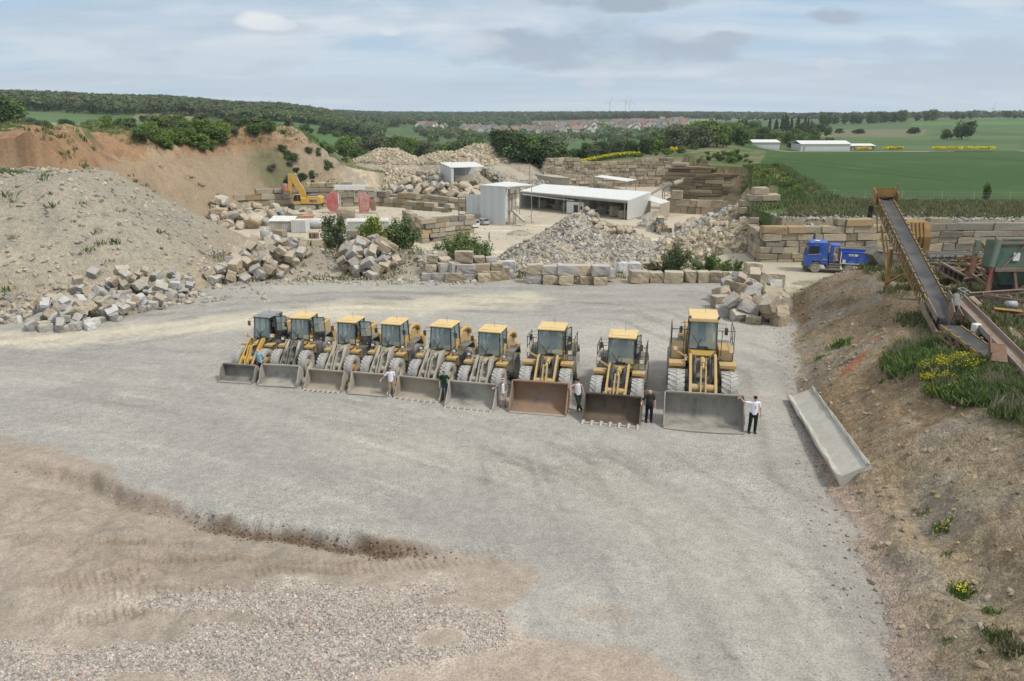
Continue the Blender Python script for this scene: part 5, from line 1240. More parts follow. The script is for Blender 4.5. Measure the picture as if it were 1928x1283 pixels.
for i, (a, b, sz_, sx_, st, lab) in enumerate(LO):
    st['bs'] = (.66, .76, .74, .75, .76, .88, 1.06, .95, 1.14)[i]
    p, q = atz(*a), atz(*b); d = q - p; w = math.hypot(d.x, d.y)
    rz = math.atan2(d.y, d.x); rz = rz * .6 + math.radians(-12) * .4
    c = (p + q) / 2
    LOADERS.append((make_loader(c.x, c.y + .1, rz, w, sz_, sx_, st, lab), c, rz, w))
# ------------------------------------------------------------------ people
def capsule(mb, a, b, ra, rb, n=12, sy=1.0):
    """closed tapered capsule"""
    a, b = Vector(a), Vector(b); d = b - a; L = max(d.length, 1e-4); d.normalize()
    ref = d.cross(Vector((0, 1, 0)) if abs(d.y) < .9 else Vector((1, 0, 0))).normalized(); o = d.cross(ref)
    rings = []
    for k in range(1, 4): t = -math.pi / 2 + k * math.pi / 8; rings.append((a + d * ra * math.sin(t), ra * math.cos(t)))
    rings.append((a, ra)); rings.append((b, rb))
    for k in range(1, 4): t = k * math.pi / 8; rings.append((b + d * rb * math.sin(t), rb * math.cos(t)))
    vs = [a - d * ra] + [c + (ref * math.cos(q * 2 * math.pi / n) + o * math.sin(q * 2 * math.pi / n)) * r for c, r in rings for q in range(n)] + [b + d * rb]
    fs = [(0, 1 + (q + 1) % n, 1 + q) for q in range(n)]
    for i in range(len(rings) - 1):
        for q in range(n): fs.append((1 + i * n + q, 1 + i * n + (q + 1) % n, 1 + (i + 1) * n + (q + 1) % n, 1 + (i + 1) * n + q))
    e = len(vs) - 1; fs += [(e, e - n + q, e - n + (q + 1) % n) for q in range(n)]
    if sy != 1.0:
        c = (a + b) / 2; vs = [Vector((p.x, c.y + (p.y - c.y) * sy, p.z)) for p in vs]
    mb.add(vs, fs)
def chain(mb, pts, rs, sy=1.0):
    for i in range(len(pts) - 1): capsule(mb, pts[i], pts[i + 1], rs[i], rs[i + 1], sy=sy)
def remeshed(mb, name, mt, parent, vox, paint=None, smooth=3):
    me = bpy.data.meshes.new('tmp'); me.from_pydata([tuple(v) for v in mb.v], [], mb.f); me.update()
    o = bpy.data.objects.new('tmp', me); COL.objects.link(o)
    r = o.modifiers.new('r', 'REMESH'); r.mode = 'VOXEL'; r.voxel_size = vox
    sm_ = o.modifiers.new('s', 'SMOOTH'); sm_.iterations = smooth; sm_.factor = .5
    dg = bpy.context.evaluated_depsgraph_get(); m2 = bpy.data.meshes.new_from_object(o.evaluated_get(dg)); m2.name = name
    bpy.data.objects.remove(o); bpy.data.meshes.remove(me)
    m2.materials.clear(); m2.materials.append(mt); m2.polygons.foreach_set('use_smooth', [True] * len(m2.polygons))
    if paint is not None:
        co = np.zeros(len(m2.vertices) * 3); m2.vertices.foreach_get('co', co); co = co.reshape(-1, 3)
        at = m2.color_attributes.new('Col', 'FLOAT_COLOR', 'POINT'); c = paint(co)
        at.data.foreach_set('color', np.concatenate([c, np.ones((len(c), 1))], 1).astype(np.float32).ravel())
    ob = bpy.data.objects.new(name, m2); COL.objects.link(ob); ob.parent = parent
    return ob
vc_mat('skin', .6)
def cloth(c, nm=None):
    nm = nm or 'cloth_%d_%d_%d' % tuple(int(q * 100) for q in c)
    return mat(nm, c, .9, spec=.1, scale=5)
def hand(mb, w, d, r=1.0):
    """palm plus four fingers of unequal length and a thumb leaving its side; d = direction the hand points"""
    d = Vector(d).normalized(); side = d.cross(Vector((0, 1, 0)))
    if side.length < .1: side = Vector((1, 0, 0))
    side.normalize(); nrm = side.cross(d); w = Vector(w)
    for k in range(3): capsule(mb, w + side * (k - 1) * .022, w + d * .085 + side * (k - 1) * .026, .017, .015, 8)
    for k, L in enumerate((.062, .078, .074, .056)):
        b = w + d * .088 + side * (k - 1.5) * .021; m_ = b + d * L * .55 - nrm * .006; e = m_ + (d * .7 - nrm * .7).normalized() * L * .5
        capsule(mb, b, m_, .0095, .009, 6); capsule(mb, m_, e, .009, .008, 6)
    b = w + d * .02 - side * .03; m_ = b + (d * .6 - side * .8).normalized() * .045; capsule(mb, b, m_, .012, .010, 6); capsule(mb, m_, m_ + (d * .9 - side * .2 - nrm * .3).normalized() * .035, .010, .009, 6)
SKIN = np.array((.50, .30, .22))
def make_person(loc, H, rz, pose, look, label, lean=0.0, vox=.014, name='person'):
    root = empty(name, loc, rz, label, 'person')
    s = H / 1.75; g = lambda x, y, z: Vector((x * s + lean * z * s, y * s, z * s))
    shx, shz = .185, 1.43
    J = dict(shl=(-shx, 0, shz), shr=(shx, 0, shz), ell=(-.25, .02, 1.14), wrl=(-.26, -.04, .88), elr=(.25, .02, 1.14), wrr=(.26, -.04, .88),
             hpl=(-.10, 0, .92), hpr=(.10, 0, .92), knl=(-.12, -.02, .50), anl=(-.13, .02, .08), knr=(.12, -.02, .50), anr=(.13, .02, .08), hdl=(0, 0, -1), hdr=(0, 0, -1))
    J.update(pose); P = {k: (g(*v) if not k.startswith('hd') else Vector(v)) for k, v in J.items()}
    hc = g(0, -.01, 1.63); hr = .098 * s
    b = MB()
    # head: skull, jaw, nose, ears, neck
    capsule(b, hc + Vector((0, .012, .02)) * s, hc + Vector((0, -.004, -.015)) * s, hr * .93, hr * .90, 14); capsule(b, hc + Vector((0, -.02, -.05)) * s, hc + Vector((0, -.035, -.075)) * s, hr * .66, hr * .48, 12)
    capsule(b, hc + Vector((0, -.085, .01)) * s, hc + Vector((0, -.107, -.022)) * s, .010 * s, .015 * s, 8)
    for q in (-1, 1): capsule(b, hc + Vector((q * .09, .005, .012)) * s, hc + Vector((q * .088, .005, -.022)) * s, .016 * s, .012 * s, 8)
    capsule(b, g(0, .01, 1.42), g(0, .0, 1.56), .062 * s, .055 * s)
    chain(b, [g(0, 0, 1.42), g(0, 0, 1.2), g(0, 0, .95)], [.13 * s, .135 * s, .135 * s], sy=.8)
    capsule(b, P['shl'], P['shr'], .055 * s, .055 * s)
    for a in 'lr':
        chain(b, [P['sh' + a], P['el' + a], P['wr' + a]], [.052 * s, .042 * s, .028 * s]); hand(b, P['wr' + a], P['hd' + a])
        chain(b, [P['hp' + a], P['kn' + a], P['an' + a]], [.085 * s, .055 * s, .038 * s])
    if look.get('belly'): capsule(b, g(0, -.06, 1.12), g(0, -.06, 1.04), .13 * s, .13 * s)
    def paint(co):
        c = np.zeros_like(co) + SKIN * look.get('tone', 1.0); f = (co - np.array(hc)) / s
        fr = f[:, 1] < -.06
        for q in (-1, 1):
            m = fr & (np.hypot(f[:, 0] - q * .034, f[:, 2] - .012) < .014); c[m] = (.04, .03, .025)
            m = fr & (np.abs(f[:, 0] - q * .036) < .022) & (np.abs(f[:, 2] - .035) < .006); c[m] = (.10, .06, .04)
        m = fr & (np.abs(f[:, 0]) < .026) & (np.abs(f[:, 2] + .055) < .008); c[m] = (.36, .14, .12)
        return c
    remeshed(b, 'body', MATS['skin'], root, vox * .8, paint)
    # shirt
    t = MB(); wid = look.get('w', 1.0)
    chain(t, [g(0, 0, 1.40), g(0, 0, 1.22), g(0, 0, 1.02), g(0, 0, .92)], [.150 * s * wid, .155 * s * wid, .158 * s * wid, .16 * s * wid], sy=.78)
    if look.get('belly'): capsule(t, g(0, -.05, 1.14), g(0, -.05, 1.02), .165 * s, .16 * s)
    if look['top'] != 'tank':
        capsule(t, P['shl'], P['shr'], .07 * s, .07 * s)
        fr_ = .62 if look['top'] == 'tee' else (1.8 if look['top'] == 'long' else .85)
        for a in 'lr':
            e = P['sh' + a].lerp(P['el' + a], min(fr_, 1)); capsule(t, P['sh' + a], e, .066 * s, .062 * s)
            if fr_ > 1: capsule(t, P['el' + a], P['el' + a].lerp(P['wr' + a], fr_ - 1), .055 * s, .045 * s)
    else:
        for q in (-1, 1): capsule(t, g(q * .085, 0, 1.36), g(q * .07, 0, 1.47), .04 * s, .035 * s)
    tm = look.get('topmat') or cloth(look['topc']); to = remeshed(t, 'shirt', tm, root, vox)
    if look['top'] == 'open':
        u = MB(); chain(u, [g(0, -.075, 1.40), g(0, -.085, 1.2), g(0, -.085, .93)], [.085 * s, .09 * s, .09 * s]); remeshed(u, 'undershirt', cloth((.70, .68, .66)), root, vox)
    # trousers or shorts
    w = MB(); chain(w, [g(0, 0, 1.0), g(0, 0, .90)], [.150 * s * wid, .155 * s * wid], sy=.8)
    for a in 'lr':
        k = P['kn' + a]; an = P['an' + a]
        if look['leg'] == 'long': chain(w, [P['hp' + a], k, an + Vector((0, 0, .02))], [.105 * s, .078 * s, .066 * s])
        else: chain(w, [P['hp' + a], k.lerp(P['hp' + a], -.02 if look['leg'] == 'knee' else .15)], [.108 * s, .088 * s])
    remeshed(w, 'trousers' if look['leg'] == 'long' else 'shorts', cloth(look['legc']), root, vox)
    for a in 'lr':
        k = P['an' + a]; sh = MB(); capsule(sh, k + Vector((0, .02, -.02)) * s, k + Vector((.01, -.15, -.035)) * s, .050 * s, .042 * s, 10)
        if look['leg'] != 'long': capsule(sh, k + Vector((0, .01, 0)), k + Vector((0, .01, .10 * s)), .048 * s, .045 * s, 10)
        remeshed(sh, 'shoe', cloth(look.get('shoe', (.03, .03, .03))), root, vox)
    # hair or cap
    hr_ = MB()
    if look.get('hair') != 'bald':
        capsule(hr_, hc + Vector((0, .03, .045)) * s, hc + Vector((0, .05, .0)) * s, hr * .92, hr * .80, 14); capsule(hr_, hc + Vector((0, -.02, .062)) * s, hc + Vector((0, .03, .05)) * s, hr * .80, hr * .85, 12)
        if look.get('hair') == 'curly':
            for k in range(26):
                a_ = random.uniform(0, 6.28); e_ = random.uniform(0, 1.3); q = hc + Vector((math.cos(a_) * math.cos(e_) * .1, .02 + math.sin(a_) * math.cos(e_) * .09, .03 + math.sin(e_) * .09)) * s
                capsule(hr_, q, q + Vector((0, .005, .008)), .026 * s, .024 * s, 6)
        remeshed(hr_, 'hair', cloth(look.get('hairc', (.05, .03, .02))), root, vox * .7, smooth=1)
    else:
        capsule(hr_, hc + Vector((0, .055, .0)) * s, hc + Vector((0, .06, -.03)) * s, hr * .72, hr * .62, 12); remeshed(hr_, 'hair', cloth((.20, .16, .13)), root, vox * .7, smooth=1)
    if look.get('cap'):
        cp = MB(); capsule(cp, hc + Vector((0, .015, .058)) * s, hc + Vector((0, .02, .05)) * s, hr * .98, hr * 1.0, 14); co_ = remeshed(cp, 'cap', cloth(look['cap']), root, vox * .7, smooth=1)
        MB().prism([(-.075 * s, hc.y - .07 * s), (.075 * s, hc.y - .07 * s), (.055 * s, hc.y - .17 * s), (-.055 * s, hc.y - .17 * s)], hc.z + .038 * s, hc.z + .050 * s, 'z').build('cap_peak', cloth(look['cap']), co_)
        co_.children
    if look.get('glasses'):
        gl_ = MB()
        for q in (-1, 1): gl_.box(hc.x + q * .034 * s - .024, hc.x + q * .034 * s + .024, hc.y - .105 * s, hc.y - .095 * s, hc.z - .0, hc.z + .03)
        gl_.build('sunglasses', MATS['black_plastic'], root)
    if look.get('hung'):
        MB().box(.0, .03, -.17 * s, -.15 * s, 1.22 * s, 1.32 * s).build('sunglasses', MATS['black_plastic'], root)
    return root
def check_mat():
    m = bpy.data.materials.new('checked_cloth'); m.use_nodes = True; t = NT(m.node_tree)
    bs = [n for n in t.n if n.type == 'BSDF_PRINCIPLED'][0]; bs.inputs['Roughness'].default_value = .9
    ck = t.new('ShaderNodeTexChecker', {'Vector': t.new('ShaderNodeTexCoord').outputs['Object'], 'Color1': (.02, .02, .03, 1), 'Color2': (.45, .43, .42, 1), 'Scale': 14.0}); t.set(bs.inputs['Base Color'], ck.outputs[0]); return m
def bucket_corner(i, side):
    """top front corner of a loader's bucket in world space"""
    r, c, rz, w = LOADERS[i]
    f = Vector((math.sin(rz), -math.cos(rz), 0)); x = Vector((math.cos(rz), math.sin(rz), 0))
    return c + x * side * w / 2, f, x
def reach(root_loc, H, rz, lean, target, side):
    """arm joints (local) so that the wrist rests on a world point"""
    s = H / 1.75; t = Vector(target) - Vector(root_loc); c, s_ = math.cos(-rz), math.sin(-rz); t = Vector((t.x * c - t.y * s_, t.x * s_ + t.y * c, t.z)) / s
    t.x -= lean * t.z; sh = Vector((side * .185, 0, 1.43)); d = t - sh; L = min(d.length, .54); w = sh + d.normalized() * L
    mid = (sh + w) / 2; drop = math.sqrt(max(0, .285 ** 2 - (L / 2) ** 2)); e = mid + Vector((side * drop * .5, .03, -drop * .8))
    return tuple(e), tuple(w), tuple((w - e).normalized() * .4 + Vector((side * .1, -.2, -.5)))
def gp(u, v):
    p = on_ground(u, v, 12, 90); return p
# 1: leaning over the smallest loader's bucket
p = gp(489, 721); p.y += 1.15; p.x -= .1; e, w_, h_ = reach(p, 1.68, -.05, -.16, gp(484, 724) + Vector((-.45, .95, 1.0)), -1)
make_person(p, 1.68, -.05, dict(ell=e, wrl=w_, hdl=h_, elr=(.36, .06, 1.16), wrr=(.20, -.06, 1.0), hdr=(-.6, -.3, -.6), knr=(.10, -.04, .5), anr=(.16, .0, .08)), dict(top='tee', topc=(.22, .38, .43), leg='long', legc=(.02, .025, .045), hair='bald', tone=1.1, w=1.05),
            'person in a light blue shirt leaning on the smallest bucket, hand on hip', lean=-.16)
p = gp(738, 747); e, w_, h_ = reach(p, 1.66, .1, -.04, p + Vector((-.56, -.02, .98)), -1)
make_person(p, 1.66, .1, dict(ell=e, wrl=w_, hdl=h_, elr=(.24, .03, 1.15), wrr=(.25, -.02, .88)), dict(top='tee', topc=(.68, .68, .72), leg='knee', legc=(.30, .24, .16), shoe=(.5, .5, .5), hairc=(.12, .06, .035), tone=1.0),
            'person in white T-shirt and khaki shorts resting one arm on a bucket', lean=-.02)
p = gp(837, 754); e, w_, h_ = reach(p, 1.66, 0, 0, p + Vector((.42, .1, 1.22)), 1)
make_person(p, 1.66, 0, dict(elr=(.34, -.05, 1.2), wrr=(.30, -.22, 1.22), hdr=(-.5, -.5, .1), ell=(-.26, .02, 1.13), wrl=(-.25, -.06, .9)), dict(top='tee', topc=(.012, .045, .022), leg='long', legc=(.045, .08, .13), cap=(.30, .30, .28), shoe=(.05, .04, .04), glasses=1),
            'person in dark green T-shirt, jeans and grey cap between two buckets', lean=.0)
p = gp(947, 768); e, w_, h_ = reach(p, 1.60, 0, -.02, p + Vector((-.50, .0, 1.10)), -1)
make_person(p, 1.60, .0, dict(ell=e, wrl=w_, hdl=h_, elr=(.25, .0, 1.12), wrr=(.2, -.1, .9)), dict(top='open', topmat=check_mat(), leg='knee', legc=(.46, .40, .34), cap=(.60, .55, .52), shoe=(.20, .11, .07)),
            'person in an open checked shirt, pale shorts and cap', lean=.0)
p = gp(1090, 774); e, w_, h_ = reach(p, 1.78, 0, -.06, p + Vector((-.52, -.05, 1.18)), -1)
make_person(p, 1.78, .0, dict(ell=(-.42, -.02, 1.28), wrl=(-.36, -.1, 1.04), hdl=(-.1, -.3, -.8), elr=(.27, .02, 1.15), wrr=(.30, -.05, .87), knl=(-.03, -.05, .5), anl=(.14, -.08, .08), knr=(.05, .03, .5), anr=(-.06, .06, .08)), dict(top='tank', topc=(.66, .66, .72), leg='long', legc=(.045, .055, .04), hair='curly', hairc=(.035, .022, .018), shoe=(.12, .11, .10)),
            'person in white vest and dark trousers leaning with crossed legs', lean=-.07)
p = gp(1221, 796); e, w_, h_ = reach(p, 1.74, 0, 0, p + Vector((-.40, .0, 1.08)), -1)
make_person(p, 1.74, .05, dict(ell=e, wrl=w_, hdl=h_, elr=(.27, .02, 1.15), wrr=(.28, -.04, .88)), dict(top='tee', topc=(.035, .033, .038), leg='long', legc=(.010, .014, .035), hair='bald', belly=1, w=1.15, tone=1.05, shoe=(.03, .03, .03)),
            'person in black shirt and navy trousers standing left of the largest bucket', lean=.0)
p = gp(1415, 817); e, w_, h_ = reach(p, 1.92, -.05, .04, p + Vector((-.62, .15, 1.80)), -1)
make_person(p, 1.92, -.05, dict(ell=e, wrl=w_, hdl=(-.5, -.1, -.2), elr=(.27, .02, 1.15), wrr=(.30, -.04, .88)), dict(top='tee', topc=(.72, .72, .78), leg='long', legc=(.012, .030, .022), hairc=(.03, .02, .018), shoe=(.05, .045, .04), hung=1, w=1.02),
            'person in white polo shirt and dark green trousers, arm on the largest bucket', lean=.02)
p = gp(921, 453); p = on_ground(921, 454)
make_person(p, 1.78, .6, dict(ell=(-.25, -.1, 1.16), wrl=(-.24, -.25, .95), elr=(.25, .08, 1.15), wrr=(.27, .12, .9), knl=(-.1, -.14, .52), anl=(-.1, -.25, .08), knr=(.1, .02, .5), anr=(.1, .3, .14)), dict(top='long', topc=(.20, .30, .36), leg='long', legc=(.08, .11, .15)),
            'person in pale blue walking across the quarry floor beside the white van', vox=.03)
# ------------------------------------------------------------------ buildings of the works
def corr_mat(name, col, horiz=(1, 1), freq=16, dirt=(.5, .48, .42), amt=.15, rough=.5):
    m = bpy.data.materials.new(name); m.use_nodes = True; t = NT(m.node_tree); t.n.clear()
    out = t.new('ShaderNodeOutputMaterial'); bs = t.new('ShaderNodeBsdfPrincipled', {'Roughness': rough})
    pos = t.new('ShaderNodeTexCoord').outputs['Object']; sp = t.new('ShaderNodeSeparateXYZ', {0: pos})
    k = t.math('ADD', t.math('MULTIPLY', sp.outputs[0], horiz[0] * freq), t.math('MULTIPLY', sp.outputs[1], horiz[1] * freq))
    w = t.math('SINE', k)
    n = t.noise(t.new('ShaderNodeMapping', {'Vector': pos, 'Scale': (1, 1, .3)}).outputs[0], .7, 5, .6)
    c = t.mix(t.math('MULTIPLY', t.ramp(n, [(.45, (0, 0, 0)), (.75, (1, 1, 1))]), amt + .25), (*col, 1), (*dirt, 1))
    c = t.mix(1.0, c, t.ramp(w, [(.0, (.93, .93, .93)), (.5, (1, 1, 1))]), 'MULTIPLY')
    t.set(bs.inputs['Base Color'], c); t.set(bs.inputs['Normal'], t.new('ShaderNodeBump', {'Strength': .5, 'Distance': .05, 'Height': w}))
    t.l.new(bs.outputs[0], out.inputs[0]); MATS[name] = m; return m
corr_mat('cladding_blue', (.55, .59, .61), freq=10, amt=-.15); corr_mat('cladding_white', (.60, .61, .60)); corr_mat('roof_pale', (.68, .70, .68), freq=9, amt=.2); corr_mat('cladding_rust', (.42, .42, .38), freq=12, dirt=(.25, .14, .08), amt=.4)
mat('steel_post', (.25, .26, .26), .6, dirt=(.35, .3, .24), dirt_amt=.3); mat('shade_dark', (.05, .05, .05), .9); mat('render_beige', (.42, .38, .29), .9, dirt=(.3, .27, .2), dirt_amt=.3, scale=.6)
mat('rust', (.17, .085, .05), .8, dirt=(.30, .24, .18), dirt_amt=.4, scale=1.2); mat('concrete', (.43, .42, .38), .85, dirt=(.30, .27, .22), dirt_amt=.35, scale=.9, bump=.03)
mat('fade_green', (.33, .42, .38), .7, dirt=(.4, .38, .32), dirt_amt=.3, scale=.6); mat('red_paint', (.50, .06, .05), .55, dirt=(.5, .42, .38), dirt_amt=.25, scale=.35)
mat('white_paint', (.70, .71, .72), .45, dirt=(.5, .46, .38), dirt_amt=.15); mat('grey_paint', (.30, .33, .36), .35, dirt=(.45, .41, .33), dirt_amt=.2); mat('dark_glass', (.02, .025, .03), .08, spec=.8)
mat('tank_white', (.62, .66, .70), .45, dirt=(.42, .38, .31), dirt_amt=.3, scale=.5); mat('orange_paint', (.62, .22, .05), .6, dirt=DUST, dirt_amt=.3); mat('wood', (.30, .21, .13), .9, dirt=(.2, .15, .1), dirt_amt=.3)
def pz(px, z): return [atz(u, v, z) for u, v in px]
FZ = -8.5 * K
def wallq(a, b, zb, zt_a, zt_b, name, mt, root, th=.15, hole=None):
    """vertical wall between two plan points, slightly thick"""
    a, b = Vector((a[0], a[1], 0)), Vector((b[0], b[1], 0)); d = (b - a).normalized(); n = Vector((-d.y, d.x, 0)) * th / 2
    vs = []
    for s in (-1, 1):
        for (p, z) in ((a, zb), (b, zb), (b, zt_b), (a, zt_a)): q = p + n * s; vs.append((q.x, q.y, z))
    return MB().add(vs, [(0, 1, 2, 3), (7, 6, 5, 4), (0, 4, 5, 1), (1, 5, 6, 2), (2, 6, 7, 3), (3, 7, 4, 0)]).build(name, mt, root)
def roofq(c, name, mt, root, th=.18, over=.25):
    ctr = sum(c, Vector()) / 4; cc = [p + (p - ctr).normalized() * over for p in c]
    vs = [tuple(p) for p in cc] + [(p.x, p.y, p.z - th) for p in cc]
    n = (cc[1] - cc[0]).cross(cc[2] - cc[0])
    f = [(0, 1, 2, 3), (7, 6, 5, 4), (0, 4, 5, 1), (1, 5, 6, 2), (2, 6, 7, 3), (3, 7, 4, 0)]
    return MB().add(vs, f).build(name, mt, root)
def posts(ps, zb, zt, w, root):
    for p in ps: MB().bar((p[0], p[1], zb), (p[0], p[1], zt), w).build('post', M['steel_post'], root)
# tall shed B: bluish closed face, open to the right
r = pz([(905, 348.5), (951, 351.2), (1001, 348), (957, 342)], -.6)
g0 = r[0]; root = empty('process_shed', (0, 0, 0), 0, 'tall pale blue clad shed, open on its right, beside the white van', 'shed')
wallq(r[0], r[1], FZ, -.7, -.7, 'wall', M['cladding_blue'], root); wallq(r[0], r[3], FZ, -.7, -.7, 'wall', M['cladding_blue'], root)
roofq(r, 'roof', M['roof_pale'], root)
posts((r[2], r[1].lerp(r[2], .3), r[3].lerp(r[2], .5), r[3]), FZ, -.75, .16, root)
mc = empty('saw_machine', (0, 0, 0), 0, 'dusty block splitting machine standing inside the tall blue shed', 'machine')
c = (r[0] + r[1] + r[2] + r[3]) / 4; c = c.lerp(r[1].lerp(r[2], .6), .45); mb = MB()
mb.box(c.x - 1.2, c.x - .6, c.y - .6, c.y + .6, FZ, -1.6); mb.box(c.x + .3, c.x + .8, c.y - .5, c.y + .5, FZ, -1.8); mb.build('column', M['rim_dusty'], mc)
mb = MB(); mb.box(c.x - 1.3, c.x + 1.0, c.y - .8, c.y + .8, -3.2, -2.6); mb.box(c.x - 1.3, c.x + 1.0, c.y - .8, c.y + .8, FZ + 2.6, FZ + 3.1); mb.build('crosshead', M['grime_light'], mc)
MB().tube([(c.x - .2, c.y - .2, -2.6), (c.x - .2, c.y - .2, FZ + 3)], .25, 10).build('ram', M['steel_bright'], mc)
ch = empty('chute', (0, 0, 0), 0, 'grey belt chute sloping down under the tall blue shed roof', 'chute')
a, b = r[1].lerp(r[2], .30), r[1].lerp(r[2], .72) + Vector((0, -3, 0)); a.z = FZ + 3.4; b.z = FZ + 1.1
MB().bar(a, b, 1.3, .12).build('belt', M['steel_bright'], ch); MB().bar(a + Vector((0, 0, -.25)), b + Vector((0, 0, -.25)), 1.0, .22).bar((a.x, a.y, FZ), (a.x, a.y, a.z), .12).bar((b.x, b.y, FZ), (b.x, b.y, b.z), .12).build('chute_frame', M['steel_post'], ch)
# low screen wall joined to it
a, b = atz(879, 401, FZ + 1.6), atz(912, 403, FZ + 1.6); root = empty('screen_wall', (0, 0, 0), 0, 'low pale blue clad wall left of the tall shed', 'wall')
wallq(a, b, FZ + 1.5, FZ + 6.1, FZ + 6.1, 'cladding', M['cladding_blue'], root); wallq(a, b, FZ - .2, FZ + 1.5, FZ + 1.5, 'plinth', M['concrete'], root, .25)
a = atz(864, 405, FZ + .9); rk = MB()
for dx in (0, 1.7): rk.box(a.x + dx - .12, a.x + dx + .12, a.y - .1, a.y + .1, FZ, FZ + 5.2)
for z in (.9, 5.1): rk.box(a.x, a.x + 1.7, a.y - .1, a.y + .1, FZ + z, FZ + z + .2)
fr = rk.build('stone_saw', M['grime_dark']); tag(fr, 'dark upright steel frame between the block wall and the pale screen wall', 'steel frame')
a = fl = atz(861, 430, FZ); tb = MB()
for dx in (-1.2, 1.0): tb.box(a.x + dx, a.x + dx + .16, a.y - .1, a.y + .1, FZ, FZ + 2.5)
tb.box(a.x - 1.4, a.x + 1.9, a.y - .7, a.y + 1.2, FZ + 2.45, FZ + 2.65); tag(tb.build('work_table', M['rust']), 'rusty steel table frame left of the white van', 'steel frame')
# tall shed A further back
zb = -5.6 * K; zt = zb + 6.9
r = pz([(829, 306.5), (849, 315), (911, 313.5), (893, 305)], zt); root = empty('process_shed', (0, 0, 0), 0, 'white clad shed with flat roof standing before the rubble tips', 'shed')
wallq(r[0], r[1], zb, zt - .1, zt - .1, 'wall', M['cladding_blue'], root); wallq(r[0], r[3], zb, zt - .1, zt - .1, 'wall', M['cladding_blue'], root)
s_ = r[1].lerp(r[2], .08); wallq(r[1], s_, zb, zt - .1, zt - .1, 'wall', M['cladding_white'], root)
roofq(r, 'roof', M['roof_pale'], root, .2, .3); posts((r[2], r[3], r[1].lerp(r[2], .45)), zb, zt, .14, root)
a = r[1].lerp(r[2], .35) + Vector((0, 1.5, 0)); mc = empty('saw_machine', (0, 0, 0), 0, 'grey press machine inside the far flat roofed shed', 'machine')
MB().box(a.x - 2.4, a.x - 1.7, a.y, a.y + 1.2, zb, zt - .6).box(a.x + .6, a.x + 1.3, a.y, a.y + 1.2, zb, zt - .9).build('column', M['grime_light'], mc); MB().box(a.x - 2.4, a.x + 3.0, a.y - .1, a.y + 1.3, zb + 2.7, zb + 4.4).build('crosshead', M['rim_dusty'], mc)
MB().bar((a.x + .5, a.y - 1, zb + 2.6), (a.x + 3.4, a.y - 3.5, zb + .4), 1.6, .3).build('ramp', M['rim_dusty'], mc)
mp = MB(); mp.tube([(r[1].x + .3, r[1].y, zt), (r[1].x + .3, r[1].y, zt + 2.6)], .05, 5); tag(mp.build('antenna_mast', M['steel_post']), 'thin mast on the roof of the far flat roofed shed', 'mast')
# the long hall
ze, zr = FZ + 4.65, FZ + 5.6
R1 = [atz(979.6, 359.8, ze), atz(1062, 367.3, ze), atz(1108.5, 352.5, zr), atz(1022.7, 346.8, zr)]
R2 = [atz(1064.5, 367.3, ze), atz(1182, 377.6, ze), atz(1225, 361.7, zr), atz(1108.7, 353.6, zr)]
root = empty('long_hall', (0, 0, 0), 0, 'long open fronted hall with two pale corrugated roofs', 'hall')
for R_ in (R1, R2): roofq(R_, 'roof', M['roof_pale'], root, .22, .15)
wallq(R2[1], R2[2], FZ, ze - .2, zr - .2, 'end_wall', M['cladding_white'], root); wallq(R1[0], R1[3], FZ, ze - .2, zr - .2, 'end_wall', M['cladding_blue'], root)
wallq(R1[3], R1[2], FZ, zr - .25, zr - .25, 'back_wall', M['cladding_rust'], root); wallq(R2[3], R2[2], FZ, zr - .25, zr - .25, 'back_wall', M['cladding_rust'], root)
posts((R1[0], R1[0].lerp(R1[1], .45), R1[1], R2[0].lerp(R2[1], .25), R2[1].lerp(R2[0], .04)), FZ, ze - .2, .22, root)
MB().bar(R1[0] + Vector((0, -.1, -.55)), R1[1] + Vector((0, -.1, -.55)), .16, .35).bar(R2[0] + Vector((0, -.1, -.45)), R2[1] + Vector((0, -.1, -.45)), .16, .45).build('eaves_beam', M['steel_post'], root)
MB().bar(R1[0] + Vector((.5, -1.6, -.75)), R1[1] + Vector((2.5, -1.6, -1.3)), .14, .2).build('gantry_rail', M['white_paint'], root)
mb = MB()
for R_ in (R1, R2):
    for k in range(46):
        t_ = k / 45; p = R_[0].lerp(R_[1], t_); mb.bar(p + Vector((0, -.18, .06)), p + Vector((0, -.05, .06)), .14, .12)
mb.build('corrugation_edge', M['roof_pale'], root)
# cabin inside the hall
a = R1[1].lerp(R1[0], .02) + Vector((.9, -.8, 0)); bt = empty('site_office', (a.x, a.y, FZ), -.5, 'small whitish cabin with a dark door under the hall roof', 'cabin')
MB().box(0, 4.8, 0, 2.4, 0, 3.0).build('wall', M['white_paint'], bt); MB().box(2.0, 3.2, -.03, 0, 0, 2.3).build('door', M['black_plastic'], bt); MB().box(3.6, 4.4, -.03, 0, 1.2, 2.0).build('window', M['dark_glass'], bt)
for i, (t_, R_, dd, w) in enumerate([(.25, R1, 7, 2.4), (.6, R1, 8, 1.6), (.85, R1, 6, 1.8), (.45, R2, 7, 2.2), (.6, R2, 9, 1.8), (.78, R2, 5, 2.6), (.9, R2, 3, 2.6)]):
    p = R_[0].lerp(R_[1], t_) + Vector((dd * .45, dd * .8, 0)); block((p.x, p.y, FZ + .9), (w, 1.6, 1.9), (0, 0, random.random()), random.choice(['buff', 'grey']), 'raw stone block stored in the shade of the long hall', 'blocks stored in the hall')
p = R1[0].lerp(R1[1], .62) + Vector((3, 6, 0)); ms = empty('saw_machine', (p.x, p.y, FZ), 0, 'yellow topped stone saw in the shade of the hall', 'machine')
MB().box(-1.2, 1.2, -.8, .8, 0, 1.1).build('bed', M['grime_light'], ms); MB().box(-.5, .5, -.5, .5, 1.1, 2.6).build('head', M['paint_yellow'], ms)
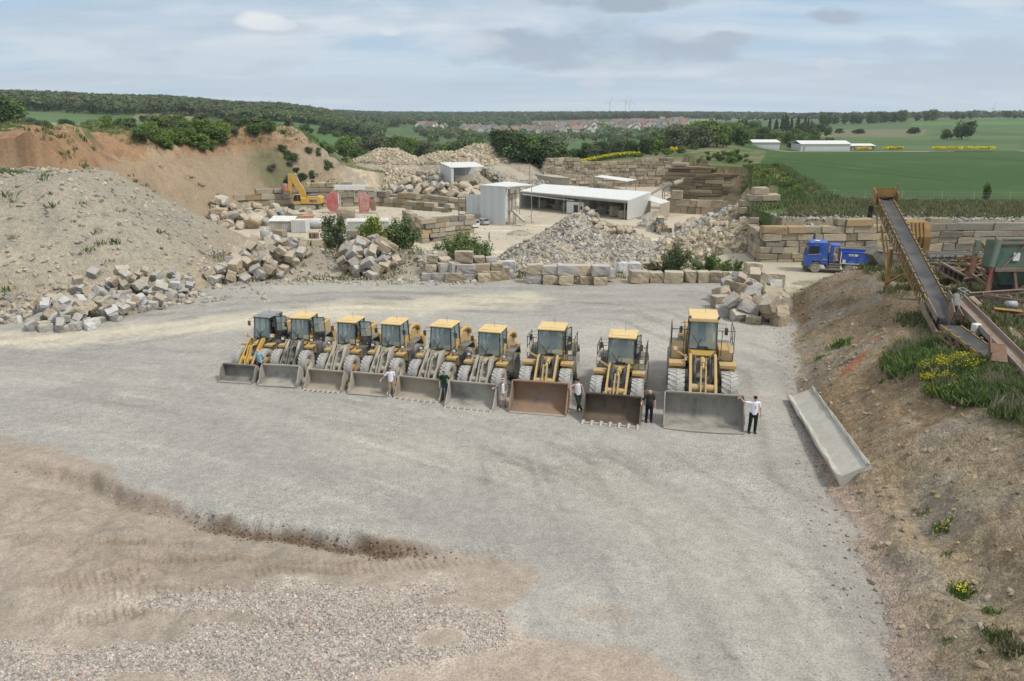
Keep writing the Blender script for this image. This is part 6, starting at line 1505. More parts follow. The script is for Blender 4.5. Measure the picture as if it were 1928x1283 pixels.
for (u0, u1, w) in ((1142, 1176, 'two'),):
    p = R2[1].lerp(R2[0], .22) + Vector((1, 4, 0)); block((p.x, p.y, FZ + 1.3), (2.4, 2.0, 2.6), (0, 0, .3), 'buff', 'tall buff block standing just inside the right bay of the hall')
# lean-to at the right end
zl = FZ + 3.6; r = pz([(1209, 373.5), (1243, 384), (1261, 379.5), (1226, 368.7)], zl); root = empty('lean_to', (0, 0, 0), 0, 'small pale lean-to roof at the right end of the hall', 'lean-to')
roofq(r, 'roof', M['roof_pale'], root, .12, .05); posts((r[1], r[2], r[0].lerp(r[1], .5)), FZ, zl - .1, .12, root); wallq(r[1], r[2], FZ, zl - .2, zl - .2, 'wall', M['render_beige'], root)
# flat hut and canopy at the back
zt = -3.3 * K; r = pz([(1012, 329), (1040, 333.5), (1072, 335.5), (1046, 329.5)], zt); root = empty('flat_hut', (0, 0, 0), 0, 'beige flat roofed hut behind the long hall', 'hut')
wallq(r[0], r[1], FZ, zt - .1, zt - .1, 'wall', M['render_beige'], root); wallq(r[1], r[2], FZ, zt - .1, zt - .1, 'wall', M['render_beige'], root); wallq(r[3], r[2], FZ, zt - .1, zt - .1, 'wall', M['render_beige'], root); roofq(r, 'roof', M['concrete'], root, .25, .4)
r = pz([(1119, 332.5), (1179, 341.5), (1197.5, 338), (1134.5, 330)], zt); root = empty('canopy', (0, 0, 0), 0, 'open canopy with pale sheet roof near the quarry face', 'canopy')
roofq(r, 'roof', M['roof_pale'], root, .15, .2); posts(r, FZ, zt - .1, .2, root)
block_wall('stone_stack', [(r[0].x + .5, r[0].y + 1), (r[1].x - 1, r[1].y + 2)], FZ, 3.6, 1.1, 2.2, 1.6, WB, 'stack of buff blocks stored below the open canopy', 44, 'stone stack')
# mast by the hall and feed tower
a = atz(997, 352, FZ + 5); mp = MB(); mp.tube([(a.x, a.y, FZ), (a.x, a.y, FZ + 11.5)], .09, 6); mp.bar((a.x, a.y, FZ + 5.6), (a.x + 2.4, a.y, FZ + 4.2), .08); tag(mp.build('steel_mast', M['rust']), 'dark slender mast rising between the tall shed and the hall', 'mast')
y0 = 187 * K; T = empty('feed_tower', (0, 0, 0), 0, 'steel feed tower with sloping conveyor right of the hall', 'feed tower')
lo, hi = aty(1215, 372, y0), aty(1262, 344, y0); MB().bar(lo, hi, 1.0, .5).build('belt', M['grime_light'], T); mb = MB(); L0, L1 = aty(1249, 400, y0), aty(1268, 400, y0)
for (p, q) in ((L0, 0), (L1, 0), (L0, 2.5), (L1, 2.5)): mb.bar((p.x, p.y + q, FZ), (p.x, p.y + q, hi.z - .6), .18)
for z in (.2, .45, .7): mb.bar((L0.x, L0.y, FZ + z * 8), (L1.x, L1.y, FZ + z * 8 + 1.4), .1); mb.bar((L0.x, L0.y, FZ + z * 8 + 1.4), (L1.x, L1.y, FZ + z * 8), .1); mb.bar((L0.x, L0.y, FZ + z * 8), (L1.x, L1.y, FZ + z * 8), .12)
mb.build('tower_frame', M['steel_post'], T)
MB().box(L0.x - .3, L1.x + .3, L0.y - .2, L0.y + 2.6, hi.z - 2.4, hi.z - .2).build('hopper_box', M['grime_light'], T); MB().tube([(L1.x - .2, L1.y, hi.z - .4), (L1.x + 2.4, L1.y, hi.z + .6)], .75, 14).build('drum', M['rim_dusty'], T)
# far white farm halls
def gable(u0, u1, v_base, y, depth, hw, rise, mt, label, win=0, name='farm_hall', rot=0.0):
    a, b = ground_at(u0, y), ground_at(u1, y); w = b.x - a.x; z = min(a.z, b.z) - .3
    root = empty(name, (a.x, a.y, z), rot, label, 'farm hall'); MB().box(0, w, 0, depth, 0, hw).build('wall', mt, root)
    MB().prism([(-.5, hw - .05), (depth / 2, hw + rise), (depth + .5, hw - .05), (depth / 2, hw + rise + .3), (-.5, hw + .25)][:1] + [(depth / 2, hw + rise), (depth + .5, hw - .05), (depth + .5, hw + .2), (depth / 2, hw + rise + .28), (-.5, hw + .2)], -.4, w + .4, 'x').build('roof', M['roof_pale'], root)
    if win: MB().box(w * .04, w * .96, -.06, 0, hw * .12, hw * .62).build('panel', M['cladding_blue'], root)
    MB().box(w * .04, w * .06 + 1, -.08, -.02, 0, 3).build('gate', M['grey_paint'], root)
    return root
gable(1417, 1467, 284, 410 * K, 14, 4.4, 1.2, M['cladding_white'], 'smaller white farm shed left of the long farm hall', 0)
gable(1507, 1600, 285, 405 * K, 16, 4.2, 1.5, M['cladding_white'], 'long white farm hall with a glazed front behind the green field', 1)
gable(1601, 1646, 283, 412 * K, 12, 2.8, .9, M['grime_dark'], 'low dark open farm shed joined right of the white hall', 0)
# ------------------------------------------------------------------ yard objects in the works
def at_floor(u, v, z=FZ): return atz(u, v, z)
a = at_floor(655, 441); root = empty('long_cabin', (a.x, a.y, FZ), .12, 'long pale green site cabin with a curved roof', 'site cabin')
L = 8.6; MB().box(0, L, 0, 2.6, .4, 2.5).build('wall', M['fade_green'], root)
pr = [(-.1, 2.5)] + [(1.3 - 1.45 * math.cos(t), 2.5 + .65 * math.sin(t)) for t in [k * math.pi / 8 for k in range(1, 8)]] + [(2.7, 2.5)]
MB().prism(pr, -.15, L + .15, 'x').build('roof', M['tank_white'], root)
for x in (2.7, 4.4): w_ = MB().box(x, x + .8, -.03, 0, 1.2, 2.0).build('window', M['dark_glass'], root)
MB().box(.5, 1.3, -.02, .0, .5, 2.2).build('door', M['grey_paint'], root); MB().box(.3, 1.0, .4, 2.2, 0, .4).box(L - 1, L - .3, .4, 2.2, 0, .4).build('chassis', M['rust'], root)
a = at_floor(508, 436); root = empty('corrugated_shed', (a.x, a.y, FZ), -.05, 'grey corrugated lean-to shed at the left of the works', 'shed')
MB().box(0, 5.2, 0, 3.0, 0, 2.3).build('wall', M['cladding_rust'], root); MB().add([(-.1, -.2, 2.3), (5.3, -.2, 2.3), (5.3, 3.2, 3.0), (-.1, 3.2, 3.0), (-.1, -.2, 2.2), (5.3, -.2, 2.2), (5.3, 3.2, 2.9), (-.1, 3.2, 2.9)], [(0, 1, 2, 3), (7, 6, 5, 4), (0, 4, 5, 1), (1, 5, 6, 2), (2, 6, 7, 3), (3, 7, 4, 0)]).build('roof', M['roof_pale'], root)
a = at_floor(549, 438); root = empty('shipping_container', (a.x, a.y, FZ), -.1, 'white ribbed container right of the corrugated shed', 'container')
c_ = MB().box(0, 3.2, 0, 2.6, 0, 2.6)
for k in range(9): c_.box(.1 + k * .36, .2 + k * .36, -.06, 0, .1, 2.5)
c_.build('body', M['cladding_white'], root); MB().box(0, 3.2, 0, 2.6, 2.6, 2.66).build('roof', M['roof_pale'], root)
a = at_floor(500, 452); root = empty('water_tank', (a.x, a.y, FZ), 0, 'grey drum tank with a small white cap left of the low wall', 'tank'); MB().lathe([(0, 0.01), (0, .95), (1.9, .95), (2.0, .85), (2.05, .01)], (0, 0, 0), 'z', 20).build('drum', M['grey_paint'], root); MB().lathe([(2.0, .01), (2.0, .25), (2.3, .25), (2.32, .01)], (0, 0, 0), 'z', 12).build('lid', M['white_paint'], root)
a = at_floor(577, 430); root = empty('silo_tank', (a.x, a.y, FZ), .05, 'long white cylindrical tank lying beside the container', 'tank')
MB().lathe([(0, .01), (.1, .7), (.3, 1.05), (6.0, 1.05), (6.2, .7), (6.3, .01)], (0, 0, 1.15), 'x', 24).build('shell', M['tank_white'], root); MB().box(1, 1.4, -.8, .8, 0, .5).box(5, 5.4, -.8, .8, 0, .5).build('saddle', M['rust'], root)
a = at_floor(562, 416); root = empty('skip', (a.x, a.y, FZ), 0, 'orange steel skip behind the white tank', 'skip'); MB().prism([(0, 0), (3.0, 0), (3.6, 1.3), (-.4, 1.0)], 0, 1.8, 'y').build('body', M['orange_paint'], root); MB().box(-.45, 3.65, -.06, 0, 1.0, 1.12).build('rim', M['orange_paint'], root)
for i, (u, v, n, w) in enumerate([(583, 469, 16, 'taller'), (600, 470, 8, 'lower')]):
    a = at_floor(u, v); root = empty('pallet_stack', (a.x, a.y, FZ), .05, '%s stack of wooden pallets in front of the block wall' % w, 'pallet stack', 'pallet stacks')
    for k in range(n):
        m_ = MB()
        for q in range(5): m_.box(q * .36, q * .36 + .26, 0, 1.2, k * .19 + .13, k * .19 + .16)
        for q in (0, .78, 1.56): m_.box(q, q + .14, 0, 1.2, k * .19, k * .19 + .13)
        m_.build('pallet', M['wood'] if k > 3 or i else mat('blue_wood', (.05, .09, .22), .8), root)
for i, (u, v, s) in enumerate([(672, 470, 1.2), (790 - 90, 462, 1.0), (1532 // 2 - 6, 428, 1.2)]):
    pass
def bale(u, v, sz, k, lab, z=FZ): a = atz(u, v, z); block((a.x, a.y + sz[1] / 2, z + sz[2] / 2), sz, (0, 0, random.gauss(0, .1)), k, lab)
bale(749, 433, (1.5, 1.2, 1.3), 'white', 'left of two white blocks by the terrace wall'); bale(765, 434, (1.7, 1.2, 1.6), 'white', 'right of two white blocks by the terrace wall'); bale(826, 433, (1.5, 1.3, 1.2), 'white', 'single pale block on the open floor beside the terrace wall')
# red stone saw with its two wheel guards and bridge
a = at_floor(615, 402); root = empty('wire_saw', (a.x, a.y + 1, FZ), 0, 'big stone saw with two red wheel guards and a white bridge', 'stone saw')
for s, x0 in ((-1, 0.0), (1, 8.3)):
    W_ = 2.9
    pts = [(x0, 1.6), (x0 + .2 * W_, .5), (x0 + W_, .2), (x0 + W_, 5.8), (x0 + .35 * W_, 5.3), (x0, 4.2)] if s < 0 else [(x0, .2), (x0 + .8 * W_, .3), (x0 + W_, 1.6), (x0 + W_, 3.9), (x0 + .55 * W_, 5.4), (x0, 5.8)]
    gd = MB().prism(pts, -.35, .35, 'y').build('wheel_guard', M['red_paint'], root)
    cx_ = sum(p[0] for p in pts) / 6; cz_ = sum(p[1] for p in pts) / 6; mb = MB()
    for k in (.72, .5):
        q = [(cx_ + (p[0] - cx_) * k, cz_ + (p[1] - cz_) * k) for p in pts]
        for i in range(6): b0, b1 = q[i], q[(i + 1) % 6]; mb.bar((b0[0], -.37, b0[1]), (b1[0], -.37, b1[1]), .05, .06)
    mb.build('rib', M['white_paint'] if s > 0 else M['red_paint'], gd)
MB().box(2.3, 10.2, -.5, .5, 5.9, 7.0).box(2.0, 10.8, -.35, .35, 6.7, 7.1).build('bridge', M['white_paint'], root)
mb = MB()
for x in (2.95, 8.2): mb.box(x, x + .25, -.2, .2, 0, 6.0); mb.box(x + .4, x + .55, .4, .6, 0, 6.0)
mb.build('mast', M['white_paint'], root); MB().box(11.3, 12.5, -.5, .8, .6, 3.0).build('control_box', M['rust'], root); MB().bar((3, -.3, 2.2), (8.2, -.3, 2.0), .12).bar((3, -.3, 1.2), (8.2, -.3, 1.1), .1).build('rail', M['steel_post'], root)
a = at_floor(652, 411); block((a.x, a.y, FZ + 1.1), (4.4, 2.2, 2.3), (0, 0, .1), 'buff', 'brown rough block waiting in front of the red saw', None)
# ------------------------------------------------------------------ yellow excavator with drilling mast
a = on_ground(578, 394); EX = empty('excavator', (a.x, a.y, a.z), 0, 'yellow tracked excavator with raised boom carrying a red drill mast', 'excavator')
for y in (-1.3, 1.3):
    t = MB(); pr = [(-2.0, .25), (-1.7, .0), (1.7, 0), (2.1, .3), (2.1, .6), (1.8, .85), (-1.8, .85), (-2.1, .6)]
    t.prism(pr, y - .3, y + .3, 'y')
    for k in range(12): t.box(-1.9 + k * .33, -1.75 + k * .33, y - .32, y + .32, .83, .89)
    t.build('track', M['grime_light'], EX)
MB().box(-.9, .9, -1.1, 1.1, .4, 1.05).build('undercarriage', M['grime_dark'], EX)
MB().bbox(-.9, 3.1, -1.4, 1.4, 1.1, 2.35, .12).bbox(.4, 3.0, -1.35, 1.35, 2.3, 2.65, .1).build('body', M['paint_yellow_clean'], EX); MB().bbox(2.5, 3.35, -1.35, 1.35, 1.15, 2.5, .2).build('counterweight', M['paint_yellow_clean'], EX)
MB().box(.3, 2.3, -1.0, 1.0, 2.66, 2.85).build('engine_cover', M['grime_dark'], EX); MB().box(1.0, 2.4, -1.42, -1.40, 1.5, 2.0).build('grille', M['grime_dark'], EX)
cb = MB().prism([(-2.2, 1.1), (-.7, 1.1), (-.7, 3.0), (-1.9, 3.0), (-2.25, 2.2)], -1.4, -.45, 'y').build('cab', M['paint_yellow_clean'], EX)
MB().prism([(-2.15, 1.75), (-1.35, 1.75), (-1.35, 2.9), (-1.88, 2.9), (-2.18, 2.2)], -1.43, -1.402, 'y').build('side_window', M['dark_glass'], cb); MB().box(-1.28, -.78, -1.43, -1.402, 1.75, 2.9).build('side_window', M['dark_glass'], cb); MB().add([(-2.265, -1.3, 2.2), (-2.265, -.55, 2.2), (-1.93, -.55, 2.95), (-1.93, -1.3, 2.95)], [(3, 2, 1, 0)]).build('windscreen', M['dark_glass'], cb)
EX.scale = (1.35, 1.35, 1.35)
def EXP(u, v): p = aty(u, v, a.y); return Vector((p.x - a.x, 0, p.z - a.z)) / 1.35
b0, b1, b2, b3 = EXP(573, 378), EXP(567, 356), EXP(548, 333), EXP(545, 330)
MB().prism([(b0.x - .5, 1.6), (b0.x + .6, 2.0), (b1.x + .6, b1.z), (b2.x + .6, b2.z + .5), (b2.x - .2, b2.z + .5), (b2.x - .3, b2.z - .3), (b1.x - .5, b1.z - .5)], -.3, .3, 'y').build('boom', M['paint_yellow_clean'], EX)
s0, s1 = EXP(546, 330), EXP(547, 362); MB().prism([(s0.x - .35, s0.z + .3), (s0.x + .4, s0.z + .2), (s1.x + .45, s1.z + .3), (s1.x, s1.z - .6), (s1.x - .4, s1.z + .2)], -.25, .25, 'y').build('stick', M['paint_yellow_clean'], EX)
MB().tube([(b1.x + .1, 0, b1.z + .3), (b2.x + .8, 0, b2.z + .75)], .13, 8).build('stick_cylinder', M['steel_bright'], EX)
m0, m1 = EXP(530, 345), EXP(538, 372); MB().bar((m0.x, -.2, m0.z), (m1.x, -.2, m1.z), .3, .3).build('drill_mast', M['grime_dark'], EX); q0, q1 = EXP(533, 350), EXP(541, 356); MB().bbox(q0.x, q1.x + .1, -.35, .25, q1.z - .6, q0.z + .4, .1).build('drill_head', M['red_paint'], EX)
MB().bar((m1.x - .2, -.1, m1.z + .9), (s1.x, 0, s1.z), .6, .7).build('bracket', M['rust'], EX)
# ------------------------------------------------------------------ small vehicles in the works
def car(u, v, rz, body, L, Wd, prof, wins, label, cat, name, y=None):
    p = on_ground(u, v) if y is None else ground_at(u, y); root = empty(name, p, rz, label, cat)
    MB().prism(prof, -Wd / 2, Wd / 2, 'y').build('body', M[body], root)
    for w in wins:
        for s in (-1, 1): MB().prism(w, s * Wd / 2 - .012, s * Wd / 2 + .012, 'y').build('side_window', M['dark_glass'], root)
    top = max(q[1] for q in prof)
    # front and rear glass follow the profile
    f0, f1 = prof[-3], prof[-4]
    for (a_, b_) in ((prof[4], prof[5]), (prof[6], prof[7])):
        a3, b3_ = Vector((a_[0], 0, a_[1])), Vector((b_[0], 0, b_[1])); n = Vector((b_[1] - a_[1], 0, -(b_[0] - a_[0]))).normalized() * .012
        n = n if n.dot(Vector((a_[0], 0, 0)) + Vector((0, 0, .2))) > 0 else -n; m_ = a3.lerp(b3_, .12) + n; k_ = a3.lerp(b3_, .9) + n; h = Wd / 2 - .1
        MB().add([(m_.x, -h, m_.z), (m_.x, h, m_.z), (k_.x, h, k_.z), (k_.x, -h, k_.z)], [(0, 1, 2, 3)]).build('windscreen', M['dark_glass'], root)
    for x in (-L * .31, L * .31):
        for s in (-1, 1):
            w = empty('wheel', (0, 0, 0)); w.parent = root; MB().lathe([(-.09, .2), (-.1, .30), (.1, .30), (.09, .2)], (x, s * (Wd / 2 - .08), .30), 'y', 18).build('tyre', M['black_plastic'], w); MB().lathe([(s * .07, .2), (s * .09, .12), (s * .1, .001)], (x, s * (Wd / 2 - .08), .30), 'y', 14).build('rim', M['chrome'], w)
    for s in (-1, 1): MB().box(L / 2 - .06, L / 2 + .01, s * .6 - .14, s * .6 + .14, .6, .8).build('tail_lamp', M['red_paint'], root); MB().box(-L / 2 - .01, -L / 2 + .06, s * .6 - .14, s * .6 + .14, .6, .78).build('headlight', M['lamp_glass'], root)
    return root
VAN = [(-2.1, .3), (2.1, .3), (2.12, .6), (2.1, .95), (2.08, 1.0), (1.98, 1.78), (-.7, 1.82), (-1.35, 1.08), (-2.05, .88), (-2.12, .6)]
CAR = [(-2.1, .3), (2.1, .3), (2.12, .6), (2.05, .88), (1.95, .92), (1.35, 1.4), (-.3, 1.44), (-1.1, .95), (-2.0, .78), (-2.12, .55)]
car(888, 428, -1.0, 'white_paint', 4.2, 1.75, VAN, [[(-1.15, 1.1), (-.2, 1.1), (-.2, 1.65), (-.68, 1.68)]], 'white panel van parked at the foot of the tall shed', 'van', 'parked_van')
car(907, 423, -.9, 'grey_paint', 4.2, 1.7, CAR, [[(-.95, .96), (1.6, .95), (1.2, 1.33), (-.3, 1.36)]], 'silver grey car parked behind the white van', 'car', 'parked_car')
car(778, 452, .9, 'grey_paint', 4.2, 1.7, CAR, [[(-.95, .96), (1.6, .95), (1.2, 1.33), (-.3, 1.36)]], 'pale blue grey car half hidden behind the bushes', 'car', 'parked_car')
def far_loader(u, v, y, rz, label):
    p = ground_at(u, y); r = make_loader(p.x, p.y, rz, 2.6, .95, .9, dict(bucket='bucket_tan', arm='paint_yellow', frame='grime_dark'), label); r['group'] = 'wheel loaders at work in the quarry'
    r.location.z = tz(r.location.x, r.location.y); return r
far_loader(1028, 405, 146 * K, -1.2, 'small wheel loader working between the rubble heap and the hall')
far_loader(1256, 412, 146 * K, .15, 'small yellow wheel loader facing us at the foot of the quarry face')
far_loader(936, 335, 222 * K, .9, 'yellow machine far back between the sheds and dark trees')
# ------------------------------------------------------------------ blue tipper truck
p = ground_at(1612, 73.2 * K); p.x += .75; TR = empty('tipper_truck', (p.x, p.y, -1.2 * K - .02), -.27, 'blue tipper truck parked in front of the retaining wall', 'tipper truck')
BL = mat('truck_blue', (.012, .085, .46), .3, dirt=(.2, .2, .2), dirt_amt=.06, scale=1.2)
def X(u): return aty(u, 500, p.y - 1.25).x - p.x
xf, xb = X(1528), X(1681); Wt = 2.5; y0, y1 = -Wt / 2, Wt / 2; cl = 2.3
cabp = [(xf, .75), (xf - .02, 1.6), (xf + .12, 2.1), (xf + .32, 3.05), (xf + .55, 3.22), (xf + cl - .15, 3.28), (xf + cl, 3.1), (xf + cl, .95), (xf + 1.75, .95), (xf + 1.5, 1.25), (xf + .75, 1.25), (xf + .5, .75)]
cb = MB().prism(cabp, y0, y1, 'y').build('cab', BL, TR)
MB().prism([(xf + .26, 1.95), (xf + 1.35, 2.05), (xf + 1.35, 2.85), (xf + .42, 2.85)], y0 - .012, y0 + .01, 'y').build('side_window', M['dark_glass'], cb)
MB().add([(xf + .10, y0 + .15, 2.08), (xf + .10, y1 - .15, 2.08), (xf + .29, y1 - .15, 2.98), (xf + .29, y0 + .15, 2.98)], [(3, 2, 1, 0)]).build('windscreen', M['dark_glass'], cb)
MB().prism([(xf - .18, 2.95), (xf + .32, 3.12), (xf + .34, 3.22), (xf - .16, 3.05)], y0 + .1, y1 - .1, 'y').build('sun_visor', M['black_plastic'], cb)
MB().bbox(xf + .9, xf + 1.4, y0 + .7, y0 + 1.2, 3.27, 3.36, .03).build('roof_hatch', M['white_paint'], cb); MB().bar((xf + .25, y0 - .02, 1.93), (xf + 1.6, y0 - .02, 2.05), .03, .03).build('crease', M['white_paint'], cb)
MB().box(xf + 1.28, xf + 1.42, y0 - .03, y0, 1.55, 1.6).build('door_handle', M['black_plastic'], cb); MB().bbox(xf - .12, xf + .1, y0 - .2, y0 + .02, 1.9, 2.7, .04).build('mirror', M['black_plastic'], cb)
MB().bbox(xf - .12, xf + .5, y0, y1, .35, .78, .06).build('bumper', M['black_plastic'], TR)
for s in (-1, 1): MB().box(xf - .13, xf - .11, s * .85 - .2, s * .85 + .2, .5, .68).build('headlight', M['lamp_glass'], TR)
MB().box(xf + .4, xb, -.45, .45, .75, 1.1).box(xf + 2.2, xf + 3.6, y0 + .1, y1 - .1, .45, .85).build('chassis', M['grime_dark'], TR)
ts = MB()
for (z) in (.5, .75, 1.0): ts.box(xf + 2.45, xf + 3.7, y0 + .02, y0 + .12, z, z + .06)
ts.build('side_guard', M['steel_bright'], TR)
MB().bbox(xf + 2.45, xf + 3.1, y0 + .4, y1 - .4, 1.1, 2.0, .06).build('gearbox_tank', M['paint_yellow'], TR)
tub0 = xf + 3.55
tb = MB(); tb.box(tub0, xb, y0, y0 + .06, 1.15, 2.35); tb.box(tub0, xb, y1 - .06, y1, 1.15, 2.35); tb.box(tub0, xb, y0 + .06, y1 - .06, 1.15, 1.25); tb.box(tub0, tub0 + .06, y0 + .06, y1 - .06, 1.25, 2.6); tb.box(xb - .06, xb, y0 + .06, y1 - .06, 1.25, 2.35)
tb.box(tub0 - 1.0, tub0, y0 + .3, y1 - .3, 2.9, 2.98); tb.box(tub0 - 1.0, tub0 - .7, y0 + .25, y0 + .9, 1.2, 3.0)
tb = tb.build('tipper_body', BL, TR); rb = MB()
for k in range(7): x_ = tub0 + .1 + k * (xb - tub0 - .3) / 6; rb.box(x_, x_ + .14, y0 - .05, y0, 1.2, 2.3)
rb.box(tub0 - .02, xb, y0 - .06, y0 + .08, 2.33, 2.42); rb.build('body_rib', BL, tb)
MB().box(tub0 - .04, tub0 + .04, y0 - .07, y0, 1.05, 2.4).box(tub0, xb, y0 - .07, y0 - .05, 1.10, 1.18).build('edge_trim', M['white_paint'], tb)
def lettering(txt, x, z, size, mt, parent, nm='lettering'):
    c = bpy.data.curves.new(nm, 'FONT'); c.body = txt; c.size = size; c.extrude = .004; o = bpy.data.objects.new(nm, c); COL.objects.link(o); o.parent = parent; o.location = (x, y0 - .075, z); o.rotation_euler = (math.pi / 2, 0, 0)
    dg = bpy.context.evaluated_depsgraph_get(); dg.update(); me = bpy.data.meshes.new_from_object(o.evaluated_get(dg)); bpy.data.objects.remove(o); me.materials.clear(); me.materials.append(mt)
    o = bpy.data.objects.new(nm, me); COL.objects.link(o); o.parent = parent; o.location = (x, y0 - .075, z); o.rotation_euler = (math.pi / 2, 0, 0)
MB().bbox(tub0 + .75, tub0 + 1.65, y0 - .07, y0 - .052, 1.95, 2.15, .008).build('badge', M['white_paint'], tb); lettering('MEILLER', tub0 + .82, 1.99, .15, BL, tb)
lt = mat('letter_blue', (.15, .45, .75), .5); lettering('IDBAU', tub0 + .75, 1.28, .20, lt, tb); lettering('LEIMBAU', tub0 + 2.3, 1.28, .20, lt, tb); MB().box(tub0 + .2, tub0 + .5, y0 - .072, y0 - .05, 1.2, 1.55).build('plate', M['white_paint'], tb)
MB().box(xf + 1.75, xf + 2.2, y0 - .006, y0, 1.42, 1.52).build('emblem', M['grime_light'], cb)
for x_ in (xf + 1.12, xf + 4.55, xb - 2.0, xb - .75):
    for s in (-1, 1):
        w = empty('wheel', (0, 0, 0)); w.parent = TR; MB().lathe([(-.16, .3), (-.17, .50), (.17, .50), (.16, .3)], (x_, s * 1.05, .5), 'y', 28).build('tyre', M['tyre'], w); MB().lathe([(s * .14, .32), (s * .05, .26), (s * .10, .12), (s * .16, .11), (s * .17, .001)], (x_, s * 1.05, .5), 'y', 20).build('rim', M['rim_dusty'], w)
    ar = MB(); pts = [(x_ + .62 * math.cos(t), y0 + .15, .5 + .62 * math.sin(t)) for t in [k * math.pi / 8 for k in range(9)]]
    for q0, q1 in zip(pts[:-1], pts[1:]): ar.bar(q0, q1, .35, .04, (0, 0, 1))
    ar.build('mudguard', M['grime_light'], TR)
# ------------------------------------------------------------------ conveyors and plant on the right bank
YB = mat('plant_yellow', (.34, .205, .045), .6, dirt=(.19, .12, .06), dirt_amt=.5, scale=1.4); BELT = mat('belt_rubber', (.035, .035, .037), .6, dirt=(.12, .118, .115), dirt_amt=.35, scale=1.0, streak=True)
mat('plant_green', (.03, .13, .10), .6, dirt=(.2, .17, .12), dirt_amt=.35, scale=.8); mat('plant_red', (.26, .06, .045), .65, dirt=(.3, .22, .17), dirt_amt=.4, scale=1.2); mat('weathered_steel', (.26, .23, .19), .75, dirt=(.18, .10, .06), dirt_amt=.45, scale=1.0)
def conveyor(name, lo, hi, bw, label, frame, depth=.55, lattice=True, rollers=True):
    lo, hi = Vector(lo), Vector(hi); root = empty(name, lo, 0, label, 'conveyor'); hi = hi - lo; lo = Vector((0, 0, 0)); d = hi.normalized(); x = d.cross(Vector((0, 0, 1))).normalized(); u = x.cross(d); L = hi.length
    b = MB(); N = 24
    for k in range(N):
        a_, c_ = lo + d * L * k / N, lo + d * L * (k + 1) / N; sag = -.10
        vs = [a_ - x * bw / 2 + u * .06, a_ - x * bw * .2 + u * sag, a_ + x * bw * .2 + u * sag, a_ + x * bw / 2 + u * .06, c_ - x * bw / 2 + u * .06, c_ - x * bw * .2 + u * sag, c_ + x * bw * .2 + u * sag, c_ + x * bw / 2 + u * .06]
        b.add(vs, [(0, 1, 5, 4), (1, 2, 6, 5), (2, 3, 7, 6)], smooth=True)
    b.tube([lo - x * bw / 2 - u * .2, lo + x * bw / 2 - u * .2], .2, 12); b.bar(lo - u * .42, hi - u * .42, bw, .03, u)
    b.build('belt', BELT, root)
    f = MB()
    for s in (-1, 1):
        e = x * s * (bw / 2 + .10); f.bar(lo + e, hi + e, .07, .16, u)
        if lattice:
            f.bar(lo + e - u * depth, hi + e - u * depth, .07, .09, u); n = int(L / .9)
            for k in range(n):
                p0 = lo + e + d * L * k / n; p1 = lo + e - u * depth + d * L * (k + (.5 if k % 1 == 0 else 0)) / n; p2 = lo + e + d * L * (k + 1) / n; f.bar(p0, p1 + d * 0, .045, .045); f.bar(p1, p2, .045, .045)
    f.build('frame', frame, root)
    if rollers:
        for k in range(int(L / 1.0)):
            g = MB()
            for s in (-1, 1): q = lo + d * (k + .5) * 1.0 + x * s * (bw / 2 + .13); g.bar(q - u * .05, q + u * .17, .1, .16); g.bar(q - u * .30, q - u * .05 + d * .25, .05)
            g.bar(d * (k + .5) - u * .42 - x * bw * .5, d * (k + .5) - u * .42 + x * bw * .5, .06); g.build('roller_bracket', M['grime_dark'], root)
    return root, x, u, d, L
lo = aty(1784, 604, 40.0); hi = aty(1666, 372, 61.0)
CV, x, u, d, L = conveyor('belt_conveyor', lo, hi, .86, 'long yellow conveyor with black belt rising from the bank', YB, .85)
def loc(t, xs=0, us=0): return d * L * t + x * xs + u * us
MB().obox(loc(1.0, 0, .15), (1.7, .9, .12), (0, 0, math.atan2(x.y, x.x))).bar(loc(.985, -.8, .4), loc(.985, .8, .4), .1, .55).bar(loc(.96, -.78, .15), loc(1.03, -.78, .15), .08, .9).bar(loc(.96, .78, .15), loc(1.03, .78, .15), .08, .9).bar(loc(1.03, -.8, -.1), loc(1.03, .8, -.1), .08, 1.3).build('head_box', YB, CV)
MB().bar(loc(1.0, -.9, -.7), loc(.99, -.9, -1.6), .35, .3).build('motor', M['black_plastic'], CV); MB().bar(loc(1.0, .7, .3), loc(1.0, .85, 1.1), .12).build('stop_arm', M['weathered_steel'], CV)
tr_ = MB()
for s in (-.75, .75):
    q = loc(.58, s, -.85); gz = tz(q.x + lo.x, q.y + lo.y) - lo.z; gz = min(gz, q.z - 2.5)
    tr_.bar(q, (q.x, q.y, gz), .22); tr_.bar(loc(.80, s, -.85), (q.x, q.y, gz + 1.0), .12); tr_.bar(loc(.38, s, -.85), (q.x, q.y, gz + .6), .12); tr_.bar(loc(.7, s, -.85), (q.x, q.y, gz + 2.0), .09)
    tr_.bar(loc(.9, s, -.85), loc(.84, s, -1.7), .08); tr_.bar(loc(.84, s, -1.7), loc(.76, s, -.85), .08)
for z_ in (.8, 1.8, 2.8): q0 = loc(.58, -.75, -.85); q1 = loc(.58, .75, -.85); tr_.bar((q0.x, q0.y, q0.z - z_), (q1.x, q1.y, q1.z - z_), .1)
tr_.build('support_leg', YB, CV)
tail = MB().bar(loc(-.03, 0, .22), loc(.015, 0, .55), 1.5, .05, x).bar(loc(-.015, -.62, .22), loc(.10, -.62, .15), .05, .36, u).bar(loc(-.015, .62, .25), loc(.14, .62, .25), .05, .5, u).bar(loc(-.05, -.68, -.35), loc(.14, -.70, -.5), .07, .4, u)
tail.bar(loc(-.045, -.8, -.3), loc(-.045, .8, -.3), .12, .2); tail.build('feed_boot', M['weathered_steel'], CV)
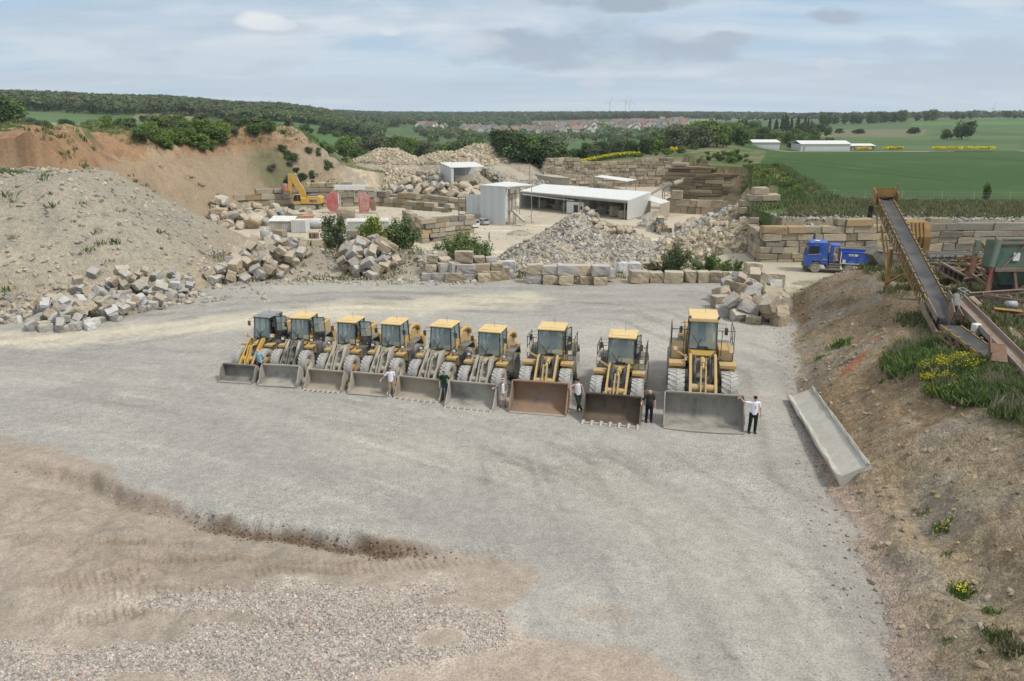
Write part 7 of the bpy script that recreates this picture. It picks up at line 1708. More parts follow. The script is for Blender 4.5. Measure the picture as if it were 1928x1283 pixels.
MB().tube([loc(-.03, -.55, -.2), loc(-.03, .55, -.2)], .24, 14).build('tail_drum', M['black_plastic'], CV); MB().tube([loc(.04, .55, .35), loc(.10, .78, .5)], .2, 12).build('motor', M['grime_dark'], CV)
# second belt running down to the right
conveyor('belt_conveyor', aty(1945, 728, 30.5), aty(1790, 615, 38.0), .8, 'low belt conveyor with yellow rails below the tall one', YB, .5, True)
a, b = aty(1945, 712, 31.0), aty(1800, 562, 43.0)
cn = empty('steel_channel', a, 0, 'long reddish steel channel lying beside the low conveyor', 'steel channel'); dd = b - a; xx = dd.normalized().cross(Vector((0, 0, 1))).normalized()
MB().bar((0, 0, 0), dd, .7, .06).build('channel_floor', M['weathered_steel'], cn); MB().bar(xx * .36 + Vector((0, 0, .12)), dd + xx * .36 + Vector((0, 0, .12)), .05, .3).bar(-xx * .36 + Vector((0, 0, .12)), dd - xx * .36 + Vector((0, 0, .12)), .05, .3).build('channel_side', mat('pink_steel', (.27, .165, .135), .65, dirt=(.27, .24, .215), dirt_amt=.6), cn)
MB().bar(dd * .12 - xx * .9 + Vector((0, 0, .1)), dd * .24 - xx * .6 + Vector((0, 0, .45)), .7, .05).bar(dd * .12 - xx * 1.25 + Vector((0, 0, .3)), dd * .24 - xx * .95 + Vector((0, 0, .65)), .05, .5).build('rust_plate', mat('rust_deep', (.13, .07, .045), .85, dirt=(.22, .16, .11), dirt_amt=.3), cn)
conveyor('belt_conveyor', aty(1960, 640, 38.0), aty(1884, 588, 43.0), .9, 'short belt conveyor half out of sight beside the red legs', YB, .3, False, False)
conveyor('belt_conveyor', aty(1905, 480, 57.5), aty(1745, 476, 59.0), .6, 'level belt conveyor running across below the wall', M['steel_post'], .7, True, False)
# yellow feed box behind the conveyor
q = aty(1722, 500, 62.5); fb = empty('feed_box', (q.x, q.y, 0), -.12, 'yellow steel feed box with vertical ribs behind the tall conveyor', 'feed box')
zt_, zb_ = aty(1722, 422, 62.5).z, aty(1722, 505, 62.5).z
MB().prism([(-.3, zb_), (1.7, zb_), (2.0, zt_ + .1), (.2, zt_ + .1), (-.4, zt_ - 1.0)], -1.0, .8, 'x').build('box', YB, fb); rb = MB()
for k in range(4): rb.bar((-.6 + k * .3, -.36, zb_ + .1), (-.6 + k * .3, -.46, zt_ - 1.1), .08, .14, (0, 1, 0)); rb.bar((-.6 + k * .3, -.46, zt_ - 1.05), (-.6 + k * .3, .15, zt_ + .1), .08, .1)
rb.build('rib', YB, fb); lg = MB()
for xq in (-.9, .7): lg.bar((xq, 0, tz(q.x + xq, q.y) - .1), (xq, 0, zb_), .2); lg.bar((xq, 1.5, tz(q.x + xq, q.y + 1.5) - .1), (xq, 1.5, zb_), .2)
lg.build('leg', YB, fb)
q = aty(1674, 484, 62); mc = empty('crusher_head', (q.x, q.y, 0), .2, 'dark crusher head with yellow base between truck and conveyor', 'crusher'); gz = min(tz(q.x, q.y), q.z - .8)
MB().prism([(-2.0, q.z + .3), (-1.3, q.z + .8), (1.6, q.z + .1), (1.9, q.z - .5), (.6, q.z - .8), (-1.2, q.z - .5)], -.6, .6, 'y').build('housing', M['grime_dark'], mc); MB().box(-.9, 1.4, -.5, .5, gz - .1, q.z - .6).build('base', YB, mc); MB().bar((-1.6, -.62, q.z + .7), (1.2, -.62, q.z + .3), .08, .12).build('guard_rail', M['steel_bright'], mc)
q = aty(1712, 520, 56); MB_ = MB().bar(q, aty(1738, 568, 52), 1.0, .1); tag(MB_.build('deflector_plate', M['rim_dusty']), 'pale steel plate leaning against the right side of the conveyor', 'steel plate')
# green hopper on red legs
Yh = 47.0; def_ = lambda u_, v_, y_=Yh: aty(u_, v_, y_)
a = def_(1884, 458); b = def_(1978, 458); c = def_(1885, 508); e = def_(1960, 540); HP = empty('hopper', (a.x, a.y, 0), 0, 'green steel hopper on red legs at the edge of the bank', 'hopper'); o_ = Vector((a.x, a.y, 0))
w_ = b.x - a.x; hp = MB(); z1_, z2_, z3_ = a.z, c.z, e.z
hp.add([(0, 0, z1_), (w_, 0, z1_), (w_, 1.5, z1_), (0, 1.5, z1_), (0, 0, z2_), (w_, 0, z2_), (w_, 1.5, z2_), (0, 1.5, z2_), (w_ * .25, .5, z3_), (w_ * .75, .5, z3_), (w_ * .75, 1.1, z3_), (w_ * .25, 1.1, z3_)], [(0, 4, 5, 1), (1, 5, 6, 2), (2, 6, 7, 3), (3, 7, 4, 0), (4, 8, 9, 5), (5, 9, 10, 6), (6, 10, 11, 7), (7, 11, 8, 4), (8, 11, 10, 9)])
hp.build('bin', M['plant_green'], HP); MB().bar((-.1, -.05, z2_), (w_, -.05, z2_), .12, .22).bar((-.1, -.04, z1_), (w_, -.04, z1_), .12, .15).bar((.2, -.06, z2_), (1.6, -.06, z1_), .06, .06).build('rim', M['weathered_steel'], HP); MB().box(w_ * .3, w_ * .6, .9, 1.7, z3_ - .6, z3_).build('outlet', M['black_plastic'], HP)
MB().bar((-.15, -.1, z1_ + .25), (-.35, -.1, z2_ + .2), .22, .25).build('gusset', mat('pale_green', (.16, .24, .18), .7, dirt=(.2, .17, .12), dirt_amt=.3), HP)
for (u_, v_, u2, v2, dy) in ((1868, 505, 1852, 572, 0), (1876, 505, 1862, 574, .3), (1908, 520, 1918, 580, 0), (1935, 520, 1950, 585, 0)):
    t_ = def_(u_, v_); g_ = def_(u2, v2); MB().bar(Vector((t_.x, t_.y + dy, t_.z + .3)) - o_, Vector((g_.x, g_.y + dy, min(g_.z, tz(g_.x, g_.y)) - .1)) - o_, .13, .15).build('leg', M['plant_red'] if u_ < 1900 else M['weathered_steel'], HP)
MB().box(.9, 1.3, -.07, -.04, z1_ - 1.1, z1_ - .6).build('notice', M['white_paint'], HP)
FRm = empty('post_structure', (0, 0, 0), 0, 'red and green steel post frame left of the green hopper', 'steel frame')
t_, g_ = aty(1842, 452, 50), aty(1822, 548, 50); MB().bar(t_, aty(1836, 478, 50), .3).build('post_head', M['pale_green'] if 'pale_green' in M else M['plant_green'], FRm); MB().bar(aty(1836, 478, 50), Vector((g_.x, g_.y, min(g_.z, tz(g_.x, g_.y)))), .22).build('post', M['plant_red'], FRm); MB().bar(aty(1832, 460, 50), aty(1858, 476, 50), .16, .2).bar(aty(1828, 516, 50), aty(1866, 545, 48), .14, .18).build('brace', M['weathered_steel'], FRm)
random.seed(42)
for i, (u0, v0, u1, v1, y_, w, h, mt, lab) in enumerate([
 (1772, 490, 1812, 545, 54, 1.1, .8, 'weathered_steel', 'broad pale box girder lying left of the red post'), (1822, 486, 1868, 522, 54, .9, .7, 'rust', 'rusty perforated girder lying behind the red post'), (1815, 530, 1850, 522, 50, .5, .4, 'weathered_steel', 'short steel beam on the ground between the posts'),
 (1825, 555, 1928, 548, 46, .25, .25, 'weathered_steel', 'long horizontal steel rail in front of the hopper legs'), (1828, 560, 1845, 575, 44, .5, .12, 'weathered_steel', 'loose board lying before the hopper'), (1890, 556, 1920, 578, 46, .4, .25, 'weathered_steel', 'sloping steel beam below the hopper'),
 (1880, 520, 1928, 505, 56, .6, .5, 'rust', 'dark rusty beam behind the hopper'), (1800, 520, 1850, 500, 57, .5, .4, 'rust', 'rust brown bar in the scrap behind the girders'), (1872, 584, 1925, 590, 42.5, .5, .25, 'plant_yellow', 'yellow steel beam above the short belt'), (1690, 562, 1730, 565, 46, .1, .1, 'steel_post', 'thin steel pipe on the grass beside the conveyor'),
 (1880, 545, 1928, 535, 50, .3, .3, 'rust', 'narrow rusty beam under the hopper'), (1835, 500, 1880, 505, 58, .4, .4, 'weathered_steel', 'grey beam far back in the scrap')]):
    a, b = aty(u0, v0, y_), aty(u1, v1, y_ - .5); 
    za, zb2 = tz(a.x, a.y), tz(b.x, b.y); a.z = max(min(a.z, za + 1.2), za + h / 2); b.z = max(min(b.z, zb2 + 1.2), zb2 + h / 2)
    m_ = MB().bar(a + Vector((0, 0, h * .4)), b + Vector((0, 0, h * .4)), w, h * .15).bar(a - Vector((0, 0, h * .4)), b - Vector((0, 0, h * .4)), w, h * .15).bar(a, b, w * .15 + .02, h * .8)
    for k in range(5): q = a.lerp(b, (k + .5) / 5); m_.obox((q.x, q.y, q.z), (w * .8, .05, h * .8), (0, 0, math.atan2((b - a).y, (b - a).x) + 1.57))
    tag(m_.build('steel_beam', M[mt] if mt in M else YB), lab, 'steel beam')
def truss(u0, v0, u1, v1, y_, w, h, mt, lab, name='lattice_girder'):
    a, b = aty(u0, v0, y_), aty(u1, v1, y_ - 1.0); a.z = max(min(a.z, tz(a.x, a.y) + 1.6), tz(a.x, a.y) + h * .6); b.z = max(min(b.z, tz(b.x, b.y) + 1.6), tz(b.x, b.y) + h * .6)
    d = b - a; L = d.length; d.normalize(); x_ = d.cross(Vector((0, 0, 1))).normalized(); up = x_.cross(d); m_ = MB(); n = max(3, int(L / .8)); r = .07
    for s_ in (-1, 1):
        for k_ in (-1, 1): o2 = x_ * s_ * w / 2 + up * k_ * h / 2; m_.bar(a + o2, b + o2, r)
    for k in range(n):
        for s_ in (-1, 1): e = x_ * s_ * w / 2; m_.bar(a + e - up * h / 2 + d * L * k / n, a + e + up * h / 2 + d * L * (k + .5) / n, r * .7); m_.bar(a + e + up * h / 2 + d * L * (k + .5) / n, a + e - up * h / 2 + d * L * (k + 1) / n, r * .7)
        m_.bar(a - x_ * w / 2 + up * h / 2 + d * L * k / n, a + x_ * w / 2 + up * h / 2 + d * L * k / n, r * .7); m_.bar(a - x_ * w / 2 - up * h / 2 + d * L * k / n, a + x_ * w / 2 - up * h / 2 + d * L * k / n, r * .7)
    tag(m_.build(name, M[mt] if mt in M else YB), lab, 'lattice girder')
truss(1840, 492, 1880, 540, 53, .8, .6, 'rust', 'rusty lattice girder leaning left of the hopper legs'); truss(1760, 500, 1800, 520, 57, .7, .5, 'weathered_steel', 'grey lattice girder lying behind the box girder'); truss(1850, 560, 1928, 572, 45, .6, .45, 'weathered_steel', 'long weathered lattice girder lying below the hopper')
truss(1890, 500, 1940, 540, 54, .8, .6, 'rust', 'dark lattice girder seen under the hopper'); truss(1805, 548, 1835, 566, 47, .5, .4, 'steel_post', 'small wire cage frame beside the red post'); truss(1800, 492, 1868, 492, 58, .6, .5, 'plant_yellow', 'yellow lattice frame below the level belt')
truss(1915, 610, 1945, 640, 41, .5, .4, 'rust', 'rusty frame end at the right picture edge')
q = aty(1903, 577, 43); rr_ = MB().lathe([(-.3, .02), (-.28, .22), (.28, .22), (.3, .02)], (q.x, q.y, q.z + .1), 'x', 14); tag(rr_.build('gas_bottle', M['grey_paint']), 'small grey cylinder on the yellow beam', 'cylinder')
q = aty(1837, 622, 37.5); wb = empty('electric_box', q, .3, 'small white electric box beside the low conveyor', 'electric box'); MB().bbox(-.22, .22, -.15, .15, -.3, .35, .05).build('case', M['white_paint'], wb); MB().box(-.1, .1, -.17, -.15, -.1, .1).build('lid', M['grey_paint'], wb)
q = aty(1870, 470, 60); yw = MB().tube([(q.x - .8, q.y, q.z + .2), (q.x + .1, q.y, q.z + .5), (q.x + .7, q.y, q.z - .1)], .25, 10).lathe([(-.3, .1), (-.3, .5), (.3, .5), (.3, .1)], (q.x - 1.6, q.y, q.z - .5), 'x', 18); tag(yw.build('drive_motor', YB), 'yellow drive motor with curved guard behind the hopper', 'motor')
# ------------------------------------------------------------------ concrete trough on the bank
cs = [on_ground(u_, v_, 14, 60) for u_, v_ in ((1487, 752), (1537, 745), (1645, 890), (1580, 913))]
m0 = (cs[0] + cs[1]) / 2; m1 = (cs[2] + cs[3]) / 2; ctr = (m0 + m1) / 2; ya = (m0 - m1); Lc = ya.length; ya.normalize(); xa = ((cs[1] - cs[0]) + (cs[2] - cs[3])).normalized(); wc = ((cs[1] - cs[0]).length + (cs[2] - cs[3]).length) / 2
za = xa.cross(ya).normalized(); xa = ya.cross(za)
TRG = bpy.data.objects.new('concrete_trough', None); COL.objects.link(TRG); TRG.matrix_world = Matrix((xa.to_4d(), ya.to_4d(), za.to_4d(), (ctr + za * .12).to_4d())).transposed()
for i in range(3): pass
mw = Matrix.Identity(4)
for i, v_ in enumerate((xa, ya, za)):
    for j in range(3): mw[j][i] = v_[j]
for j in range(3): mw[j][3] = (ctr + za * .30)[j]
TRG.matrix_world = mw; tag(TRG, 'long shallow concrete trough lying on the foot of the earth bank', 'concrete trough')
mat('trough_concrete', (.44, .435, .40), .85, dirt=(.36, .33, .27), dirt_amt=.3, scale=.8, bump=.02, streak=True)
h = wc / 2; tb = MB(); nseg = 14
prof = [(-h, -.42), (-h - .02, .10), (-h + h * .10, .15), (-h + h * .26, .11), (-h + h * .32, .0), (h - h * .26, .0), (h - h * .2, .10), (h - h * .07, .13), (h - h * .05, .06), (h, .03), (h, -.42)]
rings = []
for k in range(nseg + 1):
    yy = -Lc / 2 + Lc * k / nseg; rings.append([(px_ + random.gauss(0, .025 if px_ < -h + .3 else .008), yy + (random.gauss(0, .06) if k in (0, nseg) else 0), pz_ + random.gauss(0, .012)) for px_, pz_ in prof])
n_ = len(prof); vs = [q for r_ in rings for q in r_]; fs = [(k * n_ + i, k * n_ + (i + 1) % n_, (k + 1) * n_ + (i + 1) % n_, (k + 1) * n_ + i) for k in range(nseg) for i in range(n_)]
tb.add(vs, fs); tb.add(rings[0], [tuple(range(n_))[::-1]]); tb.add(rings[-1], [tuple(range(n_))])
tb.build('trough_body', M['trough_concrete'], TRG)
# ------------------------------------------------------------------ vegetation
vc_mat('leaf', .75, transl=.22); mat('bark', (.10, .075, .055), .95)
def leaf_cards(ctr, nrm, size, cols):
    """a bent two-triangle leaf spray at every point"""
    n = len(ctr); a = RNG.normal(size=(n, 3)); t = np.cross(nrm, a); t /= np.linalg.norm(t, axis=1, keepdims=True) + 1e-9; b = np.cross(nrm, t)
    s = size[:, None]; v = np.stack([ctr - t * s * .5, ctr + b * s * .42 + nrm * s * .1, ctr + t * s * .5, ctr - b * s * .42 + nrm * s * .06], 1)
    f = (np.arange(n) * 4)[:, None] + np.array([0, 1, 2, 3])[None]
    return v.reshape(-1, 3), f, np.repeat(cols, 4, 0)
def crown_pts(n, rx, rz, z0, seed, lobes=9, hollow=.5, shape='round'):
    r = np.random.default_rng(seed); L = []
    for k in range(lobes):
        a = r.uniform(0, 2 * math.pi); e = r.uniform(-1.1, 1) ; q = r.uniform(.25, .62)
        if shape == 'column': q *= .6
        L.append((math.cos(a) * q * rx, math.sin(a) * q * rx, z0 + rz * (1 + e * .62), r.uniform(.34, .55)))
    if shape == 'cone': L = [(0, 0, z0 + 2 * rz * (.08 + .1 * k), .62 * (1 - k / 10) + .05) for k in range(10)]
    L = np.array(L); i = r.integers(0, len(L), n); d = r.normal(size=(n, 3)); d /= np.linalg.norm(d, axis=1, keepdims=True)
    rad = (hollow + (1 - hollow) * r.random(n)) ** .6 * (1 + .18 * r.normal(size=n)); q = L[i]
    sc = np.stack([q[:, 3] * rx, q[:, 3] * rx, q[:, 3] * rz * (1.0 if shape != 'cone' else .5)], 1)
    p = q[:, :3] + d * sc * rad[:, None]; p[:, 2] = np.maximum(p[:, 2], z0 * .7 + .02)
    return p, d, i, r
def crown_mesh(name, n, rx, rz, z0, leaf, base, seed, lobes=9, shape='round'):
    p, d, i, r = crown_pts(n, rx, rz, z0, seed, lobes, shape=shape)
    nr = d * .6 + r.normal(size=d.shape) * .5 + np.array([0, 0, .35]); nr /= np.linalg.norm(nr, axis=1, keepdims=True)
    lobe_t = r.uniform(.78, 1.25, 40)[i]; c = np.array(base)[None] * lobe_t[:, None] * (1 + .22 * r.normal(size=(n, 1)))
    c[:, 0] *= 1 + .12 * r.normal(size=n)
    v, f, c = leaf_cards(p, nr, leaf * r.uniform(.6, 1.3, n), np.clip(c, .005, .6)); return np_mesh(name, v, f, MATS['leaf'], c, smooth=False)
def trunk_mesh(name, h, rad, rx, z0, rz, seed, limbs=5):
    r = random.Random(seed); mb = MB(); mb.tube([(0, 0, -.3), (r.gauss(0, .04) * h, r.gauss(0, .02) * h, h * .3), (r.gauss(0, .05) * h, r.gauss(0, .05) * h, h * .62), (r.gauss(0, .05) * h, r.gauss(0, .05) * h, h * .85)], [rad, rad * .75, rad * .45, rad * .15], 7)
    for k in range(limbs):
        a = r.uniform(0, 6.28); z = h * r.uniform(.25, .6); mb.tube([(0, 0, z), (math.cos(a) * rx * .35, math.sin(a) * rx * .35, z + h * .14), (math.cos(a) * rx * .65, math.sin(a) * rx * .65, z + h * .25)], [rad * .4, rad * .25, rad * .08], 5)
    o = mb.build(name, MATS['bark']); me = o.data; bpy.data.objects.remove(o); return me
TREE = {}
def proto(kind, n, rx, rz, z0, leaf, base, lobes, shape='round', nvar=3, limbs=5):
    TREE[kind] = [(crown_mesh('crown', n, rx, rz, z0, leaf, base, 500 + 7 * i + len(TREE) * 31, lobes, shape), trunk_mesh('trunk', z0 + 2 * rz, .035, rx, z0, rz, i + len(TREE) * 5, limbs)) for i in range(nvar)]
# unit height trees
proto('dark', 1700, .50, .46, .06, .085, (0.070, 0.108, 0.042), 13); proto('mid', 1700, .46, .44, .08, .08, (0.108, 0.166, 0.052), 13); proto('fresh', 1500, .44, .45, .07, .08, (0.158, 0.236, 0.060), 12)
proto('grey', 1300, .50, .44, .06, .08, (0.149, 0.172, 0.102), 12); proto('cone', 1000, .26, .46, .04, .07, (0.049, 0.079, 0.042), 10, 'cone'); proto('column', 900, .22, .46, .05, .075, (.075, .13, .03), 9, 'column', 2)
DESC = {'dark': 'dark green broadleaf tree', 'mid': 'mid green broadleaf tree', 'fresh': 'fresh bright green tree', 'grey': 'grey green willow-like tree', 'cone': 'dark conifer', 'column': 'slender young tree'}
NT_ = [0]
def tree(kind, x, y, h, where, wid=1.0, group=None, label=None, name='tree'):
    cm, tm = random.choice(TREE[kind]); z = tz(x, y); r = bpy.data.objects.new(name, None); COL.objects.link(r); r.location = (x, y, z - .02 * h); r.scale = (h * wid, h * wid, h); r.rotation_euler = (0, 0, random.uniform(0, 6.28))
    lab = label or '%s %s' % (DESC[kind], where); tag(r, lab, 'tree' if name == 'tree' else 'bush', group if group is not None else (None if label else lab + ' group'))
    for nm, me in (('crown', cm), ('trunk', tm)): o = bpy.data.objects.new(nm, me); COL.objects.link(o); o.parent = r
    NT_[0] += 1; return r
def belt(poly, n, h0, h1, kinds, where, wid=(.9, 1.2), front=True):
    """poly in (u, Y) with Y in plan units"""
    us = [p[0] for p in poly]; ys_ = [p[1] for p in poly]; pts = []; tr = 0
    while len(pts) < n and tr < 9000:
        tr += 1; u = random.uniform(min(us), max(us)); Y = random.uniform(min(ys_), max(ys_))
        if not inside(np.array([u]), np.array([Y]), poly)[0]: continue
        g = ground_at(u, Y * K)
        if any(math.hypot(g.x - q.x, g.y - q.y) < (h0 + h1) * .17 * (1 if tr < 5000 else .6) for q in pts): continue
        pts.append(g); k = random.choices([a for a, b in kinds], [b for a, b in kinds])[0]; tree(k, g.x, g.y, random.uniform(h0, h1), where, random.uniform(*wid))
GEN = [('dark', 3), ('mid', 4), ('fresh', 3), ('grey', 2)]
belt([(944, 252), (1062, 258), (1058, 268), (950, 264)], 11, 8, 12.5, [('dark', 5), ('mid', 1)], 'in the dark clump left of the yellow flowers', (1.1, 1.35))
belt([(1000, 276), (1062, 280), (1058, 296), (1000, 290)], 8, 6, 9, [('fresh', 3), ('mid', 2)], 'just behind the dark clump', (1.0, 1.2))
belt([(640, 300), (760, 300), (760, 345), (640, 345)], 15, 8, 13, GEN, 'behind the left rubble tips')
belt([(740, 345), (960, 345), (960, 420), (740, 420)], 24, 7, 12, GEN, 'behind the far rubble heap')
belt([(1045, 286), (1250, 286), (1250, 340), (1045, 340)], 44, 4.5, 8, GEN, 'in the belt behind the yellow flowers')
belt([(1232, 290), (1405, 300), (1408, 425), (1520, 440), (1500, 540), (1232, 520)], 84, 7, 12, [('fresh', 4), ('mid', 4), ('dark', 2), ('grey', 1)], 'on the wooded rise behind the quarry')
belt([(1370, 560), (1560, 560), (1560, 720), (1370, 720)], 16, 10, 15, [('cone', 2), ('dark', 3), ('mid', 2)], 'in the wood behind the farm halls')
belt([(1440, 700), (1530, 700), (1530, 740), (1440, 740)], 12, 13, 19, [('cone', 1)], 'in the conifer row on the skyline', (.8, 1.0))
belt([(1535, 980), (1760, 1150), (1760, 1210), (1535, 1010)], 22, 13, 20, [('dark', 2), ('mid', 3), ('fresh', 1)], 'in the tree line along the field crest')
belt([(1760, 1200), (1930, 1240), (1930, 1300), (1760, 1250)], 8, 9, 15, [('dark', 2), ('mid', 2)], 'on the crest at the far field edge')
belt([(1480, 420), (1560, 420), (1560, 440), (1480, 440)], 8, 4, 8, [('mid', 2), ('dark', 2), ('fresh', 1)], 'behind the white farm halls')
g = ground_at(1812, 560 * K); tree('dark', g.x, g.y, 15, '', 1.15, label='big round dark tree standing alone in the green fields')
g = ground_at(1783, 565 * K); tree('mid', g.x, g.y, 9, '', 1.2, label='lower bush beside the lone round tree in the fields')
g = ground_at(1532, 500 * K); tree('mid', g.x, g.y, 12, '', .9, label='upright tree beside the smaller white farm shed')
g = ground_at(1856, 108 * K); tree('column', g.x, g.y, 3.3, '', 1.1, label='young sapling on the field edge above the wall')
belt([(1560, 700), (1640, 700), (1640, 715), (1560, 715)], 5, 4, 6, [('dark', 1)], 'in the dark low hedge across the far field', (1.5, 2.2)); belt([(1700, 690), (1726, 690), (1726, 700), (1700, 700)], 3, 5, 7, [('dark', 1)], 'in the small dark field copse', (1.4, 1.8))
belt([(-20, 250), (28, 250), (28, 268), (-20, 268)], 5, 9, 13, [('dark', 3), ('mid', 1)], 'above the clay embankment at the picture edge', (1.2, 1.5))
belt([(45, 395), (245, 395), (245, 410), (45, 410)], 16, 3.5, 6, [('dark', 2), ('grey', 2), ('mid', 1)], 'in the field hedge above the embankment', (1.3, 1.8))
belt([(200, 500), (640, 620), (640, 640), (200, 515)], 20, 4, 8, [('dark', 3), ('mid', 2)], 'in the long hedge below the wooded ridge', (1.3, 1.8))
belt([(640, 270), (700, 300), (560, 262), (560, 250)], 8, 3, 6, [('mid', 2), ('grey', 2), ('fresh', 1)], 'on the bank right of the clay spur')
belt([(600, 700), (700, 700), (700, 780), (600, 780)], 18, 13, 17, [('mid', 2), ('dark', 1), ('grey', 2)], 'in the round copse in the middle fields', (1.1, 1.4))
belt([(790, 700), (950, 640), (950, 800), (790, 860)], 16, 8, 13, GEN, 'in the meadow below the village')
# shrubs on the embankment and cliff tops, and around the yard
def bushes(poly, n, h0, h1, kinds, where, wid=(1.1, 1.7)):
    P = [(a * K, b * K) for a, b in poly]; x0, x1 = min(p[0] for p in P), max(p[0] for p in P); y0_, y1_ = min(p[1] for p in P), max(p[1] for p in P); k = 0
    while k < n:
        x, y = random.uniform(x0, x1), random.uniform(y0_, y1_)
        if sdist(np.array([x]), np.array([y]), P)[0] > 0: continue
        kd = random.choice(kinds); tree(kd, x, y, random.uniform(h0, h1), '', random.uniform(*wid), where + ' bushes', DESC[kd].replace('tree', 'bush') + ' ' + where, 'bush'); k += 1
bushes([(p.x / K, p.y / K) for p in [on_ground(*q) for q in ((262, 276), (330, 284), (400, 288), (424, 262), (420, 244), (350, 250), (262, 252))]], 46, 2.2, 4.6, ['fresh', 'mid', 'fresh'], 'in the thicket on the clay embankment')
bushes([(-104, 186), (-70, 205), (-58, 214), (-60, 220), (-110, 200)], 30, 1.8, 4.2, ['fresh', 'mid', 'grey'], 'along the top of the clay embankment')
bushes([(-62, 198), (-46, 212), (-40, 225), (-50, 226), (-64, 210)], 18, 1.4, 3.5, ['fresh', 'mid', 'grey'], 'on the shoulder behind the excavator')
bushes([(-60, 194), (-49, 195), (-44, 202), (-56, 206)], 30, 1.0, 2.2, ['grey', 'dark'], 'in the scrubby gully above the wall')
bushes([(40, 191), (60, 190), (70, 240), (58, 250), (42, 200)], 30, 1.0, 2.6, ['fresh', 'mid'], 'capping the bedded quarry face')
bushes([(18, 256), (60, 256), (72, 300), (60, 330), (18, 285)], 46, 1.0, 2.6, ['grey', 'mid', 'fresh'], 'on the rough ground above the quarry face')
bushes([(44, 120), (47, 130), (58, 170), (52, 172), (42, 135)], 12, .8, 1.8, ['fresh', 'mid'], 'on the grassy edge of the green field')
# near bushes: finer leaves
def near_bush(u, y, h, wid, base, label, n=5200, lf=.055, stems=9, seed=1, z=None):
    g = ground_at(u, y); r = empty('bush', g, 0, label, 'bush'); rx = wid / 2
    rr = np.random.default_rng(seed); S = []
    mb = MB()
    for k in range(stems * 2):
        a = rr.uniform(0, 6.28); q = rr.uniform(.15, 1) ** .7; tip = np.array([math.cos(a) * q * rx, math.sin(a) * q * rx, h * (1.0 - .42 * q ** 2) * rr.uniform(.78, 1.08)]); S.append(tip); mb.tube([(0, 0, -.1), tuple(tip * np.array([.35, .35, .5])), tuple(tip)], [.035, .022, .006], 5)
    S = np.array(S); i = rr.integers(0, len(S), n); t = rr.uniform(.12, 1.03, n) ** .75; p = S[i] * np.stack([t ** 1.15, t ** 1.15, t], 1) + rr.normal(size=(n, 3)) * (.10 + .17 * (1.05 - t))[:, None] * h * .42
    p[:, 2] = np.maximum(p[:, 2], .05); nr = rr.normal(size=(n, 3)) + np.array([0, 0, .8]); nr /= np.linalg.norm(nr, axis=1, keepdims=True)
    c = np.array(base)[None] * rr.uniform(.75, 1.25, 60)[i][:, None] * (1 + .25 * rr.normal(size=(n, 1))); v, f, c = leaf_cards(p, nr, lf * h * rr.uniform(.6, 1.4, n), np.clip(c, .008, .5))
    me = np_mesh('foliage', v, f, MATS['leaf'], c, smooth=False); o = bpy.data.objects.new('foliage', me); COL.objects.link(o); o.parent = r; mb.build('stems', MATS['bark'], r); return r
near_bush(868, 70.2 * K, 4.9, 7.2, (.17, .22, .085), 'big round leafy bush behind the stacked blocks', 22000, .036, 26, 1)
near_bush(915, 70.2 * K, 2.4, 2.6, (.13, .17, .07), 'small bush leaning out right of the big round bush', 2200, .06, 6, 2)
near_bush(630, 70 * K, 4.0, 3.6, (.125, .155, .075), 'soft grey green bush in front of the pallets', 4200, .05, 9, 3)
near_bush(655, 69.5 * K, 2.2, 2.6, (.19, .21, .17), 'pale silvery bush right of the grey green one', 2400, .06, 7, 4)
near_bush(706, 69.5 * K, 4.0, 3.4, (.20, .25, .055), 'bright yellow green bush behind the stepped stack', 4200, .05, 9, 5)
near_bush(757, 69.6 * K, 4.0, 3.6, (.13, .18, .07), 'deep green bush left of the big round bush', 4400, .05, 9, 6)
near_bush(1272, 66.5 * K, 3.1, 3.0, (.10, .135, .06), 'upright dark green bush behind the row of blocks', 3200, .05, 8, 7)
near_bush(1245, 66.8 * K, 1.3, 4.2, (.11, .13, .07), 'low spreading shrub left of the upright bush', 2600, .09, 9, 8)
near_bush(1330, 66.2 * K, 2.0, 5.2, (.13, .185, .06), 'wide green shrub mass behind the row of blocks', 4800, .07, 12, 9)
near_bush(1378, 66.6 * K, 1.7, 3.8, (.12, .165, .06), 'right part of the shrubbery behind the row of blocks', 3200, .08, 9, 10)
near_bush(1412, 68 * K, 1.6, 2.6, (.11, .155, .055), 'pale green shrub beside the foot of the retaining wall', 1800, .08, 7, 11)
near_bush(980, 72 * K, 1.7, 1.7, (.14, .13, .05), 'small yellowish shrub at the foot of the rubble heap', 900, .08, 5, 12)
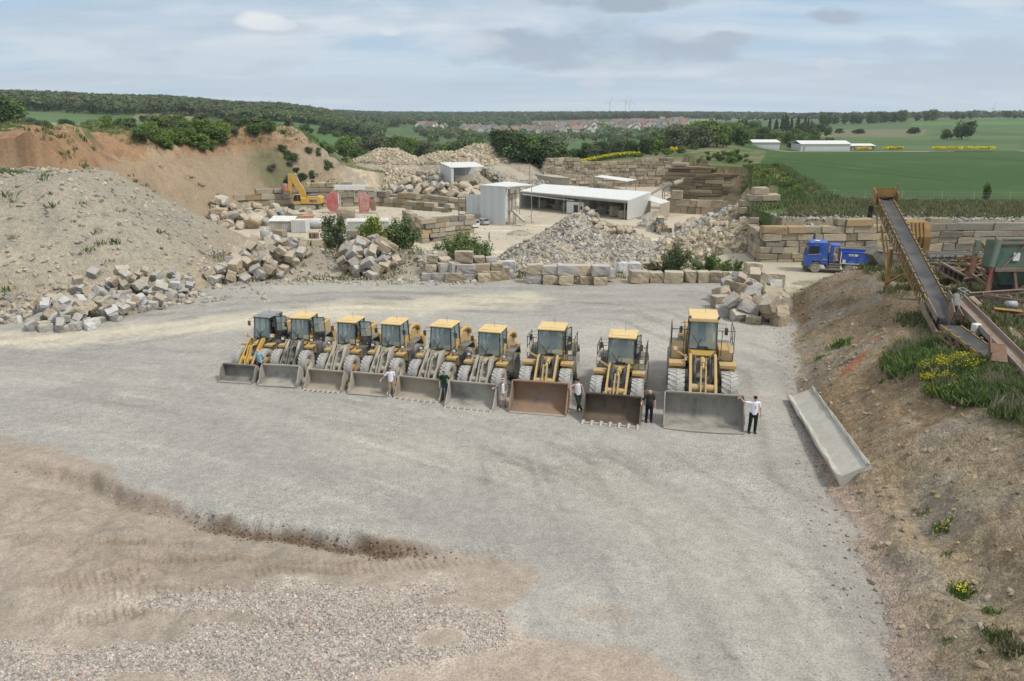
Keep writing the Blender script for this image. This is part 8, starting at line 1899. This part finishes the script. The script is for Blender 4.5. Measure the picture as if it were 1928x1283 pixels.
# grass, herbs: stuff
def tufts(name, xs, ys, h, cols, label, blades=7, spread=.5, cat='grass', wide=.06):
    n = len(xs); zs = tza(xs, ys); N = n * blades; i = np.repeat(np.arange(n), blades)
    bx_ = xs[i] + RNG.normal(size=N) * spread * h[i] * .5; by = ys[i] + RNG.normal(size=N) * spread * h[i] * .5; d = RNG.normal(size=(N, 2)) * .45; H = h[i] * RNG.uniform(.5, 1.2, N); w = wide * h[i] * RNG.uniform(.7, 1.6, N); a = RNG.uniform(0, 6.28, N)
    b = np.stack([bx_, by, zs[i] - .03], 1); t = b + np.stack([d[:, 0] * H, d[:, 1] * H, H], 1); s = np.stack([np.cos(a) * w, np.sin(a) * w, 0 * w], 1); mid = (b + t) / 2 + np.array([0, 0, .06]) * H[:, None]
    v = np.stack([b - s, b + s, mid + s * .8, t, mid - s * .8], 1).reshape(-1, 3); k = (np.arange(N) * 5)[:, None]
    f = np.concatenate([k + np.array([[0, 1, 2, 4]]), k + np.array([[4, 2, 3, 3]])], 0)
    f1 = k + np.array([[0, 1, 2]]); f2 = k + np.array([[0, 2, 4]]); f3 = k + np.array([[4, 2, 3]]); f = np.concatenate([f1, f2, f3], 0)
    c = np.repeat(np.clip(cols[i] * (1 + .2 * RNG.normal(size=(N, 1))), .01, .6), 5, 0); me = np_mesh(name, v, f, MATS['leaf'], c, smooth=False); o = bpy.data.objects.new(name, me); COL.objects.link(o); return tag(o, label, cat, None, 'stuff')
def poly_pts(P, n, cond=None):
    x0, x1 = min(p[0] for p in P), max(p[0] for p in P); y0_, y1_ = min(p[1] for p in P), max(p[1] for p in P); xs = RNG.uniform(x0, x1, n * 3); ys = RNG.uniform(y0_, y1_, n * 3); m = inside(xs, ys, P)
    if cond is not None: m &= cond(xs, ys)
    return xs[m][:n] * K, ys[m][:n] * K
def gcols(n, mixes): return stone_cols(n, mixes, .16)
GR = [(4, (.105, .15, .05)), (3, (.145, .17, .07)), (3, (.20, .19, .10)), (1, (.055, .095, .03))]; DRY = [(4, (.22, .20, .13)), (3, (.15, .16, .075)), (2, (.10, .13, .045)), (1, (.17, .13, .10))]; LUSH = [(5, (.085, .155, .035)), (3, (.115, .19, .045)), (1, (.17, .19, .08))]
xs, ys = poly_pts([(29.5, 86), (60, 87), (120, 88), (120, 104.5), (60, 105.5), (44, 105), (34, 94)], 22000); tufts('grass', xs, ys, RNG.uniform(.25, .7, len(xs)), gcols(len(xs), GR + DRY), 'rough grass on the bank between the wall and the green field', 6, .8)
xs, ys = poly_pts([(30, 92), (44, 104), (62, 180), (54, 184), (40, 128), (28, 100)], 11000, lambda x, y: sdist(x, y, PIT) > .5); tufts('grass', xs, ys, RNG.uniform(.3, .9, len(xs)), gcols(len(xs), GR + LUSH), 'lush grass down the corner of the green field', 6, .8)
xs, ys = poly_pts([(-130, 150), (-60, 185), (-40, 215), (0, 262), (-60, 262), (-140, 220)], 9000, lambda x, y: (plan_z(x, y) > 6)); tufts('grass', xs, ys, RNG.uniform(.4, 1.1, len(xs)), gcols(len(xs), GR + LUSH), 'green scrub and grass on top of the clay embankment', 6, 1.0)
xs, ys = poly_pts([(-130, 67), (-47, 66), (-44, 72), (-130, 80)], 6000); tufts('grass', xs, ys, RNG.uniform(.25, .6, len(xs)), gcols(len(xs), LUSH + GR), 'strip of green grass on top of the spoil heap', 7, .8)
def crest(x, y): return (x - np.interp(y, TOEY, TOEX))
clump = lambda x, y, s_, t_: fbm(x / s_, y / s_, 205, 3) > t_
xs, ys = poly_pts([(17, 22), (40, 22), (44, 58), (24, 58)], 15000, lambda x, y: (crest(x, y) > 5.2) & clump(x, y, 2.0, -.05)); tufts('grass', xs, ys, RNG.uniform(.2, .55, len(xs)), gcols(len(xs), DRY + GR), 'dry grass and weeds around the conveyors on the earth bank', 7, .9)
xs, ys = _px([(1690, 640), (1760, 690), (1928, 745)])[0:0], 0
GP = [(p.x / K, p.y / K) for p in [on_ground(u_, v_) for u_, v_ in ((1668, 690), (1700, 650), (1790, 655), (1860, 690), (1990, 760), (1990, 800), (1880, 790), (1800, 760), (1700, 725))]]
xs, ys = poly_pts(GP, 14000, lambda x, y: clump(x, y, 1.3, -.25)); tufts('grass', xs, ys, RNG.uniform(.12, .42, len(xs)), gcols(len(xs), LUSH + LUSH + LUSH + GR), 'thick green weeds on the earth bank below the low conveyor', 9, 1.0, wide=.08)
xs, ys = poly_pts(GP, 900, lambda x, y: clump(x + 9, y, 1.2, .15)); tufts('dry_stalks', xs, ys, RNG.uniform(.4, .9, len(xs)), gcols(len(xs), [(1, (.26, .235, .18))]), 'grey dead stalks among the green weeds on the bank', 6, .7, wide=.012)
def flowers(P, n, h, label, thr=None, seed=7, size=.07, cond=None):
    xs, ys = poly_pts(P, n, cond); zs = tza(xs, ys) + h * RNG.uniform(.6, 1.1, len(xs)); nr = RNG.normal(size=(len(xs), 3)); nr[:, 2] = abs(nr[:, 2]) + .6; nr /= np.linalg.norm(nr, axis=1, keepdims=True)
    v, f, c = leaf_cards(np.stack([xs, ys, zs], 1), nr, size * RNG.uniform(.6, 1.4, len(xs)), np.array([(.62, .55, .03)]) * RNG.uniform(.7, 1.15, (len(xs), 1))); me = np_mesh('yellow_flowers', v, f, MATS['leaf'], c, smooth=False); o = bpy.data.objects.new('yellow_flowers', me); COL.objects.link(o); tag(o, label, 'flowers', None, 'stuff')
for (uu, vv, rr_, n_) in ((1748, 715, 1.0, 900), (1800, 690, 1.2, 900), (1770, 735, .8, 350), (1990, 760, .5, 50)):
    g = on_ground(uu, vv); q = (g.x / K, g.y / K); flowers([(q[0] + rr_ * .8 * math.cos(t) , q[1] + rr_ * math.sin(t)) for t in [k * .785 for k in range(8)]], n_, .46, 'sprays of small yellow flowers in the weeds on the bank', size=.055, cond=lambda x, y: clump(x, y, .5, -.1))
flowers([(12, 258), (18, 254), (42, 256), (40, 268), (14, 270)], 2600, 1.6, 'yellow flowering strip above the quarry face', size=.55, cond=lambda x, y: clump(x, y, 4, -.4)); xs, ys = poly_pts([(12, 258), (18, 254), (42, 256), (40, 268), (14, 270)], 2500); tufts('rape_stems', xs, ys, RNG.uniform(.9, 1.5, len(xs)), gcols(len(xs), LUSH), 'green stems below the yellow flowering strip', 5, .8, wide=.1)
for (u0, u1, Y0, Y1, n_, lb) in ((1662, 1700, 385, 396, 900, 'small yellow rapeseed patch right of the farm halls'), (1756, 1872, 388, 402, 2200, 'long yellow rapeseed strip behind the green field'), (1610, 1640, 392, 398, 250, 'yellow tuft before the low dark shed'), (1262, 1275, 262, 268, 60, 'small yellow patch on the rough ground')):
    p = [ground_at(u_, Y_ * K) for u_, Y_ in ((u0, Y0), (u1, Y0), (u1, Y1), (u0, Y1))]; flowers([(q.x / K, q.y / K) for q in p], n_, 2.2, lb, size=1.0)
flowers([(44, 118), (47, 130), (55, 165), (50, 166), (41, 128)], 500, .9, 'yellow flowers along the corner of the green field', size=.22, cond=lambda x, y: clump(x, y, 2.5, .1))
# scattered weed tufts on the bank and yard edge
def weed(u, v, h, cols, label, n=26, fl=0, ymax=60):
    g = on_ground(u, v); nn = n; xs = g.x + RNG.normal(size=nn) * h * .6; ys = g.y + RNG.normal(size=nn) * h * .6; o = tufts('weed', xs, ys, RNG.uniform(.5, 1.0, nn) * h, gcols(nn, cols), label, 8, .9, 'weed', .09); del o['kind']
    if fl:
        m = fl; xs = g.x + RNG.normal(size=m) * h * .5; ys = g.y + RNG.normal(size=m) * h * .5; nr = np.tile([0, -.4, .9], (m, 1)) + RNG.normal(size=(m, 3)) * .3; v_, f_, c_ = leaf_cards(np.stack([xs - 0, ys, tza(xs, ys) + h * .8], 1), nr, np.full(m, .05), np.tile([.62, .55, .03], (m, 1))); me = np_mesh('blossoms', v_, f_, MATS['leaf'], c_, smooth=False); q = bpy.data.objects.new('blossoms', me); COL.objects.link(q); q.parent = o
    return o
weed(1583, 650, .45, LUSH, 'dark green weed alone high on the earth bank', 20); weed(1547, 674, .3, LUSH, 'small weed below the dark green one', 12); weed(1808, 1118, .28, LUSH, 'yellow flowering weed low on the bank near the frame edge', 30, 40); weed(1775, 1000, .24, LUSH, 'tall thin yellow flowered weed half way up the bank', 26, 26); weed(1742, 968, .18, GR, 'small weed above the yellow flowered one', 12); weed(1788, 1045, .16, LUSH, 'little weed beneath the flowered pair', 10)
weed(1880, 1205, .24, GR, 'dark tuft near the right bottom of the bank', 40); weed(1870, 1155, .22, LUSH, 'low green tuft above the dark one', 18); weed(1910, 1225, .25, DRY, 'grassy dry tuft at the right bottom edge', 50); weed(1785, 1210, .14, LUSH, 'tiny weed on the pinkish gravel of the bank', 9); weed(1760, 645, .5, GR, 'grassy clump beside the foot of the tall conveyor', 60); weed(1700, 700, .4, LUSH, 'green clump at the upper edge of the weeds', 40); weed(1655, 500, .5, LUSH, 'bright grass on the crest beside the crusher', 50); weed(1685, 690, .35, GR, 'small clump left of the flowering weeds', 30)
xs, ys = poly_pts([(-45, 50), (-28, 56), (-30, 66), (-50, 68), (-60, 56)], 55); tufts('grass', xs, ys, RNG.uniform(.25, .6, len(xs)), gcols(len(xs), GR), 'sparse green tufts on the face of the spoil heap', 14, 1.0, wide=.1)
xs, ys = poly_pts([(-60, 125), (-100, 140), (-75, 178), (-60, 186), (-45, 200), (-40, 215), (-50, 215)], 500, lambda x, y: clump(x, y, 6, .12)); tufts('grass', xs, ys, RNG.uniform(.5, 1.1, len(xs)), gcols(len(xs), GR), 'green tufts growing on the clay slopes', 10, 1.0, wide=.12)
xs, ys = poly_pts([(-26, 63), (-1, 64.5), (24, 64.5), (24, 72), (-26, 74)], 3200, lambda x, y: clump(x, y, 2.2, -.0)); tufts('grass', xs, ys, RNG.uniform(.15, .5, len(xs)), gcols(len(xs), DRY + GR), 'dry grass and weeds along the far edge of the yard', 6, .9)
# ------------------------------------------------------------------ woods far off (nobody could count them)
def wood(name, poly_sY, n, h, rx, base, label, cards=30, seed=0):
    """poly in (x/y, Y) plan units"""
    S0, S1 = min(p[0] for p in poly_sY), max(p[0] for p in poly_sY); Y0, Y1 = min(p[1] for p in poly_sY), max(p[1] for p in poly_sY); s = RNG.uniform(S0, S1, n * 3); Y = RNG.uniform(Y0, Y1, n * 3); m = inside(s, Y, poly_sY); s, Y = s[m][:n], Y[m][:n]; xs, ys = s * Y * K, Y * K; zs = tza(xs, ys); n = len(xs)
    H = h * RNG.uniform(.75, 1.2, n); R_ = rx * RNG.uniform(.8, 1.25, n); i = np.repeat(np.arange(n), cards); N = n * cards; d = RNG.normal(size=(N, 3)); d /= np.linalg.norm(d, axis=1, keepdims=True); d[:, 1] = -abs(d[:, 1]) * .8 + .1 * d[:, 1]; d[:, 2] = np.where(RNG.random(N) < .7, abs(d[:, 2]), d[:, 2])
    p = np.stack([xs[i] + d[:, 0] * R_[i], ys[i] + d[:, 1] * R_[i], zs[i] + H[i] * .55 + d[:, 2] * H[i] * .45], 1) + RNG.normal(size=(N, 3)) * .35
    nr = d + RNG.normal(size=(N, 3)) * .35 + np.array([0, 0, .2]); nr /= np.linalg.norm(nr, axis=1, keepdims=True); tcol = RNG.uniform(.7, 1.3, n)[i] * np.where(RNG.random(n) < .15, 1.25, 1)[i]; c = np.array(base)[None] * tcol[:, None] * (1 + .15 * RNG.normal(size=(N, 1))); c[:, 0] *= (1 + .2 * RNG.normal(size=n))[i]
    v, f, c = leaf_cards(p, nr, R_[i] * RNG.uniform(.45, .85, N), np.clip(c, .008, .4)); me = np_mesh(name, v, f, MATS['leaf'], c, smooth=False); o = bpy.data.objects.new(name, me); COL.objects.link(o); return tag(o, label, 'wood', None, 'stuff')
WD = (.085, .115, .050)
wood('wood', [(-1.1, 745), (-.64, 740), (-.50, 740), (-.42, 790), (-.36, 800), (-.28, 900), (-.18, 1050), (-.14, 1180), (-.14, 1330), (-.3, 1330), (-.5, 1300), (-1.1, 1300)], 8200, 13, 5.5, WD, 'dense dark wood covering the ridge on the left', 26)
wood('wood', [(-.34, 800), (-.30, 815), (-.16, 905), (-.16, 925), (-.34, 830)], 420, 11, 5, (0.099, 0.144, 0.051), 'tree belt running down below the left ridge', 26)
wood('wood', [(-.22, 2350), (-.02, 2350), (-.02, 2750), (-.22, 2900)], 1500, 16, 9, (0.080, 0.109, 0.064), 'far blue green wood left of the village', 20)
wood('wood', [(-.035, 2150), (0, 2000), (.20, 2000), (.34, 2500), (.34, 2900), (-.05, 2900)], 4000, 17, 9, (0.080, 0.109, 0.058), 'wooded ridge behind the village', 20)
wood('wood', [(-.16, 1350), (.02, 1350), (.02, 1900), (-.16, 1900)], 900, 13, 8, (0.088, 0.125, 0.058), 'wood on the slope left of the village', 20)
wood('wood', [(.24, 1500), (.75, 1500), (.9, 1900), (.9, 2400), (.3, 2400)], 1300, 13, 9, (0.083, 0.109, 0.061), 'far wood on the right horizon', 18)
wood('wood', [(-.12, 860), (.22, 860), (.22, 1060), (-.12, 1060)], 380, 8, 5, (0.104, 0.144, 0.056), 'loose trees in the valley below the village', 30)
wood('wood', [(-.10, 1130), (.21, 1130), (.21, 1560), (-.10, 1560)], 300, 6, 4.5, (0.096, 0.136, 0.054), 'garden trees between the village houses', 30)
# ------------------------------------------------------------------ village
RC = [mat('tiles_red', (.22, .14, .12), .8), mat('tiles_brown', (.17, .13, .115), .8), mat('tiles_orange', (.27, .18, .145), .8), mat('tiles_grey', (.17, .17, .18), .8)]
WC = [mat('plaster_white', (.66, .65, .62), .9), mat('plaster_cream', (.56, .50, .38), .9), mat('plaster_grey', (.42, .41, .39), .9)]
def house_mesh(kind, rt, wm):
    L, Wd, h, r = [(11, 9, 6.5, 3.6), (14, 9, 5.8, 4), (9, 8, 7, 3.6)][kind]
    w = MB().box(-L / 2, L / 2, -Wd / 2, Wd / 2, -2, h).prism([(-Wd / 2, h), (Wd / 2, h), (0, h + r)], -L / 2, L / 2, 'x')
    wo = w.build('wall', wm); q = MB().add([(-L / 2 - .5, -Wd / 2 - .6, h - .4), (L / 2 + .5, -Wd / 2 - .6, h - .4), (L / 2 + .5, 0, h + r + .3), (-L / 2 - .5, 0, h + r + .3), (L / 2 + .5, Wd / 2 + .6, h - .4), (-L / 2 - .5, Wd / 2 + .6, h - .4)], [(0, 1, 2, 3), (3, 2, 4, 5)]); q.box(L * .2, L * .2 + .8, .3, 1.1, h + r * .5, h + r + 1); ro = q.build('roof', rt)
    wn = MB()
    for k in range(3):
        for fl_ in ((1.0, 2.3), (3.4, 4.6)): wn.box(-L * .36 + k * L * .28, -L * .36 + k * L * .28 + 1.3, -Wd / 2 - .05, -Wd / 2, fl_[0], fl_[1])
    for fl_ in ((1.0, 2.3), (3.4, 4.6)): wn.box(L / 2, L / 2 + .05, -1, .4, fl_[0], fl_[1]); wn.box(-L / 2 - .05, -L / 2, -1, .4, fl_[0], fl_[1])
    wo2 = wn.build('window', M['dark_glass']); ms = [o.data for o in (wo, ro, wo2)]
    for o in (wo, ro, wo2): bpy.data.objects.remove(o)
    return ms
cn_ = {0: 'red', 1: 'brown', 2: 'orange', 3: 'grey'}; wn_ = {0: 'white', 1: 'cream', 2: 'grey walled'}
HM = {(k, r, w): None for k in range(3) for r in range(4) for w in range(3)}
def house(u, Y):
    k, r, w = random.randrange(3), random.choices(range(4), [4, 4, 2, 3])[0], random.choices(range(3), [6, 2, 1])[0]
    if HM[k, r, w] is None: HM[k, r, w] = house_mesh(k, RC[r], WC[w])
    g = ground_at(u, Y * K); lab = 'far %s village house with %s roof' % (wn_[w], cn_[r]); o = bpy.data.objects.new('house', None); COL.objects.link(o); o.location = g; o.rotation_euler = (0, 0, random.choice([0, 1.57]) + random.uniform(-.5, .5)); s_ = random.uniform(.9, 1.25); o.scale = (s_, s_, s_); tag(o, lab, 'house', lab + 's')
    for nm, me in zip(('wall', 'roof', 'window'), HM[k, r, w]): c = bpy.data.objects.new(nm, me); COL.objects.link(c); c.parent = o
for (u0, u1, Y0, Y1, n_) in ((785, 840, 1120, 1200, 10), (865, 970, 1120, 1330, 26), (985, 1120, 1150, 1500, 44), (1150, 1290, 1200, 1560, 62), (940, 1130, 1400, 1560, 16)):
    used = []
    tr = 0
    while len(used) < n_ and tr < 900:
        tr += 1; q = (random.uniform(u0, u1), random.uniform(Y0, Y1))
        if all(abs(q[0] - e[0]) > 5 or abs(q[1] - e[1]) > 28 for e in used): used.append(q); house(*q)
# ------------------------------------------------------------------ wind turbines on the horizon
def turbine(u, v_hub, Y, hub, label, rot=0.3):
    y = Y * K; p = aty(u, v_hub, y); T = empty('wind_turbine', (p.x, p.y, p.z - hub), 0, label, 'wind turbine', 'wind turbines on the horizon')
    MB().tube([(0, 0, -30), (0, 0, hub)], [2.6, 1.4], 10).build('tower', M['white_paint'], T); MB().bbox(-2, 2, -3, 5, hub - 2, hub + 2, .5).build('nacelle', M['white_paint'], T)
    for k in range(3):
        a = rot + k * 2 * math.pi / 3; dx, dz = math.sin(a), math.cos(a); MB().prism([(dx * 2 - dz * 1.6, hub + dz * 2 + dx * 1.6), (dx * 12 - dz * 2.0, hub + dz * 12 + dx * 2.0), (dx * 40, hub + dz * 40), (dx * 12 + dz * 1.0, hub + dz * 12 - dx * 1.0), (dx * 2 + dz * 1.2, hub + dz * 2 - dx * 1.2)], -4.4, -3.6, 'y').build('blade', M['white_paint'], T)
turbine(1148, 193, 3800, 85, 'leftmost wind turbine above the wooded ridge', .5); turbine(1178, 190, 3700, 95, 'middle wind turbine of the three above the ridge', 2.6); turbine(1186, 191, 4000, 95, 'right wind turbine of the three above the ridge', .1)
turbine(1870, 204, 3600, 85, 'wind turbine above the right field crest', .2); turbine(1843, 213, 4600, 80, 'small faint wind turbine left of the crest one', .9)
# fence posts along the field edge
for i, (u, v0, tilt) in enumerate([(1567, 345, .25), (1697, 344, .03), (1457, 318, .05), (1462, 330, -.1), (1505, 352, .1), (1628, 352, 0), (1772, 352, .05), (1832, 352, 0), (1900, 354, 0)]):
    g = ground_at(u, 106.5 * K) if u > 1480 else ground_at(u, (125 + (1480 - u) * .6) * K)
    tag(MB().tube([(g.x, g.y, g.z - .2), (g.x + tilt, g.y, g.z + 1.45)], .045, 6).build('fence_post', M['concrete']), ['leaning pale fence post above the wall', 'upright pale fence post behind the conveyor head', 'fence post at the far corner of the field', 'leaning post at the far field corner', 'thin post near the field corner', 'post left of the conveyor head', 'thin post right of the conveyor head', 'post left of the sapling', 'post near the right edge of the picture'][i], 'fence post', 'fence posts along the field')
g0, g1 = ground_at(1480, 107 * K), ground_at(2050, 107 * K); mb = MB(); NS = 60
for lv in (.35, .8, 1.25):
    pts = [g0.lerp(g1, k / NS) for k in range(NS + 1)]; mb.tube([(p.x, p.y, tz(p.x, p.y) + lv) for p in pts], .010, 3, caps=False)
for k in range(240): p = g0.lerp(g1, k / 240); z = tz(p.x, p.y); mb.bar((p.x, p.y, z + .1), (p.x, p.y, z + 1.25), .012)
tag(mb.build('wire_fence', M['steel_post']), 'thin wire mesh fence along the near edge of the green field', 'fence')
# mounds of earth beside the farm halls
# ------------------------------------------------------------------ the air between: pale even haze
def haze():
    m = bpy.data.materials.new('haze'); m.use_nodes = True; t = NT(m.node_tree); t.n.clear(); out = t.new('ShaderNodeOutputMaterial')
    v = t.new('ShaderNodeVolumePrincipled', {'Color': (.86, .93, 1.0, 1), 'Density': 0.00009, 'Anisotropy': .2}); t.l.new(v.outputs[0], out.inputs['Volume'])
    o = MB().box(-6100, 6100, -60, 5300, -90, 215).build('haze', m); o['kind'] = 'stuff'; tag(o, 'thin pale haze lying over the distant valley and hills', 'haze')
haze()
SC.cycles.volume_step_rate = 1.0
